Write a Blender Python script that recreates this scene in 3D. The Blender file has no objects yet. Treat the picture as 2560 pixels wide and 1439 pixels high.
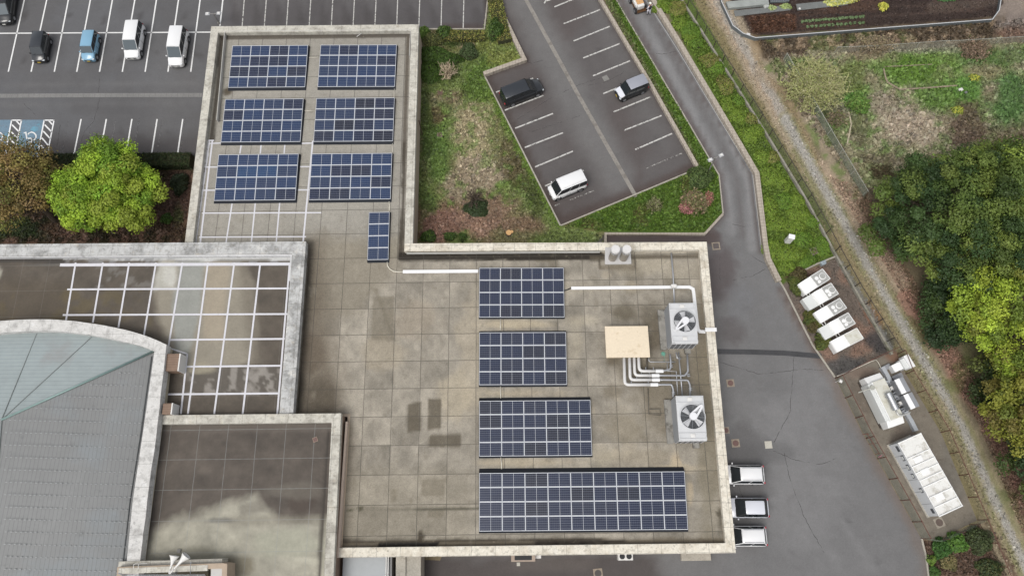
import bpy, math, random
import numpy as np
from mathutils import Vector, Matrix
R = math.radians
random.seed(7); RNG = np.random.default_rng(11)
SC = bpy.context.scene
COL = SC.collection
# ---------------------------------------------------------------- camera
F, H, TILT, ROLL = 1868.0, 70.4, R(18.1), 0.0131      # focal length in px of a 2560 px wide frame, height in metres
cam = bpy.data.cameras.new('camera'); camo = bpy.data.objects.new('camera', cam); COL.objects.link(camo)
cam.sensor_width = 36.0; cam.lens = F/2560*36; cam.clip_start = 0.5; cam.clip_end = 3000
CR = Matrix.Rotation(TILT, 3, 'X') @ Matrix.Rotation(-ROLL, 3, 'Z')
camo.matrix_world = Matrix.Translation((0, 0, H)) @ CR.to_4x4()
SC.camera = camo
# ---------------------------------------------------------------- sky, sun, exposure
SUN_EL, SUN_AZ = R(62), R(215)       # azimuth clockwise from +Y
w = bpy.data.worlds.new('World'); SC.world = w; w.use_nodes = True
wn = w.node_tree.nodes; wl = w.node_tree.links
bgn = wn['Background']; bgn.inputs['Strength'].default_value = 0.14
sky = wn.new('ShaderNodeTexSky'); sky.sky_type = 'NISHITA'; sky.sun_disc = False
sky.sun_elevation = SUN_EL; sky.sun_rotation = SUN_AZ; sky.air_density = 1.0; sky.dust_density = 3.0
hs = wn.new('ShaderNodeHueSaturation'); hs.inputs['Saturation'].default_value = 0.22
wl.new(sky.outputs[0], hs.inputs['Color']); wl.new(hs.outputs[0], bgn.inputs['Color'])
sl = bpy.data.lights.new('sun', 'SUN'); sl.energy = 1.35; sl.angle = R(30); sl.color = (1.0, 0.965, 0.91)
so = bpy.data.objects.new('sun', sl); COL.objects.link(so)
sd = Vector((math.sin(SUN_AZ)*math.cos(SUN_EL), math.cos(SUN_AZ)*math.cos(SUN_EL), math.sin(SUN_EL)))
so.rotation_euler = sd.to_track_quat('Z', 'Y').to_euler(); so.location = (0, 0, 120)
SC.view_settings.view_transform = 'Standard'; SC.view_settings.look = 'None'
SC.view_settings.exposure = 0.46; SC.view_settings.gamma = 1.0
SC.render.film_transparent = False
try:
    SC.cycles.max_bounces = 6; SC.cycles.transparent_max_bounces = 12; SC.cycles.use_denoising = True
except Exception: pass
# ---------------------------------------------------------------- projection helpers
CRn = np.array(CR)
def P(px, py, z=0.0):
    d = CR @ Vector(((px-1280.0)/F, -(py-719.5)/F, -1.0))
    t = (H-z)/(-d.z)
    return Vector((d.x*t, d.y*t, z))
def PL(pts, z=0.0): return [P(x, y, z) for x, y in pts]
def to_px(X, Y, Z):
    v = np.stack([X, Y, Z-H], -1) @ CRn
    return 1280+F*v[..., 0]/(-v[..., 2]), 719.5-F*v[..., 1]/(-v[..., 2])
def s2l(c):
    c = np.asarray(c, float)/255.0
    return np.where(c <= .04045, c/12.92, ((c+.055)/1.055)**2.4)
EXPK = 1.45
def S(r, g, b): return tuple(float(x) for x in s2l((r, g, b))/EXPK)   # colour as the overcast daylight shows it -> base colour
# ---------------------------------------------------------------- numpy noise
def vnoise(x, y, seed=0):
    xi = np.floor(x).astype(np.int64); yi = np.floor(y).astype(np.int64)
    fx = x-xi; fy = y-yi; fx = fx*fx*(3-2*fx); fy = fy*fy*(3-2*fy)
    def h(a, b):
        n = (a*374761393+b*668265263+seed*1442695041) & 0xffffffff
        n = ((n ^ (n >> 13))*1274126177) & 0xffffffff
        return ((n ^ (n >> 16)) & 0xffff)/65535.0
    return (h(xi, yi)*(1-fx)+h(xi+1, yi)*fx)*(1-fy)+(h(xi, yi+1)*(1-fx)+h(xi+1, yi+1)*fx)*fy
def fbm(x, y, s=1.0, o=4, seed=0):
    a = np.zeros_like(x); t = 0; k = 1.0; f = 1.0/s
    for i in range(o):
        a += k*vnoise(x*f, y*f, seed+i*17); t += k; k *= .55; f *= 2.03
    return a/t
def poly_sd(x, y, poly):
    x = np.asarray(x, float); y = np.asarray(y, float)
    ins = np.zeros(x.shape, bool); d2 = np.full(x.shape, 1e18); n = len(poly)
    for i in range(n):
        x0, y0 = poly[i]; x1, y1 = poly[(i+1) % n]
        c = ((y0 > y) != (y1 > y))
        if y1 != y0: ins ^= c & (x < (x1-x0)*(y-y0)/(y1-y0)+x0)
        ex, ey = x1-x0, y1-y0; L = ex*ex+ey*ey+1e-9
        t = np.clip(((x-x0)*ex+(y-y0)*ey)/L, 0, 1)
        d2 = np.minimum(d2, (x-x0-t*ex)**2+(y-y0-t*ey)**2)
    d = np.sqrt(d2)
    return np.where(ins, d, -d)
def line_d(x, y, pts):
    d2 = np.full(np.shape(x), 1e18)
    for (x0, y0), (x1, y1) in zip(pts[:-1], pts[1:]):
        ex, ey = x1-x0, y1-y0; L = ex*ex+ey*ey+1e-9
        t = np.clip(((x-x0)*ex+(y-y0)*ey)/L, 0, 1)
        d2 = np.minimum(d2, (x-x0-t*ex)**2+(y-y0-t*ey)**2)
    return np.sqrt(d2)
class Paint:
    """lays the surface's own colours (soil, moss, stains) over a sheet; shapes are given where they lie"""
    def __init__(s, X, Y, Z, base):
        s.X, s.Y = X, Y; s.u, s.v = to_px(X, Y, Z)
        s.c = np.tile(np.array(base, float), X.shape+(1,))
        s.n1 = fbm(X, Y, 2.6, 4, 3)-.5; s.n2 = fbm(X, Y, .7, 3, 9)-.5; s.n3 = fbm(X, Y, 6.0, 3, 21)-.5
    def mix(s, m, col):
        m = np.clip(m, 0, 1)[..., None]; s.c = s.c*(1-m)+np.array(col)*m
    def poly(s, pts, col, soft=6, rag=10, k=1.0):
        d = poly_sd(s.u, s.v, pts)+rag*2*s.n1+rag*s.n2
        s.mix(k*np.clip(d/max(soft, .01)+.5, 0, 1), col)
    def blob(s, x, y, rx, ry, col, k=1.0, rag=.6, ang=0.0, soft=.5):
        ca, sa = math.cos(R(ang)), math.sin(R(ang)); dx, dy = s.u-x, s.v-y
        q = np.sqrt(((dx*ca+dy*sa)/rx)**2+((-dx*sa+dy*ca)/ry)**2)+rag*2*s.n1+rag*s.n2
        s.mix(k*np.clip((1-q)/soft+.3, 0, 1), col)
    def line(s, pts, wpx, col, soft=3, rag=3, k=1.0):
        d = wpx-line_d(s.u, s.v, pts)+rag*2*s.n1+rag*s.n2
        s.mix(k*np.clip(d/soft+.5, 0, 1), col)
    def mottle(s, pts, col, thr=.0, soft=.12, which='n2', k=1.0, msoft=8):
        n = getattr(s, which)
        m = np.clip((n-thr)/soft, 0, 1)
        if pts is not None: m = m*np.clip(poly_sd(s.u, s.v, pts)/msoft+.5, 0, 1)
        s.mix(k*m, col)
# ---------------------------------------------------------------- objects
def tag(o, label=None, cat=None, group=None, kind=None):
    if label: o['label'] = label
    if cat: o['category'] = cat
    if group: o['group'] = group
    if kind: o['kind'] = kind
    return o
def empty(name, loc=(0, 0, 0), rz=0.0, label=None, cat=None, group=None):
    o = bpy.data.objects.new(name, None); COL.objects.link(o); o.location = loc; o.rotation_euler = (0, 0, rz)
    o.empty_display_size = .3
    return tag(o, label, cat, group)
def copy_tree(o, parent=None):
    c = o.copy(); COL.objects.link(c)
    if parent is not None: c.parent = parent
    for ch in list(o.children): copy_tree(ch, c)
    return c
class MB:
    def __init__(s): s.v = []; s.f = []; s.m = []
    def add(s, vs, fs, mi=0):
        b = len(s.v); s.v += [tuple(v) for v in vs]; s.f += [tuple(b+i for i in f) for f in fs]; s.m += [mi]*len(fs); return s
    def box(s, c, size, rz=0.0, mi=0, top=1.0, M=None):
        sx, sy, sz = size[0]/2, size[1]/2, size[2]; ca, sa = math.cos(rz), math.sin(rz); vs = []
        for z, k in ((0, 1.0), (sz, top)):
            for x, y in ((-sx, -sy), (sx, -sy), (sx, sy), (-sx, sy)):
                x *= k; y *= k
                vs.append((c[0]+x*ca-y*sa, c[1]+x*sa+y*ca, c[2]+z))
        if M is not None: vs = [M @ Vector(v) for v in vs]
        return s.add(vs, [(3, 2, 1, 0), (4, 5, 6, 7), (0, 1, 5, 4), (1, 2, 6, 5), (2, 3, 7, 6), (3, 0, 4, 7)], mi)
    def prism(s, poly, z0, z1, mi=0, topmi=None):
        poly = [(p[0], p[1]) for p in poly]
        a = sum(poly[i][0]*poly[(i+1) % len(poly)][1]-poly[(i+1) % len(poly)][0]*poly[i][1] for i in range(len(poly)))
        if a < 0: poly = poly[::-1]
        n = len(poly); vs = [(x, y, z0) for x, y in poly]+[(x, y, z1) for x, y in poly]
        s.add(vs, [tuple(range(n-1, -1, -1))]+[(i, (i+1) % n, n+(i+1) % n, n+i) for i in range(n)], mi)
        b = len(s.v)-2*n
        s.f.append(tuple(b+n+i for i in range(n))); s.m.append(mi if topmi is None else topmi); return s
    def cyl(s, p0, p1, r0, r1=None, n=14, mi=0, cap=True, capmi=None):
        r1 = r0 if r1 is None else r1; p0 = Vector(p0); p1 = Vector(p1); d = (p1-p0).normalized()
        a = d.orthogonal().normalized(); b = d.cross(a); vs = []
        for p, r in ((p0, r0), (p1, r1)):
            for i in range(n):
                t = 2*math.pi*i/n; vs.append(p+(a*math.cos(t)+b*math.sin(t))*r)
        fs = [(i, (i+1) % n, n+(i+1) % n, n+i) for i in range(n)]
        s.add(vs, fs, mi)
        if cap:
            bs = len(s.v)-2*n; cm = mi if capmi is None else capmi
            s.f.append(tuple(bs+i for i in range(n-1, -1, -1))); s.m.append(cm)
            s.f.append(tuple(bs+n+i for i in range(n))); s.m.append(cm)
        return s
    def tube(s, pts, r, n=8, mi=0, r1=None):
        pts = [Vector(p) for p in pts]; N = len(pts); rings = []; prev = None
        for i, p in enumerate(pts):
            d = (pts[min(i+1, N-1)]-pts[max(i-1, 0)]).normalized()
            if prev is None: a = d.orthogonal().normalized()
            else: a = (prev-d*prev.dot(d)).normalized()
            prev = a; b = d.cross(a); rr = r if r1 is None else r+(r1-r)*i/(N-1)
            rings.append([p+(a*math.cos(2*math.pi*k/n)+b*math.sin(2*math.pi*k/n))*rr for k in range(n)])
        vs = [v for rg in rings for v in rg]; fs = []
        for i in range(N-1):
            for k in range(n): fs.append((i*n+k, i*n+(k+1) % n, (i+1)*n+(k+1) % n, (i+1)*n+k))
        fs.append(tuple(range(n-1, -1, -1))); fs.append(tuple((N-1)*n+k for k in range(n)))
        return s.add(vs, fs, mi)
    def ribbon(s, line, off0, off1, z0, z1, mi=0, closed=False):
        """wall along a polyline between two sideways offsets (left is +), with mitred corners"""
        pts = [Vector((p[0], p[1])) for p in line]; n = len(pts)
        def nrm(i):
            def seg(a, b):
                d = (pts[b]-pts[a]); d.normalize(); return Vector((-d.y, d.x))
            if closed: a, b = seg((i-1) % n, i), seg(i, (i+1) % n)
            elif i == 0: return seg(0, 1)
            elif i == n-1: return seg(n-2, n-1)
            else: a, b = seg(i-1, i), seg(i, i+1)
            m = a+b; k = m.length_squared/2
            return m/max(k, .25)
        vs = []
        for i in range(n):
            q = nrm(i)
            for o in (off0, off1):
                for z in (z0, z1): vs.append((pts[i].x+q.x*o, pts[i].y+q.y*o, z))
        fs = []; m = n if closed else n-1
        for i in range(m):
            a = 4*i; b = 4*((i+1) % n)
            fs += [(a+1, a+3, b+3, b+1), (a+2, a, b, b+2), (a, a+1, b+1, b), (a+3, a+2, b+2, b+3)]
        if off1 > off0: fs = [f[::-1] for f in fs]
        if not closed:
            e = 4*(n-1); c = [(0, 1, 3, 2), (e, e+2, e+3, e+1)]
            fs += c if off1 > off0 else [f[::-1] for f in c]
        return s.add(vs, fs, mi)
    def obj(s, name, mats, parent=None, loc=None, smooth=False, bevel=0, seg=2, sub=0, rz=None):
        me = bpy.data.meshes.new(name); me.from_pydata(s.v, [], s.f); me.update()
        mats = mats if isinstance(mats, (list, tuple)) else [mats]
        for m in mats: me.materials.append(m)
        if len(mats) > 1: me.polygons.foreach_set('material_index', s.m)
        if smooth: me.polygons.foreach_set('use_smooth', [True]*len(me.polygons))
        o = bpy.data.objects.new(name, me); COL.objects.link(o)
        if parent is not None: o.parent = parent
        if loc is not None: o.location = loc
        if rz is not None: o.rotation_euler = (0, 0, rz)
        if bevel:
            b = o.modifiers.new('b', 'BEVEL'); b.width = bevel; b.segments = seg; b.limit_method = 'ANGLE'; b.angle_limit = R(35)
        if sub:
            b = o.modifiers.new('s', 'SUBSURF'); b.levels = sub; b.render_levels = sub
        return o
def np_mesh(name, V, Q, mat, parent=None, col=None, smooth=False, mats=None, mi=None):
    me = bpy.data.meshes.new(name); V = np.asarray(V, np.float32); Q = np.asarray(Q, np.int32); k = Q.shape[1]
    me.vertices.add(len(V)); me.vertices.foreach_set('co', V.ravel())
    me.loops.add(Q.size); me.loops.foreach_set('vertex_index', Q.ravel())
    me.polygons.add(len(Q)); me.polygons.foreach_set('loop_start', np.arange(len(Q), dtype=np.int32)*k)
    me.polygons.foreach_set('loop_total', np.full(len(Q), k, np.int32))
    for m in (mats or [mat]): me.materials.append(m)
    if mi is not None: me.polygons.foreach_set('material_index', np.asarray(mi, np.int32))
    if smooth: me.polygons.foreach_set('use_smooth', np.ones(len(Q), bool))
    me.update(calc_edges=True); me.validate()
    if col is not None:
        a = me.color_attributes.new('col', 'FLOAT_COLOR', 'POINT'); c = np.ones((len(V), 4), np.float32); c[:, :3] = col
        a.data.foreach_set('color', c.ravel())
    o = bpy.data.objects.new(name, me); COL.objects.link(o)
    if parent is not None: o.parent = parent
    return o
# ---------------------------------------------------------------- materials
def mat(name, col=(.5, .5, .5), attr=False, rough=.85, metal=0.0, n=(), n2=None, bump=None, streak=None, joints=None,
        spec=.5, stain=None, alpha=None, trans=0.0, coat=0.0, obj=False, spot=None):
    """procedural surface: base colour (or painted attribute) x noise layers, optional joint grid, stains, bump"""
    m = bpy.data.materials.new(name); m.use_nodes = True; nt = m.node_tree; N = nt.nodes; L = nt.links
    b = N['Principled BSDF']; b.inputs['Roughness'].default_value = rough; b.inputs['Metallic'].default_value = metal
    b.inputs['Specular IOR Level'].default_value = spec
    if coat: b.inputs['Coat Weight'].default_value = coat; b.inputs['Coat Roughness'].default_value = .08
    if obj: pos = N.new('ShaderNodeTexCoord').outputs['Object']
    else: pos = N.new('ShaderNodeNewGeometry').outputs['Position']
    def math_(op, a, c=None, clamp=False):
        x = N.new('ShaderNodeMath'); x.operation = op; x.use_clamp = clamp
        for i, q in enumerate((a, c)):
            if q is None: continue
            if isinstance(q, (int, float)): x.inputs[i].default_value = q
            else: L.new(q, x.inputs[i])
        return x.outputs[0]
    def noise(scale, detail=3, vec=None, rgh=.55):
        x = N.new('ShaderNodeTexNoise'); x.inputs['Scale'].default_value = scale; x.inputs['Detail'].default_value = detail
        x.inputs['Roughness'].default_value = rgh; L.new(vec or pos, x.inputs['Vector']); return x.outputs['Fac']
    def mapped(sc):
        x = N.new('ShaderNodeMapping'); x.inputs['Scale'].default_value = sc; L.new(pos, x.inputs['Vector']); return x.outputs[0]
    if attr:
        a = N.new('ShaderNodeAttribute'); a.attribute_name = 'col'; c = a.outputs['Color']
    else:
        a = N.new('ShaderNodeRGB'); a.outputs[0].default_value = (*col, 1); c = a.outputs[0]
    def mixc(fac, A, B):
        x = N.new('ShaderNodeMix'); x.data_type = 'RGBA'
        if isinstance(fac, float): x.inputs[0].default_value = fac
        else: L.new(fac, x.inputs[0])
        L.new(A, x.inputs[6])
        if isinstance(B, tuple): x.inputs[7].default_value = (*B, 1)
        else: L.new(B, x.inputs[7])
        return x.outputs[2]
    for lay in n:                       # (scale, amount[, stretch])
        vec = mapped(lay[2]) if len(lay) > 2 else None
        f = noise(lay[0], 4, vec)
        k = math_('MAXIMUM', math_('ADD', math_('MULTIPLY', math_('SUBTRACT', f, .5), 4.4*lay[1]), 1.0), .2)
        x = N.new('ShaderNodeVectorMath'); x.operation = 'SCALE'; L.new(c, x.inputs[0]); L.new(k, x.inputs['Scale']); c = x.outputs[0]
    for st in ([stain] if stain and not isinstance(stain, list) else (stain or [])):     # (scale, colour, threshold, softness, amount[, stretch])
        vec = mapped(st[5]) if len(st) > 5 else None
        f = noise(st[0], 6, vec, .65)
        k = math_('MULTIPLY', math_('DIVIDE', math_('SUBTRACT', f, st[2]), st[3], True), st[4])
        c = mixc(k, c, st[1])
    if joints:                          # (x0, y0, period_x, period_y, half width, colour, strength)
        x0, y0, pxx, pyy, hw, jc, js = joints
        sp = N.new('ShaderNodeSeparateXYZ'); L.new(pos, sp.inputs[0]); mm = None
        wob = math_('MULTIPLY', math_('SUBTRACT', noise(1.3, 2), .5), .06)
        for ax, o0, p in ((0, x0, pxx), (1, y0, pyy)):
            if not p: continue
            t = math_('DIVIDE', math_('ADD', math_('SUBTRACT', sp.outputs[ax], o0), wob), p)
            d = math_('MULTIPLY', math_('SUBTRACT', .5, math_('ABSOLUTE', math_('SUBTRACT', math_('FRACT', t), .5))), p)
            g = math_('SUBTRACT', 1.0, math_('DIVIDE', d, hw), True)
            mm = g if mm is None else math_('MAXIMUM', mm, g)
        k = math_('MULTIPLY', mm, math_('MULTIPLY', math_('ADD', noise(2.2, 3), .15), js*1.5), True)
        c = mixc(k, c, jc)
    L.new(c, b.inputs['Base Color'])
    if bump:
        bp = N.new('ShaderNodeBump'); bp.inputs['Strength'].default_value = bump[1]; bp.inputs['Distance'].default_value = bump[2] if len(bump) > 2 else .03
        L.new(noise(bump[0], 4), bp.inputs['Height']); L.new(bp.outputs[0], b.inputs['Normal'])
    out = N['Material Output']; sh = b.outputs[0]
    if trans:
        t = N.new('ShaderNodeBsdfTranslucent'); L.new(c, t.inputs['Color']); x = N.new('ShaderNodeMixShader'); x.inputs[0].default_value = trans
        L.new(sh, x.inputs[1]); L.new(t.outputs[0], x.inputs[2]); sh = x.outputs[0]
    if alpha is not None:
        t = N.new('ShaderNodeBsdfTransparent'); x = N.new('ShaderNodeMixShader')
        if isinstance(alpha, tuple):     # worn paint: (scale, threshold, softness)
            f = noise(alpha[0], 5, None, .7); k = math_('DIVIDE', math_('SUBTRACT', f, alpha[1]), alpha[2], True); L.new(k, x.inputs[0])
        else: x.inputs[0].default_value = alpha
        L.new(t.outputs[0], x.inputs[1]); L.new(sh, x.inputs[2]); sh = x.outputs[0]
    L.new(sh, out.inputs['Surface'])
    return m
import bmesh
from mathutils.geometry import tessellate_polygon
def sheet(name, poly, z, res, base, paint, m, parent=None, kind=None):
    """flat sheet with exact outline, cut into cells so that its colours can be laid on"""
    pts = [Vector((p[0], p[1], z)) for p in poly]
    bm = bmesh.new(); vs = [bm.verts.new(p) for p in pts]
    for t in tessellate_polygon([pts]):
        try: bm.faces.new([vs[i] for i in t])
        except ValueError: pass
    for ax in (0, 1):
        lo = min(p[ax] for p in pts); hi = max(p[ax] for p in pts); k = math.floor(lo/res)+1
        while k*res < hi:
            co = [0, 0, 0]; no = [0, 0, 0]; co[ax] = k*res; no[ax] = 1
            bmesh.ops.bisect_plane(bm, geom=bm.verts[:]+bm.edges[:]+bm.faces[:], plane_co=co, plane_no=no, dist=1e-5)
            k += 1
    bmesh.ops.recalc_face_normals(bm, faces=bm.faces[:])
    for f in bm.faces:
        if f.normal.z < 0: f.normal_flip()
    me = bpy.data.meshes.new(name); bm.to_mesh(me); bm.free(); me.materials.append(m)
    n = len(me.vertices); co = np.zeros(n*3, np.float32); me.vertices.foreach_get('co', co); co = co.reshape(-1, 3)
    p = Paint(co[:, 0].astype(float), co[:, 1].astype(float), np.full(n, float(z)), base)
    if paint: paint(p)
    a = me.color_attributes.new('col', 'FLOAT_COLOR', 'POINT'); c = np.ones((n, 4), np.float32); c[:, :3] = np.clip(p.c, 0, 1)
    a.data.foreach_set('color', c.ravel())
    o = bpy.data.objects.new(name, me); COL.objects.link(o)
    if parent is not None: o.parent = parent
    return tag(o, kind=kind)
# ================================================================ GROUND
M_soil = mat('soil', attr=True, rough=.95, n=((1.1, .12), (6.0, .22), (22.0, .22)), bump=(9, .6, .08), spec=.2)
M_asph = mat('asphalt', attr=True, rough=.9, n=((.22, .07), (1.1, .05), (5, .05), (34, .20)), bump=(45, .25, .01), spec=.3,
             stain=[(.5, S(92, 88, 86), .56, .3, .35)])
M_paint = mat('road_paint', S(238, 238, 236), rough=.7, n=((8, .06),), alpha=(6.0, .30, .08))
M_paint_old = mat('worn_road_paint', S(205, 203, 198), rough=.8, n=((8, .1),), alpha=(3.2, .34, .16))
M_paint_grey = mat('faded_road_paint', S(132, 132, 132), rough=.8, alpha=(2.5, .5, .3))
M_blue = mat('blue_bay_paint', S(112, 138, 156), rough=.8, n=((1.5, .15), (9, .12)), stain=[(.9, S(95, 175, 200), .56, .12, .8), (2.2, S(120, 120, 124), .55, .15, .6)])
M_conc = mat('pale_concrete', S(176, 170, 158), rough=.9, n=((1.2, .12), (9, .16)), stain=[(1.6, S(120, 112, 98), .56, .14, .5)], bump=(20, .3, .02))
M_gutter = mat('gutter_concrete', S(150, 148, 144), rough=.9, n=((1.0, .12), (9, .12)), joints=(0, 0, .6, .6, .03, S(90, 88, 84), .6))
M_brickw = mat('ribbed_retaining_wall', S(182, 172, 158), rough=.9, n=((1.0, .1), (7, .1)), joints=(0, 0, .35, .35, .04, S(138, 126, 114), .8))
M_gravel = mat('gravel', S(128, 122, 114), rough=.95, n=((1.5, .2), (12, .45), (40, .5)), bump=(30, 1.0, .05))

def grid_ground():
    xs = np.concatenate([[-1200, -400, -150, -90], np.arange(-62, 62.01, .25), [90, 150, 400, 1200]])
    ys = np.concatenate([[-1200, -300, -60, -20], np.arange(-6.5, 60.01, .25), [80, 150, 400, 1200]])
    X, Y = np.meshgrid(xs, ys); nx, ny = len(xs), len(ys)
    p = Paint(X, Y, np.zeros_like(X), S(128, 116, 92))
    TAN, GRN, DRK, SOIL, LIT, LUSH, STRAW, GRV = S(150, 136, 112), S(92, 108, 50), S(66, 66, 42), S(62, 50, 45), S(112, 84, 70), S(92, 122, 38), S(160, 146, 112), S(158, 152, 142)
    # ---- fields at the upper right
    p.poly([(1700, -80), (2700, -80), (2700, 260), (2150, 480), (1700, 60)], S(138, 120, 98), 20, 20)
    p.poly([(1880, 90), (2490, 40), (2700, 20), (2700, 95), (2100, 125), (1950, 150), (1880, 150)], S(92, 78, 60), 8, 12)
    p.mottle([(1900, 90), (2700, 40), (2700, 95), (1960, 140)], S(104, 112, 62), .02, .1, 'n1', .8)
    p.mottle([(1900, 90), (2700, 40), (2700, 95), (1960, 140)], S(172, 148, 118), .06, .1, 'n2', .6)
    p.poly([(1960, 140), (2560, 95), (2700, 95), (2700, 480), (2170, 480)], S(154, 146, 116), 10, 14)
    p.mottle([(1960, 150), (2700, 100), (2700, 480), (2170, 480)], S(116, 142, 66), -.10, .14, 'n3', .8)
    p.mottle([(1960, 150), (2700, 100), (2700, 480), (2170, 480)], S(98, 134, 52), .02, .12, 'n2', .6)
    p.mottle([(1960, 150), (2700, 100), (2700, 480), (2170, 480)], S(136, 122, 98), .06, .12, 'n1', .5)
    for x, y, rx, ry, c, k in ((2290, 178, 100, 42, S(100, 134, 42), .95), (2130, 200, 45, 60, S(112, 128, 56), .8), (2140, 260, 40, 32, S(92, 146, 50), .9),
            (2360, 240, 75, 40, S(98, 132, 50), .9), (2270, 325, 80, 50, S(176, 160, 138), .9), (2200, 260, 60, 28, S(160, 146, 126), .8), (2415, 315, 50, 58, S(104, 84, 70), .85),
            (2520, 260, 60, 80, S(84, 120, 58), .95), (2460, 150, 60, 35, S(92, 124, 60), .8), (2540, 380, 90, 70, S(108, 92, 70), .8), (2460, 180, 50, 22, S(156, 136, 110), .6),
            (2015, 250, 40, 30, S(160, 146, 134), .85), (2080, 280, 50, 20, S(156, 140, 126), .7), (2040, 300, 50, 34, S(84, 104, 52), .8), (2150, 320, 24, 60, S(112, 106, 78), .7),
            (2060, 345, 36, 26, S(96, 104, 60), .8), (2190, 400, 60, 20, S(124, 112, 88), .7), (2530, 140, 40, 30, S(88, 118, 56), .7), (2420, 220, 40, 30, S(96, 140, 52), .8),
            (2170, 130, 60, 24, S(164, 140, 122), .6), (2300, 125, 150, 10, S(150, 146, 132), .5), (2540, 40, 50, 60, S(136, 124, 116), .8), (2530, 90, 40, 20, S(120, 90, 70), .7)):
        p.blob(x, y, rx, ry, c, k)
    p.poly([(1806, -80), (1832, 60), (1888, 90), (2486, 44), (2508, 8), (2512, -80)], SOIL, 2, 2)
    p.mottle([(1840, 30), (2480, 30), (2500, 0), (1840, 0)], S(88, 66, 54), .0, .1, 'n1', .7)
    p.poly([(1868, 42), (1990, 38), (1990, 78), (1880, 82)], S(92, 64, 48), 6, 4, .8)
    for yy in (22, 32, 46, 56, 66):
        p.line([(2000, yy+6), (2160, yy-4)], 2.2, S(92, 68, 54), 2, 1, .7)
    for yy in (14, 34):
        p.line([(2180, yy+8), (2440, yy-8)], 3, S(86, 70, 62), 3, 2, .6)
    p.line([(2330, 18), (2490, 4)], 12, S(90, 80, 72), 8, 6, .5)
    # ---- verge, gravel path, leaf litter on the right
    p.poly([(1700, -80), (1760, -80), (1900, 180), (2140, 620), (2330, 940), (2600, 1500), (2480, 1500), (2250, 925), (2090, 640), (1920, 345), (1703, -5)], S(134, 122, 86), 4, 6)
    p.poly([(1745, -60), (1850, 60), (2000, 330), (2100, 500), (2560, 1300), (2700, 1500), (2560, 1500), (2320, 1010), (2090, 610), (1900, 240), (1770, 10)], S(140, 128, 96), 6, 10)
    path = [(1775, -60), (1800, 10), (1835, 75), (1870, 140), (1925, 230), (1965, 300), (2005, 375), (2095, 530), (2185, 692), (2300, 885), (2407, 1070), (2482, 1240), (2562, 1410), (2620, 1520)]
    p.line(path, 28, S(166, 150, 126), 8, 8, .9)
    p.line([(x-6, y-4) for x, y in path[:6]], 14, S(172, 150, 124), 8, 6, .8)
    p.line(path, 11, S(164, 158, 148), 8, 7, .85)
    p.line([(x+22, y) for x, y in path[4:]], 6, S(116, 118, 68), 6, 6, .6)
    p.line([(x-20, y+2) for x, y in path[6:]], 6, S(112, 118, 60), 6, 7, .7)
    p.poly([(2090, 480), (2200, 640), (2330, 860), (2440, 1010), (2700, 1500), (2800, 1400), (2800, 500), (2500, 480)], S(112, 100, 76), 6, 12)
    p.poly([(1895, 150), (1960, 150), (2160, 480), (2130, 520), (2040, 360)], S(150, 136, 112), 8, 12)
    p.mottle([(1895, 150), (1960, 150), (2160, 480), (2130, 520), (2040, 360)], S(100, 120, 56), -.02, .12, 'n2', .75)
    p.line([(2052, 420), (2162, 585), (2250, 712)], 20, S(168, 148, 124), 10, 8, .9)
    p.line([(2262, 745), (2352, 870), (2466, 1050), (2580, 1290), (2620, 1400)], 22, S(152, 116, 98), 10, 12, .9)
    p.mottle([(2240, 740), (2700, 740), (2700, 1500), (2540, 1400), (2320, 880)], S(90, 100, 50), .05, .1, 'n1', .7)
    p.line([(1885, 100), (1900, 190), (1960, 230), (2040, 400)], 10, S(150, 126, 90), 10, 8, .5)
    p.line(path[5:], 17, S(150, 142, 112), 8, 7, .8); p.line(path[5:], 11, S(166, 162, 154), 7, 5, .92)
    p.line([(x+15, y-2) for x, y in path[5:]], 3, S(122, 124, 74), 5, 5, .6)
    p.line([(1850, 215), (1945, 365), (2030, 500), (2075, 575)], 9, S(92, 104, 56), 6, 5, .85)
    p.line([(2085, 590), (2160, 715), (2250, 860)], 10, S(146, 132, 96), 6, 5, .8)
    # ---- bed right of the enclosure at the bottom
    p.poly([(2300, 1340), (2345, 1350), (2470, 1300), (2560, 1470), (2560, 1600), (2310, 1600)], S(104, 82, 66), 4, 6)
    p.line([(2452, 1299), (2530, 1450)], 7, S(150, 134, 108), 3, 3)
    # ---- planting strip beside the road
    p.poly([(1600, -80), (1690, -80), (1925, 345), (2020, 500), (2095, 640), (1990, 690), (1960, 730), (1915, 640), (1880, 430), (1640, -20)], S(90, 112, 38), 3, 4)
    # ---- equipment yard gravel
    p.poly([(1990, 685), (2095, 640), (2250, 900), (2090, 945), (1940, 720)], S(112, 100, 90), 2, 3)
    p.mottle([(1990, 685), (2095, 640), (2250, 900), (2090, 945), (1955, 720)], S(142, 112, 94), .0, .12, 'n1', .8)
    p.blob(2190, 850, 45, 30, S(70, 68, 68), .9); p.blob(2110, 910, 60, 24, S(88, 86, 84), .9); p.blob(2010, 690, 40, 12, S(84, 62, 50), .8)
    p.blob(2180, 790, 40, 14, S(150, 98, 66), .7, ang=60)
    p.line([(2096, 650), (2160, 750), (2232, 880)], 5, S(140, 138, 134), 3, 2)
    # ---- slope between lot and road, triangle bed
    p.poly([(1400, 562), (1750, 418), (1512, -20), (1530, -60), (1545, -10), (1755, 360), (1800, 437), (1810, 532), (1762, 583), (1514, 583), (1514, 620), (1200, 620)], S(86, 112, 34), 2, 2)
    p.mottle([(1420, 560), (1750, 425), (1800, 437), (1805, 530), (1760, 578), (1420, 578)], S(64, 88, 30), .02, .1, 'n1', .7)
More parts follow.
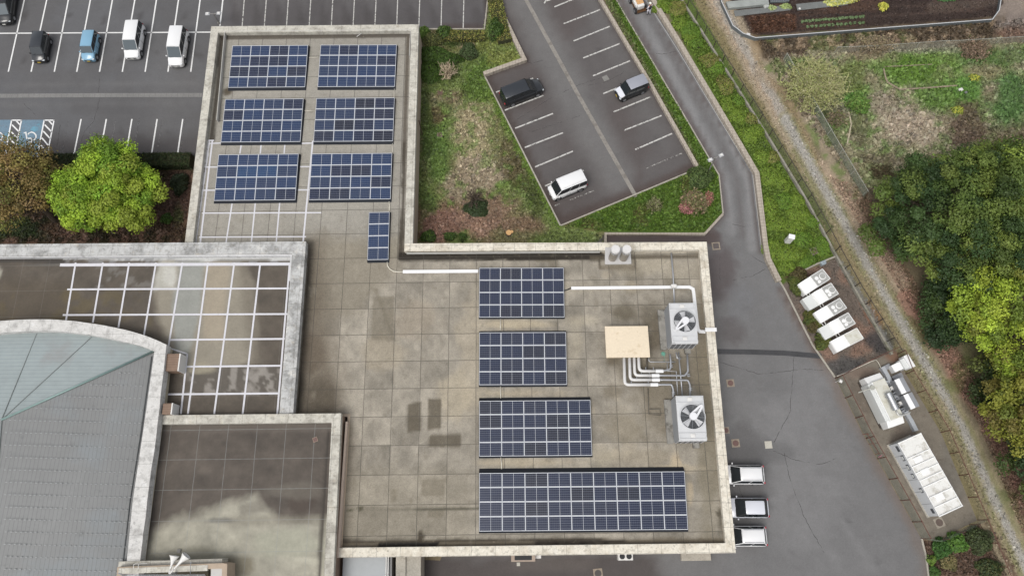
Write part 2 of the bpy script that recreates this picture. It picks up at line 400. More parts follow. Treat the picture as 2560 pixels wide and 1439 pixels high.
    p.mottle([(1420, 560), (1750, 425), (1800, 437), (1805, 530), (1760, 578), (1420, 578)], S(112, 92, 64), .14, .05, 'n1', .7)
    p.blob(1600, 555, 26, 9, S(108, 90, 66), .7); p.blob(1410, 568, 24, 14, S(100, 82, 64), .8); p.blob(1470, 590, 60, 14, S(62, 80, 34), .8)
    # ---- courtyard garden
    q = [(1040, 60), (1216, 60), (1222, -60), (1232, -60), (1310, 150), (1212, 186), (1402, 564), (1516, 583), (1514, 620), (1030, 620)]
    p.poly(q, S(124, 118, 78), 2, 2)
    p.mottle(q, S(110, 136, 58), .0, .12, 'n3', .7)
    for x, y, rx, ry, c, k in ((1130, 255, 70, 30, S(150, 130, 104), .7), (1110, 320, 50, 60, S(104, 128, 56), .85), (1190, 350, 66, 95, S(172, 158, 122), .9),
            (1090, 400, 40, 80, S(94, 122, 50), .9), (1210, 430, 60, 50, S(164, 148, 122), .95), (1150, 470, 60, 40, S(156, 140, 114), .9), (1240, 350, 26, 60, S(112, 118, 62), .7),
            (1110, 560, 85, 60, S(136, 100, 86), .95), (1200, 550, 80, 55, S(152, 120, 100), .95), (1260, 520, 50, 40, S(140, 116, 92), .9), (1290, 560, 70, 30, S(132, 104, 84), .8),
            (1300, 450, 30, 60, S(84, 88, 44), .85), (1340, 500, 30, 50, S(80, 92, 42), .9), (1280, 400, 30, 60, S(104, 92, 62), .8), (1180, 240, 40, 16, S(104, 84, 62), .7),
            (1085, 290, 30, 20, S(112, 86, 66), .7), (1080, 180, 45, 30, S(74, 96, 36), .95), (1200, 200, 60, 60, S(92, 118, 40), .95), (1200, 110, 90, 26, S(118, 128, 56), .95),
            (1165, 115, 26, 16, S(160, 138, 112), .8), (1262, 60, 26, 70, S(122, 126, 62), .95), (1260, 150, 40, 30, S(128, 136, 60), .9), (1075, 510, 24, 30, S(86, 112, 46), .8),
            (1250, 210, 26, 60, S(112, 130, 48), .9), (1065, 345, 14, 120, S(84, 104, 46), .8), (1225, 320, 16, 60, S(150, 150, 100), .4), (1130, 100, 60, 20, S(66, 84, 36), .9)):
        p.blob(x, y, rx, ry, c, k)
    p.mottle([(1060, 230), (1290, 230), (1330, 520), (1060, 520)], S(112, 140, 58), .05, .10, 'n2', .6)
    p.line([(1228, 230), (1290, 350), (1345, 460), (1398, 560)], 13, S(98, 124, 40), 6, 6, .9)
    # ---- garden strip at the left
    p.poly([(-200, 388), (520, 384), (500, 620), (-200, 620)], S(84, 70, 52), 2, 2)
    q = [(-100, 400), (500, 395), (490, 620), (-100, 620)]
    p.mottle(q, S(58, 54, 34), -.02, .1, 'n1', .8); p.mottle(q, S(134, 102, 86), .03, .08, 'n2', .7)
    p.blob(60, 575, 90, 26, S(54, 72, 36), .9); p.blob(440, 500, 40, 60, S(128, 98, 84), .8); p.blob(445, 545, 16, 30, S(74, 96, 44), .7); p.blob(420, 570, 70, 20, S(80, 62, 46), .8)
    p.blob(150, 575, 60, 18, S(110, 80, 66), .7)
    p.c *= 1.10
    p.c = p.c*.88+.12*p.c.mean(-1, keepdims=True)
    idx = (np.arange(ny-1)[:, None]*nx+np.arange(nx-1)[None, :]).ravel()
    Q = np.stack([idx, idx+1, idx+nx+1, idx+nx], 1)
    V = np.stack([X.ravel(), Y.ravel(), np.zeros(X.size)], 1)
    o = np_mesh('ground', V, Q, M_soil, col=np.clip(p.c.reshape(-1, 3), 0, 1)); tag(o, kind='structure')
    global GX, GY, GC; GX, GY, GC = xs, ys, p.c
    return o
grid_ground()
def ground_col(x, y):
    i = np.clip(np.searchsorted(GX, x)-1, 0, len(GX)-2); j = np.clip(np.searchsorted(GY, y)-1, 0, len(GY)-2)
    return GC[j, i]
# ================================================================ PAVED AREAS
ZA = .012
def paint_left(p):
    p.mottle(None, S(96, 94, 94), .0, .15, 'n3', .5)
    p.poly([(560, -90), (1230, -90), (1230, 80), (560, 80)], S(90, 86, 86), 60, 10, .8)
    for x, y in ((60, 150), (170, 40), (300, 150), (350, 40), (420, 330), (300, 330), (220, 350), (390, 130), (140, 120), (500, 140), (60, 40), (260, 50), (460, 40), (350, 345)): p.blob(x, y, 9, 9, S(76, 74, 74), .6, .8)
    p.poly([(180, 255), (330, 252), (325, 285), (175, 290)], S(94, 93, 94), 3, 2, .5); p.line([(-20, 215), (500, 208)], 3, S(116, 115, 115), 10, 5, .5); p.line([(-20, 262), (500, 256)], 3, S(114, 113, 113), 10, 5, .5)
    for k in range(14):            # darker wheel tracks and oil in every bay
        x = 590+k*55
        p.blob(x, 40, 15, 34, S(74, 70, 70), .45, .5); p.blob(x-55*(k+1) if False else x+6, 8, 9, 30, S(112, 110, 110), .35, .5)
    p.poly([(-60, 340), (520, 335), (510, 392), (-60, 396)], S(84, 80, 80), 40, 12, .8)
    p.poly([(360, 90), (520, 90), (490, 330), (380, 330)], S(112, 111, 111), 60, 20, .4)
    p.line([(1108, 72), (1215, 72)], 10, S(76, 62, 58), 8, 4, .7); p.line([(1214, 0), (1211, 70)], 4, S(70, 62, 60), 4, 2, .8)
    pass
LOT_L = PL([(-220, -260), (1226, -260), (1223, 0), (1213, 72), (1040, 72), (1030, 120), (700, 120), (640, 391), (-220, 396)])
sheet('parking_lot', LOT_L, ZA-.008, .5, S(104, 104, 106), paint_left, M_asph, kind='structure')
def paint_right(p):
    for x, y in ((1300, 262), (1340, 300), (1370, 345), (1395, 392), (1440, 520), (1500, 130), (1530, 80), (1560, 215), (1590, 260), (1615, 300), (1640, 350), (1470, 45)): p.blob(x, y, 9, 6, S(70, 66, 66), .55, .8)
    p.poly([(1440, 240), (1475, 226), (1500, 270), (1466, 286)], S(84, 80, 80), 3, 2, .5)
    p.mottle(None, S(90, 82, 80), .0, .15, 'n3', .6)
    p.line([(1290, -40), (1420, 210), (1540, 440)], 40, S(116, 114, 113), 40, 12, .9)
    p.line([(1460, -30), (1560, 170), (1660, 360)], 16, S(110, 108, 107), 30, 10, .5)
    p.line([(1225, 200), (1400, 548)], 8, S(76, 66, 62), 10, 6, .8); p.line([(1408, 556), (1742, 418)], 14, S(80, 68, 64), 14, 6, .8)
    p.line([(1505, 0), (1740, 400)], 8, S(80, 66, 62), 10, 6, .7); p.line([(1312, 150), (1215, 187)], 10, S(78, 66, 60), 10, 6, .6)
LOT_R = PL([(1130, -260), (1236, 0), (1308, 147), (1210, 183), (1402, 562), (1748, 418), (1502, 0), (1345, -260)])
sheet('side_parking_lot', LOT_R, ZA-.004, .5, S(98, 94, 93), paint_right, M_asph, kind='structure')
def paint_road(p):
    c = [(1600, -60), (1640, 20), (1800, 300), (1850, 430), (1862, 560), (1850, 700)]
    p.line([(1560, -40), (1775, 360), (1822, 470), (1830, 580)], 9, S(136, 135, 135), 10, 4, .85)
    p.line([(1598, -40), (1815, 330), (1868, 450), (1880, 620)], 8, S(138, 137, 137), 10, 4, .85)
    p.line([(1578, -40), (1797, 345), (1846, 460), (1855, 590)], 6, S(104, 99, 98), 10, 4, .6)
    p.line([(1545, -10), (1757, 360), (1800, 437), (1810, 534), (1765, 585)], 7, S(98, 88, 86), 8, 5, .8)
    p.line([(1613, 0), (1835, 360), (1880, 432), (1903, 627)], 5, S(96, 88, 86), 6, 5, .8)
    p.poly([(1510, 580), (1800, 583), (1800, 610), (1500, 612)], S(88, 76, 74), 10, 6, .9)
    p.blob(1800, 680, 50, 90, S(92, 84, 84), .8); p.blob(1850, 760, 40, 60, S(122, 122, 124), .7); p.blob(1830, 830, 40, 40, S(94, 88, 88), .6)
    for x, y in ((1960, 1010), (2040, 1200), (1900, 1300), (2120, 1300), (1850, 1010), (1980, 1380), (2200, 1400), (1940, 1185), (1945, 1270), (1940, 1340)): p.blob(x, y, 9, 8, S(92, 91, 91), .55, .8)
    p.poly([(1800, 892), (2060, 902), (2090, 960), (1806, 950)], S(124, 123, 123), 6, 3, .5); p.line([(1870, 900), (1990, 1120), (2180, 1420)], 6, S(136, 135, 135), 16, 6, .5); p.line([(1840, 900), (1960, 1130), (2100, 1420)], 5, S(136, 135, 135), 16, 6, .4)
    p.blob(1950, 1150, 180, 260, S(128, 127, 127), .8, .5); p.blob(1900, 960, 90, 60, S(112, 111, 111), .5)
    p.line([(1960, 735), (2060, 905), (2155, 1080), (2272, 1294), (2312, 1400), (2316, 1470)], 14, S(122, 110, 102), 22, 10, .8)
    p.line([(1950, 720), (2050, 900)], 6, S(92, 78, 72), 8, 5, .7)
    p.poly([(1040, 1380), (1640, 1380), (1700, 1500), (1040, 1500)], S(84, 78, 76), 40, 20, .9)
    p.blob(1400, 1410, 120, 20, S(100, 94, 90), .7); p.blob(1870, 1180, 60, 120, S(92, 90, 90), .6); p.blob(1930, 1130, 70, 30, S(100, 99, 99), .6)
ROAD = PL([(1440, -260), (1540, 0), (1752, 360), (1797, 437), (1807, 532), (1761, 583), (1513, 583), (1400, 700), (1100, 1400), (850, 1390), (850, 1700), (2330, 1700),
           (2320, 1439), (2314, 1391), (2305, 1349), (2275, 1294), (2155, 1080), (2087, 942), (2030, 860), (1960, 720), (1948, 699), (1919, 630), (1907, 620), (1884, 432), (1839, 360), (1697, 125), (1617, 0), (1480, -240)])
sheet('service_road', ROAD, ZA, .5, S(118, 117, 117), paint_road, M_asph, kind='structure')
# ---- markings ---------------------------------------------------
ZM = ZA+.005
def lines(name, segs, wm, m, z=ZM):
    b = MB()
    for sg in segs:
        pts = PL(sg); b.ribbon(pts, -wm/2, wm/2, z-.002, z, 0)
    return tag(b.obj(name, m), kind='structure')
up = []
for i in range(11): up.append([(5+55.3*i+(2 if i else 0), 0), (5+55.3*i-36+1.7*i-(16 if False else 0), 180)])
tops = [7, 62, 118, 172, 227, 282, 338, 392, 447, 501]; bots = [-36, 21, 78, 136, 192, 249, 306, 363, 420, 477]
up = [[(t+(t-b)*.4, -78), (b, 180)] for t, b in zip(tops, bots)]
up += [[(-48+15, -78), (-92, 180)], [(557+9, -78), (550, 65)]]
up += [[(-220, 85), (0, 84), (532, 81)]]
lines('parking_bay_lines', up, .15, M_paint)
lo = [[(203, 298), (184, 392)], [(266, 298), (249, 392)], [(330, 298), (314, 392)], [(393, 298), (378, 392)], [(457, 298), (443, 392)]]
lines('parking_bay_lines', lo, .15, M_paint)
lines('faded_bay_lines', [[(t, 296), (t-20+i*1.5, 392)] for i, t in enumerate((172, 231, 290, 348, 406, 463))], .14, M_paint_grey)
old = [[(t+6-i*.4, -78), (t-6+i*.5, 72)] for i, t in enumerate((611, 666, 721, 777, 832, 886, 940, 994, 1049, 1104, 1159))]
lines('worn_bay_lines', old, .11, M_paint_old, ZM+.001)
rl = [[(1386, 18), (1440, -4)], [(1409, 60), (1500, 25)], [(1434, 103), (1524.5, 66.5)], [(1458, 145.5), (1549.5, 109.5)], [(1482.5, 190), (1575, 152.5)], [(1508, 234.5), (1601, 197)],
      [(1534, 280), (1627.5, 242)], [(1560.5, 326), (1654, 289)], [(1588, 374), (1680, 334)], [(1240, 231), (1333, 196)], [(1262, 276), (1358, 239)], [(1288, 321), (1382.5, 284)], [(1312, 369), (1407.5, 332)],
      [(1337.5, 417.5), (1432.5, 378)], [(1362.5, 465), (1459, 426)], [(1360, 10), (1368, -4)], [(1366, 3), (1384, -3)]]
lines('side_lot_bay_lines', rl, .155, M_paint_old)
lines('faint_bay_lines', [[(1387, 514.5), (1400, 509)], [(1425, 500), (1485, 476)], [(1614, 421), (1705, 383)]], .13, mat('faint_paint', S(170, 167, 162), rough=.8, alpha=(3.5, .46, .1)))
# accessible bays: blue coating, hatching and wheelchair marks
def hc(pts, dx=0.0): return [((x+dx)/13.08, y/13.08+290) for x, y in pts]
b = MB()
for q in ([(-1200, 130), (380, 130), (160, 1380), (-1400, 1380)], [(735, 130), (1440, 130), (1210, 1380), (500, 1380)]):
    b.prism(PL(hc(q)), ZA-.005, ZA+.004)
tag(b.obj('blue_parking_bay', M_blue), kind='structure')
seg = []
for dx in (0, -1065):
    seg += [hc([(1450, 130), (1212, 1370)], dx), hc([(1772, 130), (1527, 1370)], dx), hc([(1440, 142), (1790, 142)], dx)]
    for a in (((1590, 150), (1720, 290)), ((1462, 290), (1700, 530)), ((1420, 500), (1650, 750)), ((1372, 720), (1600, 985)), ((1330, 950), (1560, 1215)), ((1280, 1190), (1440, 1370))): seg.append(hc(a, dx))
lines('hatched_buffer_lines', seg, .14, mat('fresh_road_paint', S(246, 246, 246), rough=.7, n=((8, .05),), alpha=(8, .26, .06)), ZM+.004)
for dx in (0, -1092):
    s_ = [hc([(915, 610), (960, 560), (1040, 530), (1120, 560), (1180, 630), (1182, 700), (1140, 770), (1088, 815)], dx), hc([(782, 562), (850, 540), (882, 738), (1045, 730), (1025, 990), (955, 1052)], dx), hc([(862, 872), (1010, 868)], dx)]
    lines('wheelchair_symbol', s_, .13, M_paint, ZM+.009)
# hairline cracks in the asphalt
def crack(segs, wm, m, seed=1):
    rr = random.Random(seed); b = MB()
    for sg in segs:
        pts = []
        for (x0, y0), (x1, y1) in zip(sg[:-1], sg[1:]):
            n = max(3, int(math.dist((x0, y0), (x1, y1))/7))
            for k in range(n): t = k/n; pts.append((x0+(x1-x0)*t+rr.uniform(-1.1, 1.1), y0+(y1-y0)*t+rr.uniform(-1.1, 1.1)))
        b.ribbon(PL(pts+[sg[-1]]), -wm/2, wm/2, ZM-.004, ZM-.001)
    return tag(b.obj('asphalt_crack', m), kind='structure')
M_crack = mat('crack', S(96, 94, 93), rough=.95, alpha=(.9, .42, .35))
crack([[(1931, 1125), (1990, 1150), (2050, 1160), (2090, 1145)], [(1960, 1130), (1975, 1200), (2010, 1290), (2060, 1380)], [(1985, 890), (1980, 960), (1975, 1030), (1935, 1105)], [(1830, 700), (1880, 690), (1915, 672)], [(1800, 640), (1800, 700)],
       [(1695, 128), (1660, 136), (1640, 134)], [(1800, 905), (1900, 935), (2010, 922), (2060, 925)], [(1830, 560), (1860, 566), (1895, 556)]], .045, M_crack, 2)
crack([[(1500, 196), (1440, 215), (1370, 250), (1290, 300)], [(1560, 180), (1520, 204), (1470, 214)], [(1290, 150), (1330, 158), (1360, 150)], [(1330, 330), (1420, 300), (1450, 290)]], .04, M_crack, 3)
crack([[(250, 246), (236, 300), (210, 330), (196, 380)], [(150, 312), (146, 350), (140, 386)], [(60, 260), (90, 290)], [(240, 100), (252, 160), (246, 232)]], .04, M_crack, 4)
crack([[(1880, 640), (1900, 652), (1912, 660)], [(1832, 1180), (1860, 1250)]], .04, M_crack, 5)
# drains let into the asphalt
def strip_sheet(name, pts, wm, m, z=ZM, hh=.004):
    b = MB(); b.ribbon(PL(pts), -wm/2, wm/2, z-hh, z); return tag(b.obj(name, m), kind='structure')
strip_sheet('lot_gutter', [(-200, 243), (0, 240), (250, 238.5), (505, 238)], .50, mat('lot_gutter', S(132, 131, 129), rough=.9, n=((.6, .12), (7, .14)), joints=(0, 0, .6, 0, .03, S(98, 96, 94), .7)))
strip_sheet('side_lot_gutter', [(1245, -130), (1315, 0), (1443, 233), (1590, 492)], .42, mat('side_gutter', S(146, 141, 134), rough=.9, n=((.6, .14), (7, .16)), stain=(1.2, S(104, 98, 92), .5, .12, .6)))
strip_sheet('trench_drain', [(1780, 878), (1860, 879), (1960, 882), (2054, 890)], .5, mat('steel_grating', S(72, 72, 74), rough=.6, metal=.3, n=((1.0, .2), (18, .3))))
strip_sheet('roadside_gutter', [(1474, -230), (1614, 0), (1694, 125), (1836, 360), (1881, 432), (1904.5, 627)], .34, mat('u_gutter', S(116, 116, 118), rough=.9, n=((.8, .2), (7, .15))))
strip_sheet('roadside_gutter_edge', [(1474, -230), (1614, 0), (1694, 125), (1836, 360), (1881, 432), (1904.5, 627)], .06, mat('u_gutter_lip', S(182, 180, 176), rough=.9), ZM+.01, .01)
# ---- kerbs and low retaining walls -------------------------------
def kerb(name, pts, w, h, m, label, cat, group=None, z=0.0):
    b = MB(); b.ribbon(PL(pts, h), -w/2, w/2, z, h)
    return tag(b.obj(name, m, bevel=.02, seg=1), label, cat, group)
kerb('kerb', [(1224, -250), (1219, 0), (1211, 72), (1052, 72)], .16, .14, M_conc, 'thin pale kerb round the upper end of the left parking lot', 'kerb')
kerb('retaining_wall', [(1238, -4), (1311, 147), (1209, 183)], .45, .5, M_brickw, 'ribbed pinkish low wall at the notch of the side parking lot', 'wall')
kerb('kerb', [(1210, 186), (1401, 563)], .15, .14, M_conc, 'long pale kerb between the courtyard garden and the side lot', 'kerb')
kerb('kerb', [(1402, 563), (1748, 419)], .15, .14, M_conc, 'pale kerb along the slanted lower end of the side lot', 'kerb')
kerb('retaining_wall', [(1345, -260), (1497, -10), (1625, 205), (1746, 419)], .36, .45, M_brickw, 'long ribbed pinkish wall holding the grass slope beside the side lot', 'wall')
kerb('kerb', [(1400, -240), (1541, 0), (1753, 360), (1798, 437), (1808, 532), (1764, 580)], .13, .14, M_conc, 'thin pale kerb between the grass slope and the lane', 'kerb')
kerb('retaining_wall', [(1514, 612), (1514, 583), (1762, 584), (1808, 534)], .24, .35, M_brickw, 'brown ribbed low wall under the lower edge of the triangular bed', 'wall')
kerb('retaining_wall', [(1490, -240), (1634, 0), (1702, 110), (1851, 360), (1893, 432), (1914, 610), (1921, 645), (1949, 701)], .50, .55, M_brickw, 'pale ribbed retaining wall following the right side of the lane', 'wall')
kerb('kerb', [(1949, 701), (1962, 722), (2031, 860), (2088, 942)], .16, .14, M_conc, 'pale kerb beside the gravel yard of white units', 'kerb')
kerb('kerb', [(2305, 1345), (2316, 1391), (2322, 1439), (2330, 1600)], .16, .14, M_conc, 'curved pale kerb at the lower right planting bed', 'kerb')
kerb('kerb', [(2092, 639), (2045, 658), (1990, 684)], .16, .25, M_conc, 'short pale kerb between the clipped bushes and the gravel yard', 'kerb')
kerb('retaining_wall', [(1560, -240), (1706, 0), (1820, 180), (1924, 345), (2018, 500), (2093, 640), (2140, 725), (2232, 885)], .2, .42, mat('mossy_concrete', S(152, 148, 136), rough=.95, n=((.7, .15), (5, .2)), stain=(1.2, S(92, 96, 62), .5, .15, .7)),
     'mossy concrete footing under the long mesh fence', 'wall')
for k, x in enumerate((167, 213, 341, 414, 469)):
    b = MB(); p0 = P(x, 391); b.box((0, 0, 0), (.62, .13, .11), 0, 0, .9)
    lab = ['leftmost pale wheel stop beside the hatched strip', 'pale wheel stop left of the bright green tree', 'pale wheel stop partly under the bright green tree top',
           'pale wheel stop second from the roof edge', 'pale wheel stop nearest the building'][k]
    tag(b.obj('wheel_stop', M_conc, bevel=.02, loc=(p0.x, p0.y+.12, ZA)), lab, 'wheel stop', 'wheel stops in front of the hedge')
# ---- manholes and hatches in the ground
M_iron = mat('rusty_iron', S(116, 88, 82), rough=.7, n=((9, .2),)); M_frame = mat('cover_frame', S(158, 146, 130), rough=.9, n=((6, .2),))
M_ppr = mat('pale_cover', S(196, 192, 180), rough=.85, n=((9, .12),)); M_gryc = mat('grey_cover', S(136, 134, 130), rough=.85, n=((9, .15),))
def cover(x, y, size, rot, label, round_=True, mf=None, mi=None, z=ZA):
    b = MB(); b.box((0, 0, 0), (size, size, .03), R(rot))
    o = tag(b.obj('manhole_cover', mf or M_frame, loc=P(x, y, z)), label, 'manhole cover')
    c = MB()
    if round_: c.cyl((0, 0, .02), (0, 0, .045), size*.38, n=20)
    else: c.box((0, 0, .02), (size*.72, size*.72, .025), R(rot))
    c.obj('lid', mi or M_iron, parent=o); return o
cover(1826, 957, .72, 3, 'rusty round cover in a square frame below the dark drain strip')
cover(1839, 1107, .74, 3, 'rusty round cover in a square frame left of the pale plate')
cover(1815, 1075, .6, 3, 'rusty cover half hidden at the roof edge')
cover(1921, 1111, .66, 2, 'plain pale square plate in the service yard', False, M_ppr, M_ppr)
cover(1790, 615, .8, 3, 'square cover outlined in tan where the lane meets the yard', False, M_frame, mat('asphalt_lid', S(100, 92, 90), n=((9, .1),)))
cover(1514, 196, .62, 25, 'grey square drain among the bays of the side lot', False, M_gryc, M_gryc)
cover(1495, 1432, .8, 5, 'worn square cover below the building at the bottom', True, M_frame, mat('dark_lid', S(84, 80, 78), n=((9, .1),)))
cover(1099, 337, .55, 0, 'rusty square cover in the lawn by the wall', False, M_frame, M_iron, .03)
cover(1100, 232, .6, 0, 'round brown cover in the upper part of the garden', True, mat('mulch_frame', S(124, 104, 84), n=((9, .2),)), M_iron, .03)
cover(1130, 497, .6, 0, 'round brown cover beside the small bare tree', True, mat('mulch_frame2', S(146, 126, 104), n=((9, .2),)), M_iron, .03)
cover(2035, 628, .75, 20, 'round lid in a pale frame among the clipped bushes', True, mat('grey_frame', S(142, 134, 122), n=((6, .2),)), M_iron, .1)
# ================================================================ BUILDING
ZM1, ZC1 = 3.20, 3.72          # main roof deck, its coping
ZR2, ZC2 = 4.05, 4.65          # left upper roof
ZB, ZCB = 4.45, 4.92           # block roof beside the hall
ZCH = 5.70                     # hall coping
M_wall = mat('wall_render', S(186, 168, 148), rough=.9, n=((.6, .08), (5, .06)))
M_wallb = mat('brown_wall', S(150, 126, 108), rough=.9, n=((.6, .08), (5, .08)), joints=(0, 0, .3, .3, .02, S(120, 100, 86), .5))
def coping_mat(name, light, dark, amt, thr=.47, jx=2.0, jy=2.0):
    return mat(name, light, rough=.85, n=((.5, .06), (4, .10), (22, .10)),
               stain=[(.8, dark, thr, .20, amt), (2.4, S(122, 117, 106), .53, .20, .7), (1.3, S(200, 184, 156), .56, .18, .45), (1.0, S(236, 233, 224), .58, .14, .6), (5.5, S(92, 86, 76), .58, .10, .55, (1, 1, 1))], joints=(.3, .2, jx, jy, .022, S(104, 100, 94), .9), bump=(20, .3, .01))
M_cop1 = coping_mat('stained_coping', S(208, 204, 192), S(152, 147, 136), .75)
M_cop3 = coping_mat('cream_coping', S(234, 227, 211), S(188, 176, 156), .75, .47)
M_cop2 = coping_mat('grey_coping', S(202, 202, 200), S(140, 140, 138), .85, .44)
M_hallc = mat('flaking_white_coping', S(218, 216, 212), rough=.85, n=((3, .08), (16, .12)), stain=[(1.2, S(150, 148, 144), .50, .20, .8), (3.2, S(112, 110, 106), .56, .16, .6), (1.8, S(244, 244, 242), .56, .16, .7)],
                joints=(.3, .2, 1.9, 1.9, .02, S(100, 98, 94), .8), bump=(14, .5, .02))
JX, JY = P(861, 650, ZM1), P(861, 772, ZM1)
M_deck = mat('roof_deck', attr=True, rough=.92, n=((.45, .05), (2.2, .09), (9, .16), (34, .20)), spec=.25,
             stain=[(1.6, S(116, 108, 92), .57, .12, .35), (3.2, S(186, 176, 156), .62, .10, .30)],
             joints=(JX.x, JY.y, 2.53, 2.53, .045, S(84, 80, 74), .95), bump=(30, .25, .01))
bld = empty('public_hall', P(1290, 1000, 0), 0, 'long flat roofed grey hall with solar panels and a curved hall roof', 'building')
BL = bld.location.copy()
def bobj(b, name, m, **k):
    o = b.obj(name, m, parent=bld, **k); o.matrix_parent_inverse = Matrix.Translation(-BL); return o
MAIN = [(528, 66), (1047, 61), (1032, 608), (1767, 604), (1840, 1381), (842, 1393), (864, 1040), (500, 1040), (470, 700), (461, 612)]
mw = PL(MAIN, ZC1)
def inset(poly, d):
    n = len(poly); out = []
    A = sum(poly[i].x*poly[(i+1) % n].y-poly[(i+1) % n].x*poly[i].y for i in range(n)); sgn = 1 if A > 0 else -1
    for i in range(n):
        p0, p1, p2 = poly[i-1], poly[i], poly[(i+1) % n]
        a = Vector((p1.x-p0.x, p1.y-p0.y)).normalized(); b = Vector((p2.x-p1.x, p2.y-p1.y)).normalized()
        na, nb = Vector((-a.y, a.x))*sgn, Vector((-b.y, b.x))*sgn; m = na+nb; k = m.length_squared/2
        m = m/max(k, .3); out.append(Vector((p1.x+m.x*d, p1.y+m.y*d, p1.z)))
    return out
b = MB(); b.prism(inset(mw, .06), 0, ZM1-.03); bobj(b, 'wall', M_wall)
# ---- main deck colours
def paint_main(p):
    # slab to slab variation
    ix = np.floor((p.X-JX.x)/2.53); iy = np.floor((p.Y-JY.y)/2.53)
    hsh = (np.sin(ix*12.9898+iy*78.233)*43758.5453) % 1.0
    p.c *= (1+.26*(hsh-.5))[..., None]
    ox, oy = hsh*61, ((hsh*7.3) % 1)*47; n = fbm(p.X+ox, p.Y+oy, 1.3, 4, 51)-.5; p.c *= (1+.75*n)[..., None]; n = fbm((p.X+ox)*2.6, p.Y+oy, .7, 3, 77)-.5; p.c *= (1+.30*n)[..., None]; n = fbm(p.X, p.Y, 5.0, 3, 99)-.5; p.c *= (1+.15*n)[..., None]
    fx = np.abs(((p.X-JX.x)/2.53) % 1-.5)*2; fy = np.abs(((p.Y-JY.y)/2.53) % 1-.5)*2; ed = np.maximum(fx, fy); p.c *= (1+.10*(ed-.6)*np.sign(hsh-.35))[..., None]
    DK, LT = S(112, 104, 90), S(182, 172, 150)
    p.poly([(500, 60), (1060, 60), (1040, 610), (480, 610)], S(160, 156, 147), 8, 8, .85)
    p.poly([(560, 110), (1010, 110), (985, 520), (510, 620)], S(168, 164, 154), 30, 12, .5)
    p.poly([(740, 590), (1010, 590), (1000, 660), (900, 780), (760, 800)], S(146, 138, 122), 30, 16, .7)
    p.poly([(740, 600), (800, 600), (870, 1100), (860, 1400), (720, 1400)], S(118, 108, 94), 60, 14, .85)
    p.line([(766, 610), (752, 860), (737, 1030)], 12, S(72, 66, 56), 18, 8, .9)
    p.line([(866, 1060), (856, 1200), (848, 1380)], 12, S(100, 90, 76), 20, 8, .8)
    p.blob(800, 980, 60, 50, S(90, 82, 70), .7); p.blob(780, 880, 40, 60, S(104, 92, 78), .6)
    p.poly([(850, 1180), (1180, 1180), (1180, 1360), (850, 1370)], S(142, 134, 116), 40, 20, .4)
    for x, y, rx, ry, c, k in ((1350, 720, 220, 14, LT, .3), (1600, 660, 90, 24, LT, .5), (1590, 700, 20, 40, DK, .4), (1700, 680, 60, 30, S(166, 156, 136), .4), (1625, 640, 40, 6, DK, .3),
            (1560, 780, 46, 26, S(104, 96, 80), .8), (1625, 790, 36, 44, S(94, 86, 72), .7), (1640, 850, 26, 60, S(98, 88, 72), .8), (1530, 900, 26, 18, S(104, 94, 78), .8), (1700, 920, 90, 60, S(118, 108, 90), .75),
            (1760, 900, 22, 220, S(124, 114, 96), .8), (1640, 1010, 60, 90, S(128, 118, 100), .7), (1770, 1150, 30, 240, S(132, 124, 106), .8), (1600, 930, 60, 50, S(112, 102, 84), .6), (1530, 980, 30, 24, S(116, 106, 88), .6), (1560, 1060, 60, 60, S(142, 132, 112), .6),
            (1600, 1140, 100, 26, S(160, 148, 126), .5), (1440, 860, 20, 60, LT, .4), (1500, 1130, 40, 30, LT, .4), (1460, 800, 50, 16, LT, .5), (1300, 810, 100, 10, S(196, 182, 154), .7), (1300, 982, 110, 10, S(190, 176, 150), .6), (1330, 1155, 130, 10, S(190, 176, 150), .6)):
        p.blob(x, y, rx, ry, c, k, .5, 0, .7)
    p.blob(1690, 1170, 14, 40, S(196, 178, 148), .8, .6); p.blob(1725, 1230, 8, 36, S(186, 170, 142), .7, .6); p.blob(1700, 1170, 50, 12, S(186, 172, 146), .6)
    p.blob(1180, 900, 40, 200, S(182, 170, 148), .5); p.blob(1140, 990, 50, 60, S(186, 174, 150), .6); p.blob(960, 880, 60, 60, S(172, 160, 138), .5); p.blob(1040, 800, 70, 60, S(166, 152, 132), .4)
    for q in ([(1018, 1008), (1052, 1004), (1051, 1078), (1017, 1080)], [(1071, 996), (1105, 995), (1103, 1072), (1070, 1074)], [(1071, 1085), (1152, 1084), (1152, 1117), (1070, 1118)]): p.poly(q, S(98, 90, 76), 3, 1.6, .85)
    for q in ([(920, 850), (990, 850), (985, 845), (930, 720), (945, 720), (985, 850)], [(1052, 1196), (1115, 1196), (1110, 1240), (1055, 1240)], [(930, 740), (985, 740), (985, 848), (928, 848)], [(1070, 1275), (1110, 1275), (1105, 1295), (1068, 1293)],
              [(974, 1220), (994, 1220), (992, 1256), (974, 1256)], [(1370, 640), (1400, 640), (1390, 700), (1376, 700)]): p.poly(q, S(120, 112, 96), 5, 3, .6)
    # dark algae channel inside the parapets
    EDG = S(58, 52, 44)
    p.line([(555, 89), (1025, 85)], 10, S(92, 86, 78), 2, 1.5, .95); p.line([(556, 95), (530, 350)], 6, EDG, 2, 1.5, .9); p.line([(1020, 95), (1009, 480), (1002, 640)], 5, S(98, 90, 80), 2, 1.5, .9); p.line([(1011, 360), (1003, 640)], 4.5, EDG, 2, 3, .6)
    p.line([(1003, 642), (1500, 640)], 10, S(46, 41, 35), 3, 2.4, .97); p.line([(1480, 645), (1755, 640)], 6, S(96, 88, 74), 3, 2.4, .8); p.line([(1768, 660), (1815, 1355)], 5, S(112, 102, 86), 4, 2.5, .75)
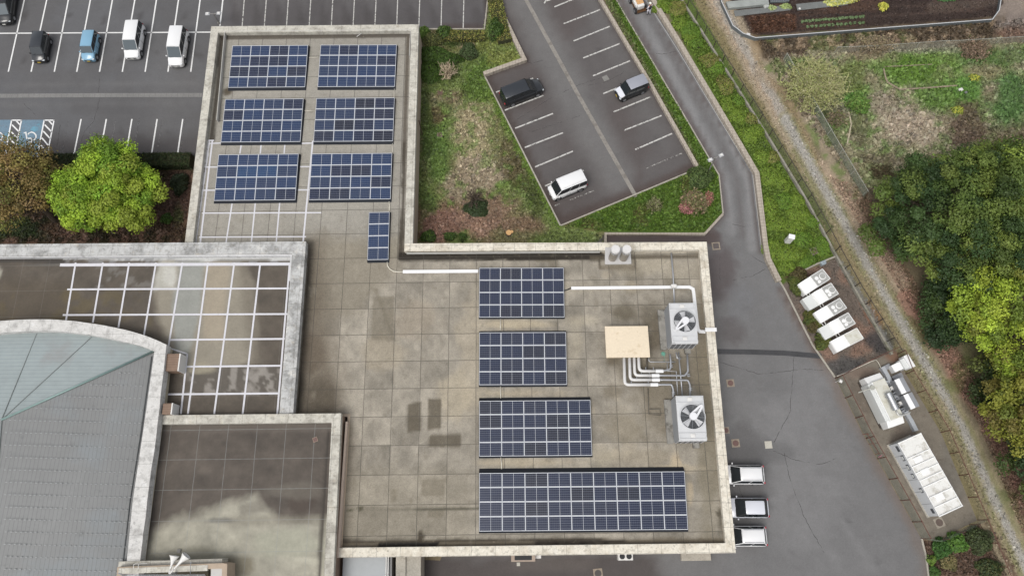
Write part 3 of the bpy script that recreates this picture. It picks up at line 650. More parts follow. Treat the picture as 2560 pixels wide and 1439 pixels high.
    p.line([(850, 1358), (960, 1358), (1340, 1355), (1815, 1350)], 8, S(112, 102, 86), 2, 1.5, .9)
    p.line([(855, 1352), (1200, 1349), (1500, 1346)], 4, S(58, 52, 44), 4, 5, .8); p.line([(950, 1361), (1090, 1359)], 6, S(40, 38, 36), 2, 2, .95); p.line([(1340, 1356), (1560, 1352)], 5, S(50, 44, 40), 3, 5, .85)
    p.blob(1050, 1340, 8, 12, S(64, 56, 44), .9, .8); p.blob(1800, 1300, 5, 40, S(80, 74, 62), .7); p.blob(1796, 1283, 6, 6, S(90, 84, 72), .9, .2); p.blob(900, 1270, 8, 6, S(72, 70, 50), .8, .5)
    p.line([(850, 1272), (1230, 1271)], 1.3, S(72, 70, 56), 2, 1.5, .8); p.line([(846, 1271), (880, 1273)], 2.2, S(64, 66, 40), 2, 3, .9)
    p.line([(572, 228), (566, 230)], 8, S(84, 74, 58), 6, 2, .9)
    rw = random.Random(31)
    for k in range(46):
        x = rw.uniform(770, 1190); y = rw.uniform(640, 1340); L_ = rw.uniform(10, 40); p.line([(x, y), (x+rw.uniform(-4, 4), y+L_)], rw.uniform(1, 3), S(120, 114, 102) if k % 2 else S(178, 170, 154), 4, 3, .35)
    for k in range(26):
        x = rw.uniform(1430, 1750); y = rw.uniform(650, 1150); p.blob(x, y, rw.uniform(6, 18), rw.uniform(6, 22), S(122, 114, 98) if k % 3 else S(186, 174, 152), .4, .8)
    for k in range(30):
        x = rw.uniform(560, 1000); y = rw.uniform(100, 600); p.blob(x, y, rw.uniform(4, 12), rw.uniform(4, 14), S(142, 136, 124), .3, .8)
    # pale patched frame round the exhaust base
    p.line([(1500, 642), (1500, 673), (1588, 673), (1588, 642)], 2, S(82, 74, 62), 1.5, 1, .8)
    p.line([(1500, 668), (1588, 668)], 5, S(122, 112, 96), 3, 2, .7); p.line([(1340, 652), (1376, 654)], 2, S(120, 110, 92), 2, 3, .5)
def paint_main2(p):
    paint_main(p); g = p.c.mean(-1, keepdims=True); p.c = (p.c*.90+.10*g)*np.array([1.01, 1.0, .98])
dk = inset(PL(MAIN, ZC1), .3)
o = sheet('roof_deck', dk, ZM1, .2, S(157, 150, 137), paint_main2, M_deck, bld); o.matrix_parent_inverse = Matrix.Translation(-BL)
def coping(name, pts, wdt, zt, zb, m, side=1):
    b = MB(); w_ = PL(pts, zt); b.ribbon(w_, 0, -wdt*side, zb, zt); return bobj(b, name, m, bevel=.02, seg=1)
# world-outline order is clockwise in the picture -> inside is on the right hand side
coping('coping', [(461, 612), (528, 66), (1047, 61), (1032, 608)], .80, ZC1, ZM1-.2, M_cop1)
coping('coping', [(1011.5, 608.2), (1767, 604), (1840, 1381), (842, 1393)], .80, ZC1-.003, ZM1-.2, M_cop3)
b = MB(); b.ribbon(PL([(842, 1393), (853, 1210), (864, 1053)], ZC1+.003), 0, -.16, ZM1-.2, ZC1+.003); bobj(b, 'coping', mat('pink_coping', S(222, 202, 184), n=((3, .08),)))
# thin metal lip inside the long copings
M_lip = mat('pale_lip', S(206, 204, 198), rough=.7, n=((2, .08),))
b = MB(); b.ribbon(PL([(541, 300), (561, 78), (1027, 74), (1024, 140)], ZC1), .0, -.05, ZM1, ZC1+.02); bobj(b, 'flashing', M_lip)
b = MB(); b.ribbon(PL([(1016, 631.5), (1500, 628)], ZC1), .0, -.05, ZM1+.2, ZC1+.015); bobj(b, 'flashing', M_lip)
# ---- roof over the left part
def jag(o, k=.02): return o
R2 = [(-330, 613), (765, 603), (733, 1032), (733, 1060), (-330, 1060)]
b = MB(); b.prism(inset(PL(R2, ZC2), .06), 0, ZR2-.03); bobj(b, 'upper_wall', mat('weathered_wall', S(112, 104, 92), rough=.95, n=((.7, .15), (5, .15)), stain=(1.5, S(70, 64, 54), .5, .15, .8)))
J2 = P(445, 722, ZR2)
M_deck2 = mat('painted_roof', attr=True, rough=.85, n=((.8, .08), (5, .08), (26, .1)), joints=(J2.x, J2.y, 2.5, 2.5, .03, S(134, 130, 122), .45), bump=(30, .2, .01))
def paint_r2(p):
    n = fbm(p.X, p.Y, 1.4, 4, 5)-.5; p.c *= (1+.6*n)[..., None]; n = fbm(p.X, p.Y, .4, 3, 6)-.5; p.c *= (1+.35*n)[..., None]
    p.poly([(-50, 700), (170, 700), (170, 800), (-50, 800)], S(86, 76, 62), 30, 16, .6); p.mottle([(-60, 720), (380, 720), (380, 830), (-60, 830)], S(104, 92, 62), .05, .1, 'n1', .5)
    p.poly([(394, 640), (600, 640), (630, 700), (640, 800), (636, 900), (560, 930), (460, 930), (420, 860), (388, 760)], S(150, 143, 128), 22, 10, .95)
    p.poly([(450, 640), (514, 640), (500, 780), (470, 900), (440, 880), (434, 760)], S(152, 154, 148), 10, 6, .85)
    p.poly([(398, 650), (446, 650), (438, 722), (386, 722)], S(190, 188, 178), 10, 8, .8); p.blob(424, 690, 16, 24, S(210, 208, 200), .5)
    p.poly([(515, 655), (575, 655), (560, 850), (505, 850)], S(170, 158, 138), 12, 8, .7)
    p.line([(606, 640), (622, 740), (640, 900)], 10, S(112, 104, 92), 34, 10, .85)
    p.poly([(470, 915), (740, 915), (736, 985), (466, 985)], S(96, 90, 82), 6, 6, .9)
    p.mottle([(470, 915), (740, 915), (736, 985), (466, 985)], S(156, 150, 142), .0, .1, 'n2', .8); p.blob(500, 920, 40, 12, S(160, 152, 132), .8)
    p.mottle([(240, 655), (385, 655), (380, 720), (240, 720)], S(128, 124, 118), .05, .08, 'n2', .6)
    p.blob(-6, 680, 14, 20, S(180, 176, 160), .8); p.line([(-50, 648), (160, 652)], 6, S(62, 58, 54), 2, 1, .9); p.line([(0, 660), (160, 662)], 1, S(112, 110, 106), 1, 1, .6)
    p.poly([(160, 640), (460, 640), (460, 650), (160, 650)], S(206, 206, 204), 2, 2, .9); p.mottle([(160, 640), (700, 640), (700, 656), (160, 656)], S(140, 140, 140), .03, .06, 'n2', .8, 2)
    p.poly([(455, 636), (735, 636), (735, 652), (455, 652)], S(214, 214, 212), 2, 2, .85); p.blob(600, 650, 80, 4, S(96, 90, 76), .7)
    for x in (352, 610): p.line([(x, 640), (x+10, 700)], 5, S(100, 92, 80), 6, 4, 0)
o = sheet('painted_deck', inset(PL(R2, ZC2), .5), ZR2, .2, S(92, 84, 74), paint_r2, M_deck2, bld); o.matrix_parent_inverse = Matrix.Translation(-BL)
coping('coping', [(-330, 613), (765, 603), (732.5, 1037)], 1.22, ZC2, ZR2-.2, M_cop2)
b = MB(); b.ribbon(PL([(-330, 640), (729, 634), (726, 700)], ZC2), 0, -.16, ZR2, ZC2-.14); bobj(b, 'flashing', mat('white_step', S(214, 214, 214), n=((1, .1), (6, .1)), stain=(1.6, S(150, 148, 146), .55, .1, .6)))
# white waterproofing strips laid over the joints
M_strip = mat('white_strip', S(222, 221, 226), rough=.6, n=((2, .05), (10, .06)), stain=[(1.2, S(186, 180, 176), .62, .1, .5)])
b = MB()
def wstrip(pts, z, w=.16): b.ribbon(PL(pts, z), -w/2, w/2, z-.01, z)
z2 = ZR2+.022
vx = [(188, 178, 722), (256, 246, 722), (322, 312, 722), (389, 379, 722), (455, 445, 722), (519, 511, 722), (585, 577, 722), (650, 643, 722)]
def vline(xa, ya, xb, yb, y0, y1): k = (xb-xa)/(yb-ya); return [(xa+k*(y0-ya), y0), (xa+k*(y1-ya), y1)]
for i, (xa, xb, yb) in enumerate(vx):
    y1 = (800, 806, 818, 838, 878, 1034, 1034, 1034)[i]; wstrip(vline(xa, 662, xb, yb, 656, y1), z2)
wstrip([(724, 660), (693, 1034)], z2); wstrip([(468, 884), (452, 1034)], z2); wstrip([(412, 866), (468, 884)], z2, .12)
z2 += .006
for y, x0, x1 in ((661, 150, 728), (722, 168, 722), (786, 157, 718), (848, 426, 712), (915, 452, 704), (984, 420, 699)): wstrip([(x0, y+1), (x1, y-1.5)], z2, .17 if y > 700 else .3)
bobj(b, 'joint_strip', M_strip)
b = MB(); z1 = ZM1+.016
for xa, xb in ((580, 566), (638, 629), (699, 691)):
    wstrip(vline(xa, 510, xb, 600, 505, 612), z1, .13); wstrip(vline(xa, 510, xb, 600, 360, 384), z1, .13)
wstrip([(782, 352), (757, 612)], z1, .16); wstrip([(531, 350), (500, 612)], z1, .16); wstrip([(524, 350), (489, 612)], z1, .07)
z1 += .006
for y, x0, x1 in ((417, 512, 778), (475, 505, 775), (532, 505, 803), (592, 498, 765), (358, 521, 556), (358, 752, 790)): wstrip([(x0, y+.5), (x1, y-.5)], z1, .13)
wstrip([(520, 351), (535, 351)], z1, .12)
bobj(b, 'wing_joint_strip', M_strip)
b = MB(); b.ribbon(PL([(518, 352), (480, 612)], ZM1+.03), -.35, .35, ZM1+.005, ZM1+.012); bobj(b, 'sealant_band', mat('patchy_sealant', S(196, 196, 196), n=((2, .12),), stain=(1.6, S(130, 126, 120), .48, .1, .9)))
# ---- block roof beside the hall
BK = [(250, 1038), (853, 1032), (828, 1560), (250, 1560)]
b = MB(); b.prism(inset(PL(BK, ZCB), .06), 0, ZB-.03); bobj(b, 'block_wall', M_wallb)
J3 = P(563, 1147, ZB)
M_deck3 = mat('block_deck', attr=True, rough=.85, n=((.6, .07), (4, .07), (26, .1)), joints=(J3.x, J3.y, 2.53, 2.53, .04, S(150, 152, 150), .6), bump=(30, .2, .01))
def paint_bk(p):
    n = fbm(p.X, p.Y, 1.6, 4, 15)-.5; p.c *= (1+.4*n)[..., None]
    LT = S(172, 168, 152)
    p.poly([(360, 1345), (410, 1310), (480, 1285), (560, 1255), (640, 1235), (655, 1262), (700, 1300), (830, 1295), (840, 1500), (340, 1500)], LT, 26, 16, .9)
    n = fbm(p.X, p.Y, .6, 4, 65)-.5; p.c *= (1+.5*n)[..., None]; n = fbm(p.X*.6, p.Y*1.6, 2.2, 4, 66)-.5; p.c *= (1+.5*n)[..., None]
    p.poly([(600, 1262), (660, 1244), (660, 1276), (600, 1290)], S(118, 112, 102), 10, 6, .6); p.blob(755, 1250, 36, 32, S(78, 68, 60), .9, .4); p.blob(740, 1225, 90, 20, S(112, 106, 96), .6); p.poly([(560, 1290), (820, 1285), (820, 1310), (560, 1312)], S(130, 124, 110), 12, 8, .5)
    p.blob(560, 1300, 40, 6, S(110, 108, 102), .7); p.blob(480, 1385, 60, 18, S(128, 124, 108), .6); p.blob(720, 1360, 110, 40, S(164, 164, 146), .6); p.blob(760, 1400, 40, 12, S(192, 188, 170), .7); p.blob(600, 1410, 40, 26, S(120, 112, 92), .7)
    p.line([(398, 1060), (372, 1250), (352, 1440)], 7, S(52, 47, 42), 3, 4, .9); p.line([(822, 1062), (806, 1300), (797, 1440)], 4, S(60, 54, 48), 3, 2, .9)
    p.line([(398, 1060), (820, 1056)], 3, S(70, 64, 58), 3, 2, .8); p.poly([(400, 1060), (830, 1056), (830, 1078), (400, 1082)], S(104, 96, 88), 3, 2, .7)
o = sheet('block_roof_deck', inset(PL(BK, ZCB), .3), ZB, .2, S(92, 84, 76), paint_bk, M_deck3, bld); o.matrix_parent_inverse = Matrix.Translation(-BL)
coping('coping', [(390, 1037), (853, 1032), (828, 1560)], .80, ZCB, ZB-.2, M_cop1)
# ---- hall with its curved parapet
outer = [(-330, 900), (-200, 842), (-90, 814), (0, 801.5), (62, 798), (125, 797.5), (187, 802), (250, 811), (312, 823), (375, 842), (415.5, 861), (394, 1057), (360, 1316), (349, 1411), (330, 1600)]
inner = [(-330, 935), (-200, 876), (-90, 845), (0, 831.5), (75, 826.5), (150, 827), (225, 836), (300, 851), (345, 862), (375, 872), (386, 878), (359, 1070), (332, 1250), (316, 1410), (296, 1600)]
def resample(pts, n):
    d = [0]
    for a, c in zip(pts[:-1], pts[1:]): d.append(d[-1]+math.dist(a, c))
    o = []; 
    for k in range(n):
        t = d[-1]*k/(n-1); i = max(j for j in range(len(d)) if d[j] <= t+1e-9); i = min(i, len(pts)-2); q = (t-d[i])/(d[i+1]-d[i]); o.append((pts[i][0]+(pts[i+1][0]-pts[i][0])*q, pts[i][1]+(pts[i+1][1]-pts[i][1])*q))
    return o
def two_sided(o_, i_, ci, n1=30, n2=20):
    A = resample(o_[:ci+1], n1)+resample(o_[ci:], n2)[1:]; B = resample(i_[:ci+1], n1)+resample(i_[ci:], n2)[1:]; return A, B
oA, iA = two_sided(outer, inner, 10)
b = MB(); n = len(oA); vs = []; rj = random.Random(3)
for (a, c) in zip(oA, iA):
    jx = rj.uniform(-1, 1)*1.0
    pa, pc = P(a[0]+jx, a[1], ZCH), P(c[0], c[1], ZCH)
    for q in (pa, pc):
        vs += [(q.x, q.y, ZCH-.9), (q.x, q.y, ZCH)]
fs = []
for i in range(n-1):
    a, c = 4*i, 4*(i+1); fs += [(a+1, c+1, c+3, a+3), (a, c, c+1, a+1), (a+2, a+3, c+3, c+2), (a, a+2, c+2, c)]
fs += [(0, 1, 3, 2), (4*n-4, 4*n-2, 4*n-1, 4*n-3)]
b.add(vs, [f[::-1] for f in fs]); o = bobj(b, 'curved_coping', M_hallc)
hall = [P(x, y, ZCH) for x, y in oA]+[P(-330, 1600, ZCH)]
b = MB(); b.prism(inset(hall, .12), 0, ZCH-.85); bobj(b, 'hall_wall', mat('beige_wall', S(196, 186, 164), rough=.9, n=((.6, .08), (5, .06))))
ZE, ZA_ = 5.0, 7.6
apex = P(4, 1049, ZA_); eave = [P(x, y, ZE) for x, y in iA]
M_teal = mat('patina_roof', S(172, 182, 182), rough=.55, metal=.15, n=((.16, .07), (1.5, .05)), stain=[(.22, S(166, 166, 164), .52, .15, .7)], joints=(0, 0, 0, .36, .03, S(142, 150, 150), .8))
M_grey = mat('grey_metal_roof', S(140, 141, 140), rough=.55, metal=.15, n=((.2, .05), (1.5, .04)), stain=[(.16, S(144, 152, 156), .50, .14, .5), (1.4, S(116, 118, 118), .60, .1, .5)], joints=(0, 0, .30, 0, .03, S(112, 114, 114), .8))
k0 = 29
b = MB(); b.add([tuple(apex)]+[tuple(e) for e in eave[:k0+1]], [(0, i+2, i+1) for i in range(k0)]); bobj(b, 'fan_roof', M_teal)
rend = P(-40, 1620, ZA_)
b = MB(); b.add([tuple(apex)]+[tuple(e) for e in eave[k0:]]+[tuple(rend)], [tuple([0]+[len(eave[k0:])+1]+list(range(len(eave[k0:]), 0, -1)))]); SIDE = b
wst = [P(-330, 935, ZE), P(-330, 1620, ZE)]
b = MB(); b.add([tuple(apex), tuple(wst[0]), tuple(wst[1]), tuple(rend)], [(0, 1, 2, 3)]); bobj(b, 'side_roof', M_grey)
# stepped laps: short pale clips in rows
b = SIDE; rr = random.Random(5)
A_, B_ = apex, eave[k0]; nrm = (eave[-1]-eave[k0]).cross(rend-eave[k0]).normalized()
def on_side(px, py):
    d = CR @ Vector(((px-1280.0)/F, -(py-719.5)/F, -1.0)); o_ = Vector((0, 0, H)); t = (eave[k0]-o_).dot(nrm)/d.dot(nrm); return o_+d*t
for r in range(17):
    y0 = 925+31*r
    for k in range(40):
        px = 10+k*12.5+(3 if r % 2 else 0)+rr.uniform(-1, 1); py = y0+ (px/400)*9
        hx = 4+(px)*0; 
        yl = 1049-(px-4)*(1049-884)/(376-4)
        xr = 377-(py-884)*(377-318)/(1404-884)
        if px > xr-6 or py < yl+8: continue
        q = on_side(px, py); q2 = on_side(px+5.5, py+.1)
        d = (q2-q); b.box(((q.x+q2.x)/2, (q.y+q2.y)/2, (q.z+q2.z)/2-.01), (d.length, .05, .035), 0, 1)
bobj(b, 'side_roof', [M_grey, mat('lap_edge', S(160, 163, 163), rough=.5, metal=.1)])
b = MB(); hip = [apex+Vector((0, 0, .05)), eave[k0]+Vector((0, 0, .12))]; b.tube(hip, .10, 8); bobj(b, 'hip_cap', mat('green_patina', S(136, 160, 156), rough=.5, metal=.2, n=((3, .1),)), smooth=True)
b = MB()
for x, y in ((92, 834), (228, 843)): b.tube([apex+Vector((0, 0, .03)), P(x, y, ZE+.08)], .045, 6)
b.tube([apex+Vector((0, 0, .03)), rend+Vector((0, 0, .05))], .07, 6)
bobj(b, 'ridge_batten', mat('batten', S(146, 152, 150), rough=.5, metal=.2))
b = MB(); b.tube([P(379, 890, ZE+.12), P(352, 1082, ZE+.12), P(325, 1250, ZE+.12), P(307, 1408, ZE+.12)], .035, 6); bobj(b, 'lightning_wire', mat('dark_wire', S(70, 74, 76), rough=.5))
b = MB(); b.ribbon(PL([(376, 886), (350, 1075), (322, 1250), (306, 1410)], ZE+.03), -.0, .22, ZE-.2, ZE+.02); bobj(b, 'roof_gutter', mat('dark_gutter', S(74, 78, 80), rough=.6, n=((3, .15),)))
# wooden louvre boxes on the hall wall
M_wood = mat('brown_louvre', S(138, 114, 96), rough=.7, n=((2, .12),), joints=(0, 0, 0, .22, .03, S(104, 76, 58), .9)); M_whi = mat('white_metal', S(232, 230, 226), rough=.45, n=((2, .03),), spec=.5)
def wall_box(x, y, sx, sy, z0, h):
    e = P(x, y, z0+h); b = MB(); b.box((e.x, e.y, z0), (sx, sy, h)); o = bobj(b, 'louvre_box', M_wood, bevel=.02)
    c = MB(); c.box((e.x+sx/2+.06, e.y, z0), (.12, sy+.04, h+.03)); o2 = c.obj('edge_trim', M_whi, parent=o, bevel=.02)
wall_box(430, 905, 1.15, 1.55, ZR2, 1.35); wall_box(417, 1021, .75, .95, ZR2, 1.35)
# small roof house at the bottom edge
ZP = 6.3
b = MB(); b.ribbon(PL([(282, 1560), (293, 1416), (555, 1406), (568, 1408), (566, 1560)], ZP), -.0, -.42, ZB, ZP); bobj(b, 'stair_house_wall', M_wall, bevel=.02)
b = MB(); b.ribbon(PL([(298, 1419), (520, 1411)], ZP), .0, -.44, ZP-.2, ZP+.05); b.ribbon(PL([(296, 1409), (555, 1402)], ZP-.5), .2, -.2, ZB, ZP-.5); bobj(b, 'stair_house_coping', M_cop1)
b = MB(); b.prism(PL([(528, 1411), (563, 1410), (562, 1560), (524, 1560)], ZP-.2), ZB, ZP-.2); bobj(b, 'stair_house_slab', mat('pale_slab', S(206, 204, 200), n=((1, .05),)))
b = MB(); b.prism(PL([(300, 1425), (520, 1418), (520, 1560), (296, 1560)], ZB+.4), ZB, ZB+.3); bobj(b, 'stair_house_floor', mat('mossy_floor', S(62, 56, 40), n=((2, .3), (9, .3)), stain=(1.2, S(96, 96, 40), .6, .1, .5)))
# canopy and edge walls at the bottom centre
b = MB(); b.prism(PL([(858, 1385), (972, 1384), (968, 1560), (852, 1560)], 2.6), 2.35, 2.6); bobj(b, 'canopy', mat('canopy_sheet', S(158, 162, 164), rough=.45, metal=.2, n=((.3, .08), (3, .03))))
b = MB()
for x in (966, 971): b.tube([P(x, 1385, 2.72), P(x-3, 1560, 2.72)], .05, 6)
bobj(b, 'canopy_rail', M_whi)
b = MB(); b.prism(PL([(974, 1385), (980, 1385), (978, 1560), (970, 1560)], 2.5), 0, 2.5); bobj(b, 'canopy_edge', mat('grey_edge', S(140, 140, 140)))
b = MB(); b.prism(PL([(990, 1385), (1014, 1385), (1013, 1560), (988, 1560)], 2.9), 0, 2.9); b.prism(PL([(1014, 1385), (1052, 1385), (1052, 1560), (1013, 1560)], 2.7), 0, 2.7); bobj(b, 'porch_wall', M_conc)
# down pipe on the garden side
b = MB(); a_ = P(1044, 300, 3.1); b.tube([(a_.x+.12, a_.y, 3.0), (a_.x+.12, a_.y, .05)], .05, 8); bobj(b, 'down_pipe', mat('brown_pipe', S(84, 66, 52)))
# ================================================================ SOLAR ARRAYS
M_fr = mat('panel_frame', S(212, 215, 221), rough=.5)
M_black = mat('black_skirt', S(44, 47, 53), rough=.85, n=((3, .08),), spec=.2)
def cell_mat(name, c, c2):
    m = bpy.data.materials.new(name); m.use_nodes = True; nt = m.node_tree; N = nt.nodes; L = nt.links; b = N['Principled BSDF']
    b.inputs['Roughness'].default_value = .25; b.inputs['Specular IOR Level'].default_value = .3
    tc = N.new('ShaderNodeTexCoord'); sp = N.new('ShaderNodeSeparateXYZ'); L.new(tc.outputs['Object'], sp.inputs[0])
    def mt(op, a, q, cl=False):
        x = N.new('ShaderNodeMath'); x.operation = op; x.use_clamp = cl
        for i, v in enumerate((a, q)):
            if v is None: continue
            if isinstance(v, (int, float)): x.inputs[i].default_value = v
            else: L.new(v, x.inputs[i])
        return x.outputs[0]
    def ln(ax, p, hw, off=0.0):
        t = mt('DIVIDE', mt('ADD', sp.outputs[ax], off+50*p), p); d = mt('MULTIPLY', mt('SUBTRACT', .5, mt('ABSOLUTE', mt('SUBTRACT', mt('FRACT', t, None), .5), None)), p)
        return mt('LESS_THAN', d, hw)
    nz = N.new('ShaderNodeTexNoise'); nz.inputs['Scale'].default_value = 1.6; L.new(tc.outputs['Object'], nz.inputs['Vector'])
    rg = N.new('ShaderNodeMix'); rg.data_type = 'RGBA'; rg.inputs[6].default_value = (*c, 1); rg.inputs[7].default_value = (*c2, 1); L.new(nz.outputs['Fac'], rg.inputs[0])
    k = mt('MAXIMUM', mt('MULTIPLY', ln(1, .196, .008, .0), .75), mt('MULTIPLY', ln(0, .165, .006), .28))
    k = mt('MAXIMUM', k, mt('MULTIPLY', ln(0, .041, .0035), .10))
    mx = N.new('ShaderNodeMix'); mx.data_type = 'RGBA'; L.new(k, mx.inputs[0]); L.new(rg.outputs[2], mx.inputs[6]); mx.inputs[7].default_value = (*S(158, 164, 176), 1)
    L.new(mx.outputs[2], b.inputs['Base Color']); return m
M_cell = [cell_mat('solar_cells_%s' % n, S(*a), S(*c)) for n, a, c in (('navy', (32, 42, 70), (28, 34, 56)), ('dark', (32, 34, 50), (27, 31, 48)), ('blue', (36, 60, 98), (32, 48, 80)), ('violet', (38, 40, 56), (33, 42, 66)), ('bright', (36, 72, 112), (30, 56, 94)), ('steel', (42, 58, 88), (36, 49, 78)))]
MW, MH = 1.0, 1.0
panel_cache = {}
def array(label, pts, nc, nr, rise, skirts, tone, group='solar arrays bolted to the flat roof'):
    """pts: NW NE SE SW picture corners of the panel plane; skirts: overhang in metres N E S W"""
    zb = ZM1+.16; zt = zb+rise
    NW, NE, SE, SW = P(*pts[0], zt), P(*pts[1], zt), P(*pts[2], zb), P(*pts[3], zb)
    W = ((NE-NW).length+(SE-SW).length)/2; D = ((NW-SW).length+(NE-SE).length)/2
    c = (NW+NE+SE+SW)/4; rz = math.atan2((NE-NW).y+(SE-SW).y, (NE-NW).x+(SE-SW).x)
    e = empty('solar_array', (c.x, c.y, ZM1), rz, label, 'solar array', group)
    sl_ = math.asin(min(.5, rise/D)); w, d = W/nc, D/nr
    # black skirt round the rack
    b = MB(); z0 = .02; n_, e_, s_, w_ = skirts; hx, hy = W/2, D/2*math.cos(sl_)
    top = [(-hx-.02, -hy-.02, .16-.03), (hx+.02, -hy-.02, .16-.03), (hx+.02, hy+.02, .16+rise-.03), (-hx-.02, hy+.02, .16+rise-.03)]
    bot = [(-hx-w_, -hy-s_, z0), (hx+e_, -hy-s_, z0), (hx+e_, hy+n_, z0), (-hx-w_, hy+n_, z0)]
    b.add(bot+top, [(3, 2, 1, 0), (4, 5, 6, 7), (0, 1, 5, 4), (1, 2, 6, 5), (2, 3, 7, 6), (3, 0, 4, 7)])
    b.obj('wind_skirt', M_black, parent=e)
    rr = random.Random(label)
    key = (round(w, 3), round(d, 3))
    for j in range(nr):
        for i in range(nc):
            t = tone[rr.randrange(len(tone))] if isinstance(tone, str) else 0
            kk = key+(t,)
            if kk not in panel_cache:
                pb = MB(); pb.box((0, 0, -.02), (w-.05, d-.05, .04))
                fb = MB(); g = .035
                for sx in (-1, 1): fb.box((sx*(w/2-g/2-.004), 0, -.015), (g, d-.01, .052))
                for sy in (-1, 1): fb.box((0, sy*(d/2-g*.7-.004), -.015), (w-2*g-.02, g*1.4, .050))
                fb.box((0, 0, -.015), (.024, d-2.8*g-.02, .043))
                po = pb.obj('solar_panel', M_cell[int(t)]); fo = fb.obj('frame', M_fr); panel_cache[kk] = (po.data, fo.data); bpy.data.objects.remove(po); bpy.data.objects.remove(fo)
            po = bpy.data.objects.new('solar_panel', panel_cache[kk][0]); COL.objects.link(po); po.parent = e
            fo = bpy.data.objects.new('frame', panel_cache[kk][1]); COL.objects.link(fo); fo.parent = po
            y = (j+.5-nr/2)*d
            po.location = ((i+.5-nc/2)*w, y*math.cos(sl_), .16+rise/2+y*math.sin(sl_)+.01); po.rotation_euler = (sl_, 0, 0)
    return e
T1 = '0055323502'; T2 = '552252520'; T3 = '0550113305'
array('four by four solar array nearest the top left corner of the roof', [(579, 115), (769, 114), (764, 218), (573, 220)], 4, 4, .25, (.10, .10, .28, .03), T1)
array('four by four solar array in the top right corner of the narrow wing', [(800, 113), (991, 113), (988, 217), (796, 218)], 4, 4, .25, (.10, .08, .28, .03), T2)
array('solar array at the left of the middle pair on the narrow wing', [(561, 249), (758, 247), (752, 355), (555, 356)], 4, 4, .25, (.08, .12, .26, .03), T2)
array('solar array at the right of the middle pair on the narrow wing', [(790, 246), (986, 245), (983, 353), (785, 355)], 4, 4, .25, (.08, .06, .26, .03), T3+'5')
array('bluest solar array above the white ruled part of the wing', [(545, 387), (746, 385), (739, 500), (537, 502)], 4, 4, .25, (.12, .14, .24, .05), '522250024')
array('solar array directly above the small one with a dark bottom row', [(779, 385), (981, 383), (976, 498), (773, 500)], 4, 4, .25, (.12, .08, .24, .05), '020503252')
array('small narrow solar array only one panel wide', [(923, 531), (974, 530), (971, 649), (918, 650)], 1, 4, .22, (.10, .08, .24, .03), '00525', None)
array('solar array that the long white cable tray runs into', [(1198, 669), (1409, 670), (1411, 792), (1198, 794)], 4, 4, .3, (.20, .03, .12, .02), '00011300')
array('second solar array of the lower column with a gap of pale deck above it', [(1198, 831), (1414, 830), (1418, 961), (1198, 962)], 4, 4, .3, (.26, .03, .14, .02), '00103013')
array('five panels wide solar array second from the bottom', [(1198, 1002), (1476, 999), (1480, 1138), (1198, 1140)], 5, 4, .32, (.36, .04, .14, .02), '0011300')
array('longest solar array lying along the bottom parapet', [(1198, 1181), (1712, 1178), (1719, 1322), (1198, 1328)], 9, 4, .34, (.42, .04, .16, .02), '00001030001303100000')
# ---- cable trays and conduits on the deck
M_tray = mat('white_tray', S(250, 250, 250), rough=.45, n=((6, .03),))
def tray(label, pts, w, h=.12, z=ZM1, cat='cable tray', m=None):
    b = MB(); b.ribbon(PL(pts, z+h), -w/2, w/2, z+.02, z+h); return tag(b.obj('cable_tray', m or M_tray, bevel=.015, seg=1), label, cat)
tray('straight white cable tray between the small array and the lower arrays', [(1007, 678.5), (1196, 677)], .32)
o = tray('white cable tray bending down behind the upper cooling unit to the parapet', [(1428, 719.5), (1684, 717), (1724, 717), (1733, 722), (1735, 735), (1742, 800), (1745, 822), (1750, 828), (1768, 829)], .30)
b = MB(); b.box((0, 0, 0), (1.05, .36, .1)); b.box((0, 0, -.55), (.9, .3, .55)); o2 = b.obj('cable_tray_cover', M_tray, loc=P(1777, 824, ZC1+.02), bevel=.015); tag(o2, 'short white cover carrying the tray over the parapet', 'cable cover')
M_cond = mat('cream_conduit', S(222, 216, 200), rough=.5)
def conduit(label, pts, r, m=None, name='conduit', cat='conduit', n=6):
    b = MB(); b.tube([P(x, y, z) for x, y, z in pts], r, n); return tag(b.obj(name, m or M_cond, smooth=True), label, cat)
z = ZM1+.06
conduit('cream conduit curving from the small array to the straight tray', [(968, 655, z), (969, 664, z), (974, 672, z), (984, 678, z), (996, 679.5, z), (1008, 679.5, z)], .055)
conduit('cream conduit joining the small array to the array above', [(973, 504, z), (974, 515, z), (973, 527, z)], .055)
conduit('short cream conduit between the upper right arrays of the wing', [(986, 222, z), (985, 246, z)], .035)
conduit('thin cream conduit across the gap of the top pair of arrays', [(772, 144, z), (796, 144, z)], .03)
conduit('thin cream conduit across the gap of the middle pair of arrays', [(757, 277, z), (787, 277, z)], .03)
conduit('pale conduit between the first and second lower arrays', [(1251, 797, z), (1251, 826, z)], .045)
conduit('pale conduit between the second and third lower arrays', [(1251, 965, z), (1252, 998, z)], .045)
conduit('curved pale conduit between the two widest arrays', [(1252, 1142, z), (1254, 1158, z), (1254, 1172, z)], .045)
conduit('thin pale conduit above the right array of the bottom wing pair', [(981, 358, z), (981, 381, z)], .03)
conduit('short black cable at the end of the bent tray', [(1409, 727, z), (1418, 724, z), (1430, 719, z)], .06, mat('black_cable', S(40, 40, 42), rough=.5))
M_gal = mat('galvanised', S(188, 190, 194), rough=.4, metal=.5, n=((3, .08),))
conduit('grey pipe running from the top parapet to the upper cooling unit', [(1678, 632, ZM1+.25), (1683, 690, ZM1+.25), (1686, 760, ZM1+.25)], .075, M_gal, 'pipe', 'pipe', 8)
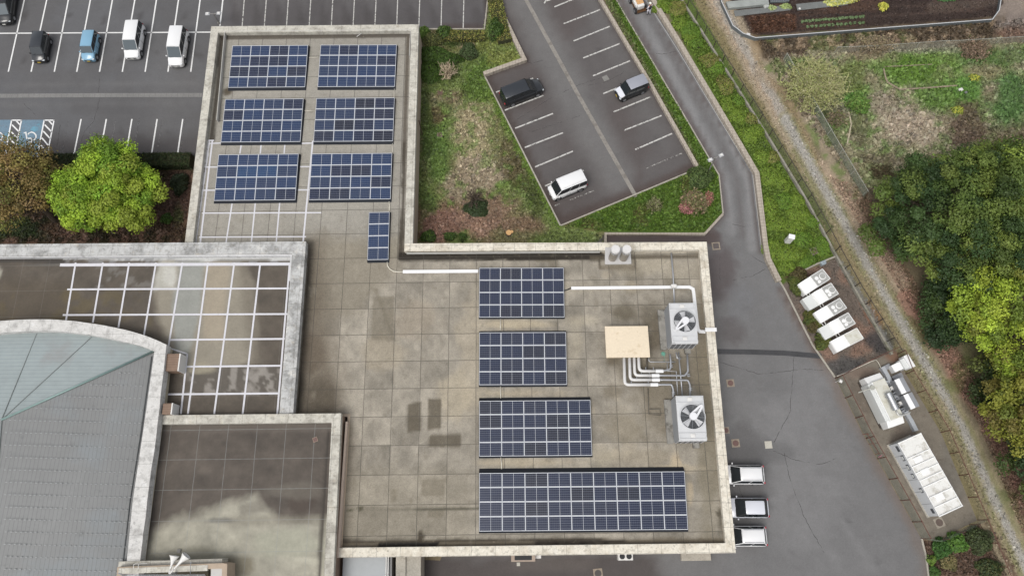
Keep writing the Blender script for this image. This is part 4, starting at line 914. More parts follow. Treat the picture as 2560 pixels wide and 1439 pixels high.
b = MB(); b.box((0, 0, 0), (.5, .35, .22)); tag(b.obj('junction_box', M_whi, loc=P(1684, 716, ZM1+.3), bevel=.02), 'small white junction box where pipe and tray cross', 'junction box')
conduit('thin rod lying across the gutter under the top parapet', [(892, 92, ZC1), (904, 83, ZC1)], .03, M_whi, 'rod', 'rod')
# ---- rooftop hatch
e = P(1568, 853, ZM1); hb = MB()
pts = PL([(1512, 815), (1619.5, 814), (1625.5, 892), (1516, 893)], ZM1+1.0)
hb.prism(inset(pts, .12), ZM1, ZM1+.82); hatch = hb.obj('pipe_hatch', mat('hatch_side', S(176, 160, 134), n=((2, .1),)))
tag(hatch, 'flat cream box that the four white pipes come out of', 'roof hatch')
hb = MB(); hb.prism(pts, ZM1+.82, ZM1+1.0); hb.obj('lid', mat('cream_lid', S(238, 222, 196), rough=.8, n=((.5, .03), (5, .05)), stain=[(1.3, S(196, 172, 132), .58, .1, .45), (4, S(206, 186, 152), .62, .06, .5)]), parent=hatch, bevel=.02)
# ---- thick white pipes
M_pipe = mat('lagged_pipe', S(226, 224, 221), rough=.45, n=((2, .05), (10, .04))); M_pipe2 = mat('new_lagging', S(248, 248, 248), rough=.4)
def bend(pts, r, k=5):
    out = [Vector(pts[0])]
    for a, c, d in zip(pts[:-2], pts[1:-1], pts[2:]):
        a, c, d = Vector(a), Vector(c), Vector(d); u = (a-c).normalized(); v = (d-c).normalized(); q0, q1 = c+u*r, c+v*r
        for i in range(k+1):
            t = i/k; out.append(q0*(1-t)**2+c*2*t*(1-t)+q1*t*t)
    out.append(Vector(pts[-1])); return out
zp = ZM1+.75
specs = [(1562, 961, 1642, [(1655, 961), (1679, 961), (1683, 972), (1683, 992)], 'outermost'), (1575.5, 949, 1646, [(1660, 949), (1720, 950), (1725, 962), (1725.5, 990)], 'second outermost'),
         (1587, 938, 1645, [(1656, 938), (1712, 938.5), (1720, 928), (1718, 885)], 'second innermost'), (1598, 927, 1655, [(1662, 926), (1676, 922), (1677, 905), (1675, 885)], 'innermost')]
for x, y, xe, rest, wd in specs:
    e = empty('cooling_pipe', P(x, y, ZM1), 0, wd+' of the four thick white pipes turning from the cream hatch', 'pipe', 'white pipes feeding the cooling units'); L0 = Vector(e.location)
    pts = [P(x-2, 888, zp), P(x, y, zp), P(xe-14, y, zp)]
    b = MB(); b.tube(bend([tuple(q) for q in pts], .38), .14, 12); o = b.obj('lagging', M_pipe, parent=e, smooth=True); o.matrix_parent_inverse = Matrix.Translation(-L0)
    b = MB(); b.cyl(P(xe-16, y, zp), P(xe+3, y, zp), .165, n=12); o = b.obj('sleeve', M_pipe2, parent=e, smooth=False); o.matrix_parent_inverse = Matrix.Translation(-L0)
    b = MB(); b.tube(bend([tuple(P(xe, y, zp))]+[tuple(P(a, c, zp)) for a, c in rest], .12, 3), .085, 10); o = b.obj('steel_pipe', M_gal, parent=e, smooth=True); o.matrix_parent_inverse = Matrix.Translation(-L0)
    b = MB(); q = P(*rest[-2], zp); b.cyl((q.x, q.y-.25, q.z), (q.x, q.y-.32, q.z), .15, n=10); b.cyl((q.x+.02, q.y-.4, q.z), (q.x+.02, q.y-.47, q.z), .15, n=10); o = b.obj('flange', M_gal, parent=e); o.matrix_parent_inverse = Matrix.Translation(-L0)
    b = MB()
    for sx in (x+14, xe-24): 
        q = P(sx, y, ZM1); b.box((q.x, q.y, ZM1), (.07, .07, .66)); b.box((q.x, q.y, ZM1+.55), (.07, .45, .06))
    o = b.obj('support', M_gal, parent=e); o.matrix_parent_inverse = Matrix.Translation(-L0)
conduit('thin grey pipe leaving the right side of the cream hatch', [(1622, 893, zp), (1622, 901, zp), (1626, 904, zp), (1688, 904, zp)], .045, M_gal, 'pipe', 'pipe')
conduit('grey pipe dropping straight between the two cooling units', [(1696, 880, zp-.2), (1701, 930, zp-.2), (1706, 990, zp-.2)], .07, M_gal, 'pipe', 'pipe')
conduit('thin crooked pipe left of the straight one between the cooling units', [(1668, 905, zp-.1), (1668, 927, zp-.1), (1691, 928, zp-.1), (1694, 985, zp-.1)], .04, M_gal, 'pipe', 'pipe')
conduit('short pipe under the upper cooling unit', [(1690, 880, zp-.1), (1693, 895, zp-.1), (1703, 896, zp-.1)], .06, M_gal, 'pipe', 'pipe')
M_dkp = mat('dark_pipe', S(92, 86, 78), rough=.6)
conduit('dark thin pipe looping left of the lower cooling unit', [(1620, 970, ZM1+.2), (1622, 1035, ZM1+.2), (1652, 1037, ZM1+.2), (1650, 1022, ZM1+.2), (1624, 1022, ZM1+.2)], .035, M_dkp, 'pipe', 'pipe')
conduit('dark thin pipe between the hatch and the pipe bends', [(1618, 895, ZM1+.2), (1617, 925, ZM1+.2)], .07, M_dkp, 'pipe', 'pipe')
# ---- cooling units
M_case = mat('grey_casing', S(216, 217, 218), rough=.4, n=((.8, .03), (6, .03)), spec=.5); M_cased = mat('side_casing', S(160, 163, 167), rough=.45, n=((.8, .04),))
M_louv = mat('louvre_dark', S(104, 106, 110), rough=.5, joints=(0, 0, .12, 0, .02, S(160, 160, 164), .6)); M_blk = mat('fan_well', S(34, 36, 40), rough=.7)
M_blade = mat('fan_blade', S(240, 240, 242), rough=.35)
def cooler(label, top, zt, fan, fr, arm, spin, lw=True):
    q = PL(top, zt); c = (q[0]+q[1]+q[2]+q[3])/4; W = ((q[1]-q[0]).length+(q[2]-q[3]).length)/2; D = ((q[0]-q[3]).length+(q[1]-q[2]).length)/2
    e = empty('cooling_unit', (c.x, c.y, ZM1), 0, label, 'cooling unit', 'rooftop cooling units with big fans'); h = zt-ZM1
    b = MB(); hx, hy = W/2, D/2; k = .35
    # casing with sloping ends
    lo = [(-hx, -hy+.05, .35), (hx, -hy+.05, .35), (hx, hy-.05, .35), (-hx, hy-.05, .35)]; up_ = [(-hx, -hy, h*.55), (hx, -hy, h*.55), (hx, hy, h*.55), (-hx, hy, h*.55)]; tp = [(-hx+.02, -hy, h-.12), (hx-.02, -hy, h-.12), (hx-.02, hy, h-.12), (-hx+.02, hy, h-.12)]
    b.add(lo+up_+tp, [(3, 2, 1, 0), (8, 9, 10, 11)], 0)
    for o0, o1 in ((0, 4), (4, 8)):
        for i in range(4): b.add([b.v[o0+i], b.v[o0+(i+1) % 4], b.v[o1+(i+1) % 4], b.v[o1+i]], [(0, 1, 2, 3)], 1 if i in (1, 3) else 0)
    b.obj('casing', [M_case, M_cased], parent=e)
    fx, fy = P(*fan, zt).x-c.x, P(*fan, zt).y-c.y
    # top deck as a plate with a round hole
    n = 40; vs = []; fs = []
    for i in range(n):
        t = 2*math.pi*i/n; cx, sy_ = math.cos(t), math.sin(t); vs += [(fx+fr*cx, fy+fr*sy_, h), (fx+fr*cx, fy+fr*sy_, h-.14)]
        s = min((hx-fx*(1 if cx > 0 else -1))/abs(cx) if abs(cx) > 1e-6 else 9e9, (hy-fy*(1 if sy_ > 0 else -1))/abs(sy_) if abs(sy_) > 1e-6 else 9e9); vs += [(fx+s*cx, fy+s*sy_, h), (fx+s*cx, fy+s*sy_, h-.14)]
    for i in range(n):
        a, c2 = 4*i, 4*((i+1) % n); fs += [(a, a+2, c2+2, c2), (a+1, a, c2, c2+1), (a+2, a+3, c2+3, c2+2)]
    tb = MB(); tb.add(vs, fs)
    for sx in (-1, 1):
        for sy_ in (-1, 1): tb.add([(sx*hx, sy_*hy, h-.001), (sx*(hx-.3), sy_*hy, h-.001), (sx*hx, sy_*(hy-.3), h-.001)], [(0, 1, 2) if sx*sy_ > 0 else (0, 2, 1)])
    tb.obj('top_plate', M_case, parent=e)
    b = MB(); b.cyl((fx, fy, h-.05), (fx, fy, h+.14), fr+.05, n=40, cap=False); b.cyl((fx, fy, h+.14), (fx, fy, h-.05), fr, n=40, cap=False)
    for i in range(n):
        t0, t1 = 2*math.pi*i/n, 2*math.pi*(i+1)/n; b.add([(fx+r_*math.cos(t), fy+r_*math.sin(t), h+.14) for t in (t0, t1) for r_ in (fr, fr+.05)], [(0, 1, 3, 2)])
    b.obj('fan_ring', M_case, parent=e)
    b = MB(); b.cyl((fx, fy, h-.118), (fx, fy, h-.10), fr-.01, n=32); b.obj('fan_well', M_blk, parent=e)
    b = MB()
    for i in range(4):
        t = R(spin)+i*math.pi/2; r0, r1 = .22, fr-.06; a0, a1, a2, a3 = t-.35, t+.35, t+.30, t-.28
        b.add([(fx+r0*math.cos(a0), fy+r0*math.sin(a0), h-.02), (fx+r0*math.cos(a1), fy+r0*math.sin(a1), h+.02), (fx+r1*math.cos(a2), fy+r1*math.sin(a2), h+.04), (fx+r1*math.cos(a3), fy+r1*math.sin(a3), h-.05)], [(0, 1, 2, 3)])
    b.cyl((fx, fy, h-.08), (fx, fy, h+.06), .26, n=20)
    b.obj('fan', M_blade, parent=e)
    b = MB()
    for r_ in [fr*(.34+.08*i) for i in range(9)]:
        N_ = 36; pts = [(fx+r_*math.cos(2*math.pi*i/N_), fy+r_*math.sin(2*math.pi*i/N_), h+.10) for i in range(N_+1)]; b.tube(pts, .011, 3)
    for i in range(4):
        t = R(38)+i*math.pi/4; b.tube([(fx-fr*math.cos(t), fy-fr*math.sin(t), h+.12), (fx+fr*math.cos(t), fy+fr*math.sin(t), h+.12)], .014, 4)
    b.obj('fan_guard', M_cased, parent=e)
    b = MB(); ax, ay = math.cos(R(arm)), math.sin(R(arm)); b.cyl((fx, fy, h+.16), (fx, fy, h+.42), .33, n=24)
    tip = Vector((fx+ax*(fr+.12), fy+ay*(fr+.12), h+.34)); pr = Vector((-ay, ax, 0))
    for s in (-1, 1):
        p0 = Vector((fx, fy, h+.34))+pr*.27*s; p1 = tip+pr*.07*s; d = (p1-p0); nn = Vector((-d.y, d.x, 0)).normalized()*.085
        b.add([p0+nn, p0-nn, p1-nn, p1+nn]+[v-Vector((0, 0, .1)) for v in (p0+nn, p0-nn, p1-nn, p1+nn)], [(0, 1, 2, 3), (0, 4, 5, 1), (1, 5, 6, 2), (2, 6, 7, 3), (3, 7, 4, 0)])
    b.box((tip.x, tip.y, h-.02), (.2, .2, .38), R(arm))
    b.obj('motor_arm', M_blade, parent=e)
    for sy_ in (-1, 1):       # shallow lidded trays at both ends
        b = MB(); y = sy_*(hy-.34)
        for o_ in (-1, 1): b.box((0, y+o_*.24, h), (W-.12, .06, .07)); b.box((o_*(hx-.08), y, h), (.06, .42, .07))
        b.obj('tray_rim', M_case, parent=e, bevel=.01); b = MB(); b.box((0, y+.02, h+.001), (.42, .34, .09)); b.obj('access_lid', M_whi, parent=e, bevel=.05)
    b = MB(); b.box((0, -hy-.01, .45), (W-.1, .05, h-.75)); lv = b.obj('louvre', M_louv, parent=e)
    b = MB()
    for i in range(6): b.box((-hx+.08+i*(W-.16)/5, -hy-.05, .42), (.05, .04, h-.7))
    b.box((0, -hy-.03, h-.26), (W, .1, .14)); b.obj('louvre_frame', M_case, parent=e)
    b = MB(); b.box((-hx-.30, 0, 0), (.55, D+.1, .32)); b.box((hx-.45, -.2, 0), (.55, D+.5, .3)); b.box((-.3, 0, .3), (W+.1, D-.1, .08)); b.obj('plinth', mat('plinth', S(150, 147, 140), n=((2, .15),), stain=(1.5, S(96, 92, 84), .5, .12, .8)), parent=e, bevel=.02)
    return e
cooler('upper rooftop cooling unit with its motor arm pointing down left', [(1672, 757), (1737, 757), (1745.5, 856), (1680, 856)], ZM1+2.6, (1711.5, 803), 1.0, 222, 10)
cooler('lower rooftop cooling unit with its motor arm pointing up right', [(1690, 989), (1758.5, 988), (1767.5, 1098), (1697, 1100)], ZM1+2.5, (1731, 1041), 1.06, 48, 45)
b = MB(); b.cyl((0, 0, 0), (0, 0, .06), .09, n=10)
for i in range(7):
    t = i*2*math.pi/7; b.box((.13*math.cos(t), .13*math.sin(t), 0), (.16, .1, .05), t)
b.tube([(0, 0, .02), (.1, -.4, .02), (.02, -.7, .02)], .02, 5); g_ = b.obj('hose_reel', mat('green_hose', S(104, 166, 146), rough=.6, n=((4, .1),)), loc=P(1658, 884, ZM1+.05), bevel=.02); tag(g_, 'small round green hose coil at the foot of the upper cooling unit', 'hose')
# ---- twin exhaust stacks
e = empty('exhaust_stacks', P(1545, 650, ZM1), 0, 'pair of silver exhaust stacks on one white base by the top parapet', 'exhaust stack')
L0 = Vector(e.location)
def loc_(o): o.matrix_parent_inverse = Matrix.Translation(-L0); return o
pts = PL([(1513, 618), (1576, 617), (1579, 659), (1512, 660)], ZM1+.62)
b = MB(); b.prism(inset(pts, .12), ZM1, ZM1+.5); loc_(b.obj('curb', M_conc, parent=e))
b = MB(); b.prism(pts, ZM1+.5, ZM1+.62); loc_(b.obj('base_plate', mat('base_plate', S(198, 196, 194), rough=.5, n=((1, .06),)), parent=e, bevel=.04))
for x, y in ((1531, 645), (1558.5, 645)):
    q = P(x, y, ZM1+.62); b = MB(); b.cyl(q, (q.x, q.y, ZM1+2.35), .38, n=24); sk = loc_(b.obj('stack', mat('dull_steel', S(176, 168, 156), rough=.45, metal=.4, n=((2, .1),)), parent=e, smooth=False))
    b = MB(); b.cyl((q.x, q.y, ZM1+2.35), (q.x, q.y, ZM1+2.85), .33, n=24)
    b.obj('vent_core', M_blk, parent=sk)
    b = MB()
    for i in range(20):
        t = i*2*math.pi/20; b.box((q.x+.37*math.cos(t), q.y+.37*math.sin(t), ZM1+2.33), (.04, .05, .54), t)
    b.obj('vent_slats', M_case, parent=sk)
    b = MB(); b.cyl((q.x, q.y, ZM1+2.85), (q.x, q.y, ZM1+3.05), .44, .40, n=28); b.obj('cap', mat('cap_metal', S(226, 224, 222), rough=.4, n=((3, .06),)), parent=sk)
cover(788, 1098, .42, 20, 'small rusty roof drain near the top right of the block roof', False, mat('drain_frame', S(150, 130, 116), n=((6, .2),)), M_iron, ZB)
cover(447, 1376, .3, 0, 'small grey box on the block roof by the hall coping', False, M_gryc, M_gryc, ZB+.1)
# ---- loudspeakers
e = empty('horn_loudspeakers', P(443, 1428, ZP-.2), 0, 'pair of white horn loudspeakers on a short pole at the bottom edge', 'loudspeaker'); L0 = Vector(e.location)
base = P(443, 1430, ZP-.3); top = P(443.5, 1421, ZP+.9)
b = MB(); b.tube([base, Vector((base.x, base.y, ZP+1.1))], .05, 8); loc_(b.obj('pole', M_gal, parent=e))
for a, z_, (hx_, hy_) in ((0, ZP+1.1, (436, 1388)), (1, ZP+1.15, (466, 1387))):
    st = Vector((base.x+(.05 if a else -.05), base.y, z_)); en = P(hx_, hy_, z_); d = (en-st).normalized(); Lh = (en-st).length
    prof = [(0, .05), (.25, .055), (.5, .09), (.7, .16), (.85, .26), (1.0, .40)]; b = MB()
    for (t0, r0), (t1, r1) in zip(prof[:-1], prof[1:]): b.cyl(st+d*Lh*t0, st+d*Lh*t1, r0, r1, n=20, cap=(t0 == 0))
    b.cyl(st+d*Lh*.9, st+d*Lh*.905, .28, n=20); loc_(b.obj('horn', M_whi, parent=e, smooth=True))
b = MB(); b.tube([P(456, 1384, ZP+.9), P(457, 1402, ZP+.7)], .03, 6); loc_(b.obj('antenna', M_whi, parent=e))
b = MB()
b.tube([P(296, 1432, ZP+.1), P(306, 1436, ZP+.1), P(512, 1436, ZP+.1), P(517, 1450, ZP+.1)], .035, 6)
for x in (320, 374, 426, 470, 494): q = P(x, 1436, ZP+.1); b.cyl((q.x, q.y, ZP-1.3), (q.x, q.y, ZP+.13), .035, n=6)
tag(b.obj('handrail', M_gal), 'thin grey handrail inside the small roof house', 'handrail')
b = MB(); b.tube([P(334, 1419, ZP+.3), P(334, 1410, ZP+.5), P(338, 1408, ZP+.5), P(346, 1408, ZP+.5), P(346, 1420, ZP+.3)], .025, 6); b.tube([P(346, 1408, ZP+.4), P(368, 1407, ZP+.1)], .02, 6); tag(b.obj('ladder_hoop', M_whi), 'white ladder hoop over the corner of the roof house', 'ladder')
conduit('hooked thin grey pipe right of the loudspeakers', [(476, 1436, ZP), (476, 1410, ZP+.6), (478, 1404, ZP+.8), (473, 1403, ZP+.8)], .025, M_gal, 'vent_pipe', 'pipe')
# ---- things along the foot of the south wall
b = MB(); q = P(1308, 1392, 1.2); b.box((q.x, q.y, 0), (2.1, .7, 1.2)); o = b.obj('vent_box', mat('vent_casing', S(176, 160, 146), n=((2, .1),)), bevel=.02); tag(o, 'brown framed vent box below the bottom parapet', 'vent box'); b = MB(); b.box((q.x+.0, q.y-.02, 1.2), (1.5, .4, .02)); b.obj('grille', M_blk, parent=o)
b = MB(); q = P(1564, 1388, .95); b.box((q.x, q.y, 0), (1.3, .75, .95)); o = b.obj('outdoor_unit', M_whi, bevel=.04); tag(o, 'white outdoor unit peeping out under the bottom parapet', 'outdoor unit'); b = MB(); b.cyl((q.x-.3, q.y-.05, .95), (q.x-.3, q.y-.05, .98), .24, n=18); b.cyl((q.x+.3, q.y-.05, .95), (q.x+.3, q.y-.05, .98), .24, n=18); b.obj('fan_grille', M_blk, parent=o)
b = MB(); q = P(1740, 1386, .5); b.box((q.x, q.y, 0), (2.6, .95, .5)); tag(b.obj('concrete_base', M_conc, bevel=.02), 'low stained concrete base under the lower right parapet corner', 'concrete base')
b = MB(); q = P(1340, 1388, .6); b.box((q.x, q.y, 0), (.9, .45, .6)); tag(b.obj('meter_box', M_whi, bevel=.03), 'narrow white meter box beside the brown vent box', 'meter box')
b = MB(); b.box((0, 0, 0), (.3, .3, .06)); tag(b.obj('drain_cap', M_ppr, loc=P(1296, 1409, ZA), bevel=.01), 'tiny pale square cap on the dark asphalt at the bottom', 'drain cap')
# ================================================================ VEHICLES
M_glass = mat('car_glass', S(40, 46, 50), rough=.08, spec=.8); M_glassb = mat('windscreen', S(76, 88, 94), rough=.10, spec=.7)
M_tyre = mat('tyre', S(36, 36, 38), rough=.8); M_rim = mat('wheel_rim', S(176, 178, 182), rough=.35, metal=.6); M_trim = mat('black_trim', S(30, 31, 33), rough=.45)
M_lamp = mat('headlamp_glass', S(222, 228, 232), rough=.15, spec=.8); M_tail = mat('tail_lamp', S(176, 34, 52), rough=.2, spec=.7); M_plate = mat('plate', S(232, 232, 226), rough=.5); M_platey = mat('yellow_plate', S(222, 188, 70), rough=.5)
def paint(name, c, metal=.0, rough=.28): return mat(name, c, rough=rough, metal=metal, coat=.6, n=((1.2, .02),))
P_white = paint('white_car_paint', S(246, 246, 246)); P_black = paint('black_car_paint', S(34, 36, 40)); P_blue = paint('light_blue_paint', S(132, 178, 206)); P_silver = paint('silver_roof_paint', S(172, 174, 184), .2); P_pearl = paint('pearl_white_paint', S(226, 228, 236)); P_charc = paint('charcoal_roof_paint', S(46, 50, 56), .1); P_black2 = paint('deep_black_paint', S(28, 30, 33))
def car(label, px, py, hx, hy, L, W, Ht, kind, body, roof=None, hoodp=None, plate=None, rails=False, blackp=False, spoiler=False):
    """car facing +x locally; kind gives the side profile"""
    p = P(px, py, ZA+.004); q = P(px+hx, py+hy, ZA); e = empty('parked_car', p, math.atan2(q.y-p.y, q.x-p.x), label, 'car' if kind not in ('van', 'minivan') else 'van')
    roof = roof or body; hoodp = hoodp or body; hw = W/2; h0 = .20
    #  kind: belt height, hood front z, hood rear z, x of (screen foot, screen top, rear top, rear foot) as share of L from the nose, roof half width share
    bz, hf, hr, xf, xt, xrt, xrf, rw = dict(kei=(.92, .78, .98, .20, .35, .955, .985, .84), minivan=(.98, .84, 1.04, .17, .36, .95, .985, .84), van=(.98, .82, 1.04, .10, .24, .965, .985, .86),
        suv=(.96, .82, 1.0, .20, .40, .90, .965, .70), hatch=(.90, .74, .96, .23, .43, .86, .965, .66))[kind]
    X = lambda t: L/2-L*t
    # lower body: lofted sections
    st = [(0.0, .56, .42, hf-.18), (.008, .74, .34, hf-.12), (.022, .87, .26, hf-.05), (.055, .95, h0, hf), (.12, 1.0, h0, (hf*.5+hr*.5)), (xf, 1.0, h0, hr), (.40, 1.0, h0, bz+.02), (.62, 1.0, h0, bz+.02), (.86, 1.0, h0, bz+.03), (.95, .98, h0+.02, bz+.02), (.98, .91, .28, bz-.03), (.993, .80, .34, bz-.09), (1.0, .66, .40, bz-.16)]
    vs = []; fs = []; n = 8
    for t, kw, zl, zt in st:
        x = X(t); w_ = hw*kw; zm = (zl+zt)/2
        vs += [(x, -w_*.90, zl), (x, -w_, zl+.12), (x, -w_, zm+.1), (x, -w_*.90, zt), (x, 0, zt+.035), (x, w_*.90, zt), (x, w_, zm+.1), (x, w_, zl+.12), (x, w_*.90, zl)]
    k = 9
    for i in range(len(st)-1):
        for j in range(k-1): fs.append((i*k+j, i*k+j+1, (i+1)*k+j+1, (i+1)*k+j))
        fs.append((i*k+k-1, i*k, (i+1)*k, (i+1)*k+k-1))
    fs.append(tuple(range(k-1, -1, -1))); m_ = (len(st)-1)*k; fs.append(tuple(m_+j for j in range(k)))
    b = MB(); b.add(vs, [f[::-1] for f in fs]); b.obj('body', body, parent=e, smooth=True, bevel=.02, seg=1)
    if hoodp is not body:
        b = MB(); b.add([(X(.03), -hw*.78, hf+.01), (X(.03), hw*.78, hf+.01), (X(xf-.02), hw*.84, hr+.012), (X(xf-.02), -hw*.84, hr+.012), (X(.03), 0, hf+.05), (X(xf-.02), 0, hr+.05)], [(0, 3, 5, 4), (4, 5, 2, 1)]); b.obj('bonnet', hoodp, parent=e)
    for s in (-1, 1):
        b = MB()
        for t in (xf+.05, .48, .70): b.box((X(t), s*(hw+.004), .34), (.025, .02, bz-.40))
        b.box((0, s*(hw-.01), .16), (L*.50, .05, .12)); b.obj('door_seam', M_trim, parent=e)
        b = MB()
        for t in (.175 if kind != 'van' else .15, .80): b.cyl((X(t), s*(hw-.03), .34), (X(t), s*(hw+.008), .34), .40, n=20)
        b.obj('wheel_arch', M_trim, parent=e)
    # cabin shell and panes
    fl = (X(xf), hw*.88, hr-.01); tl = (X(xt), hw*rw, Ht-.05); rt = (X(xrt), hw*rw, Ht-.07); rf = (X(xrf), hw*.90, bz)
    C = [(x, s*y, z_) for (x, y, z_) in (fl, tl, rt, rf) for s in (-1, 1)]
    b = MB(); b.add(C, [(0, 1, 3, 2), (4, 5, 7, 6), (0, 2, 4, 6), (1, 7, 5, 3), (0, 6, 7, 1)]); b.obj('cabin_frame', P_black if kind in ('kei',) and body is P_black else (M_trim if kind == 'hatch' else body), parent=e, bevel=.05)
    def pane(name, quad, m, ins=.10, off=.022):
        Q_ = [Vector(v) for v in quad]; c = sum(Q_, Vector())/4; nn = (Q_[1]-Q_[0]).cross(Q_[3]-Q_[0]).normalized()
        if nn.dot(c-Vector((0, 0, .5))) < 0: nn = -nn
        o_ = [c+(v-c)*(1-ins)+nn*off for v in Q_]; b = MB(); b.add(o_+[v-nn*.02 for v in o_], [(0, 1, 2, 3), (3, 2, 1, 0)][:1]+[(0, 4, 5, 1), (1, 5, 6, 2), (2, 6, 7, 3), (3, 7, 4, 0)])
        me = b.obj(name, m, parent=e); return me
    pane('windscreen', [C[0], C[1], C[3], C[2]], M_glassb if kind in ('minivan', 'kei') and body not in (P_black,) else M_glass, .07)
    pane('rear_window', [C[5], C[4], C[6], C[7]], M_glass, .16)
    for s in (0, 1):
        a, t_, r_, f_ = (Vector(C[0+s]), Vector(C[2+s]), Vector(C[4+s]), Vector(C[6+s]))
        cuts = (0.0, .40, .72, 1.0) if kind in ('minivan', 'van', 'kei') else (0.0, .52, 1.0)
        for c0, c1 in zip(cuts[:-1], cuts[1:]):
            top0, top1 = t_.lerp(r_, c0), t_.lerp(r_, c1); bot0, bot1 = a.lerp(f_, c0), a.lerp(f_, c1); bot0.z = max(bot0.z, bz); pane('side_window', [bot0, bot1, top1, top0], M_glass, .09)
    # roof skin
    xs_ = [xt+.005, xt+.05, (xt+xrt)/2, xrt-.03, xrt]; zs = [-.035, 0, .025, 0, -.05]; ys = (-1, -.82, 0, .82, 1); yz = (-.05, 0, .015, 0, -.05); vs = []
    for t, dz in zip(xs_, zs):
        for yy, dy in zip(ys, yz): vs.append((X(t), yy*hw*rw*.985, Ht-.02+dz+dy))
    fs = [(i*5+j, i*5+j+1, (i+1)*5+j+1, (i+1)*5+j) for i in range(4) for j in range(4)]
    lo = [(v[0], v[1], v[2]-.05) for v in vs]
    b = MB(); b.add(vs+lo, fs+[tuple(25+q_ for q_ in f[::-1]) for f in fs]); b.obj('roof', roof, parent=e, smooth=True)
    if rails:
        for s in (-1, 1):
            b = MB(); b.tube([(X(xt+.05), s*hw*rw*.86, Ht+.05), (X(xrt-.04), s*hw*rw*.86, Ht+.05)], .022, 6)
            for t in (xt+.05, (xt+xrt)/2, xrt-.04): b.box((X(t), s*hw*rw*.86, Ht-.03), (.06, .05, .1))
            b.obj('roof_rail', M_gal if rails == 1 else P_white, parent=e)
    for s in (-1, 1):
        for t in (.175 if kind != 'van' else .15, .80):
            x = X(t); r_ = .30 if kind in ('kei',) else .33
            b = MB(); b.cyl((x, s*(hw-.20), r_), (x, s*(hw+.015), r_), r_, n=20); wo = b.obj('wheel', M_tyre, parent=e, bevel=.03); c = MB(); c.cyl((x, s*(hw-.02), r_), (x, s*(hw+.03), r_), r_*.62, n=14); c.obj('rim', M_rim, parent=wo)
        b = MB(); b.box((X(.035), s*hw*.74, hf-.17), (.16, .28, .13)); b.obj('headlight', M_lamp, parent=e, bevel=.04)
        b = MB(); b.box((X(.985), s*hw*.82, bz-.22), (.10, .18, .24)); b.obj('tail_light', M_tail, parent=e, bevel=.03)
        b = MB(); b.box((X(xf+.05), s*(hw+.09), bz-.0), (.12, .17, .15)); b.obj('wing_mirror', M_trim if body in (P_black, P_black2) else body, parent=e, bevel=.04)
    b = MB(); b.box((X(.002), 0, hf-.30), (.06, W*.56, .14)); b.obj('grille', M_trim, parent=e, bevel=.01)
    b = MB(); b.box((X(.0)+.015, 0, .42), (.03, .34, .17)); b.obj('number_plate', plate or M_plate, parent=e)
    for t in (xt-.012, xf+.02): 
        b = MB(); b.tube([(X(xf)+.02, -hw*.55, hr+.05), (X(xf+.03), .0, hr+.10)], .012, 4)
    b.obj('wiper', M_trim, parent=e)
    return e
car('black minivan cut off by the top left corner of the photo', 24, 24, -2, 14, 4.8, 1.85, 1.85, 'minivan', P_black2)
car('black boxy small car parked left of the light blue one', 111, 130, -2.6, 14, 3.4, 1.48, 1.68, 'kei', P_black, P_charc, plate=M_platey)
car('light blue small car parked in the upper left lot', 234, 127, -2.6, 14, 3.4, 1.48, 1.62, 'kei', P_blue, plate=M_platey)
car('rounded white minivan between the blue car and the tall white van', 343, 113, -2.2, 14, 4.3, 1.70, 1.88, 'minivan', P_white)
car('tall white minivan nearest the building in the left lot', 452, 130, -2.2, 14, 4.5, 1.70, 1.95, 'minivan', P_white)
car('long black minivan facing right in the side lot', 1304, 239, 96, -37, 4.7, 1.75, 1.85, 'minivan', P_black, P_charc)
car('black boxy car with silver roof and bonnet in the side lot', 1576, 231, -96, 39, 3.5, 1.52, 1.78, 'kei', P_black, P_silver, P_pearl, plate=M_platey)
car('white delivery van with a roof rail near the lower end of the side lot', 1417, 473, -96, 39, 3.9, 1.66, 1.95, 'van', P_white, rails=2)
car('upper white car beside the right wall with a dark windscreen', 1851, 1187, -30, 0, 3.85, 1.76, 1.52, 'suv', P_white, rails=1)
car('middle white car with black window surrounds at the right wall', 1860, 1269, -30, 0, 3.95, 1.76, 1.50, 'hatch', P_pearl)
car('lowest white car of the three at the right wall', 1855, 1339, -30, 0, 3.9, 1.76, 1.52, 'suv', P_white, rails=1)
# ---- small delivery cart and its rider
e = empty('delivery_cart', P(1594, 16, ZA), math.atan2(P(1604, 36).y-P(1594, 16).y, P(1604, 36).x-P(1594, 16).x), 'small open cart with white body and orange load on the lane at the top', 'cart')
M_or = mat('orange_load', S(214, 166, 112), rough=.6, n=((4, .15),))
b = MB(); b.box((-.35, 0, .35), (1.75, 1.0, .42)); b.box((.62, 0, .35), (.35, .8, .6)); b.obj('body', M_whi, parent=e, bevel=.06)
b = MB(); b.box((.10, .08, .77), (.75, .72, .18)); b.obj('load', M_or, parent=e, bevel=.04)
b = MB(); b.box((-.75, 0, .77), (.7, .8, .35)); b.obj('box', M_whi, parent=e, bevel=.04)
b = MB(); b.box((.05, 0, .25), (2.1, 1.2, .10)); b.tube([(.85, -.55, .5), (.95, 0, .6), (.85, .55, .5)], .03, 6); b.obj('chassis', mat('brown_frame', S(92, 62, 34), rough=.5), parent=e, bevel=.01)
for x in (-.75, .72):
    for s in (-1, 1):
        b = MB(); b.cyl((x, s*.55, .34), (x, s*.74, .34), .34, n=18); wo = b.obj('wheel', M_tyre, parent=e, bevel=.03); c = MB(); c.cyl((x, s*.72, .34), (x, s*.76, .34), .18, n=12); c.obj('rim', M_rim, parent=wo)
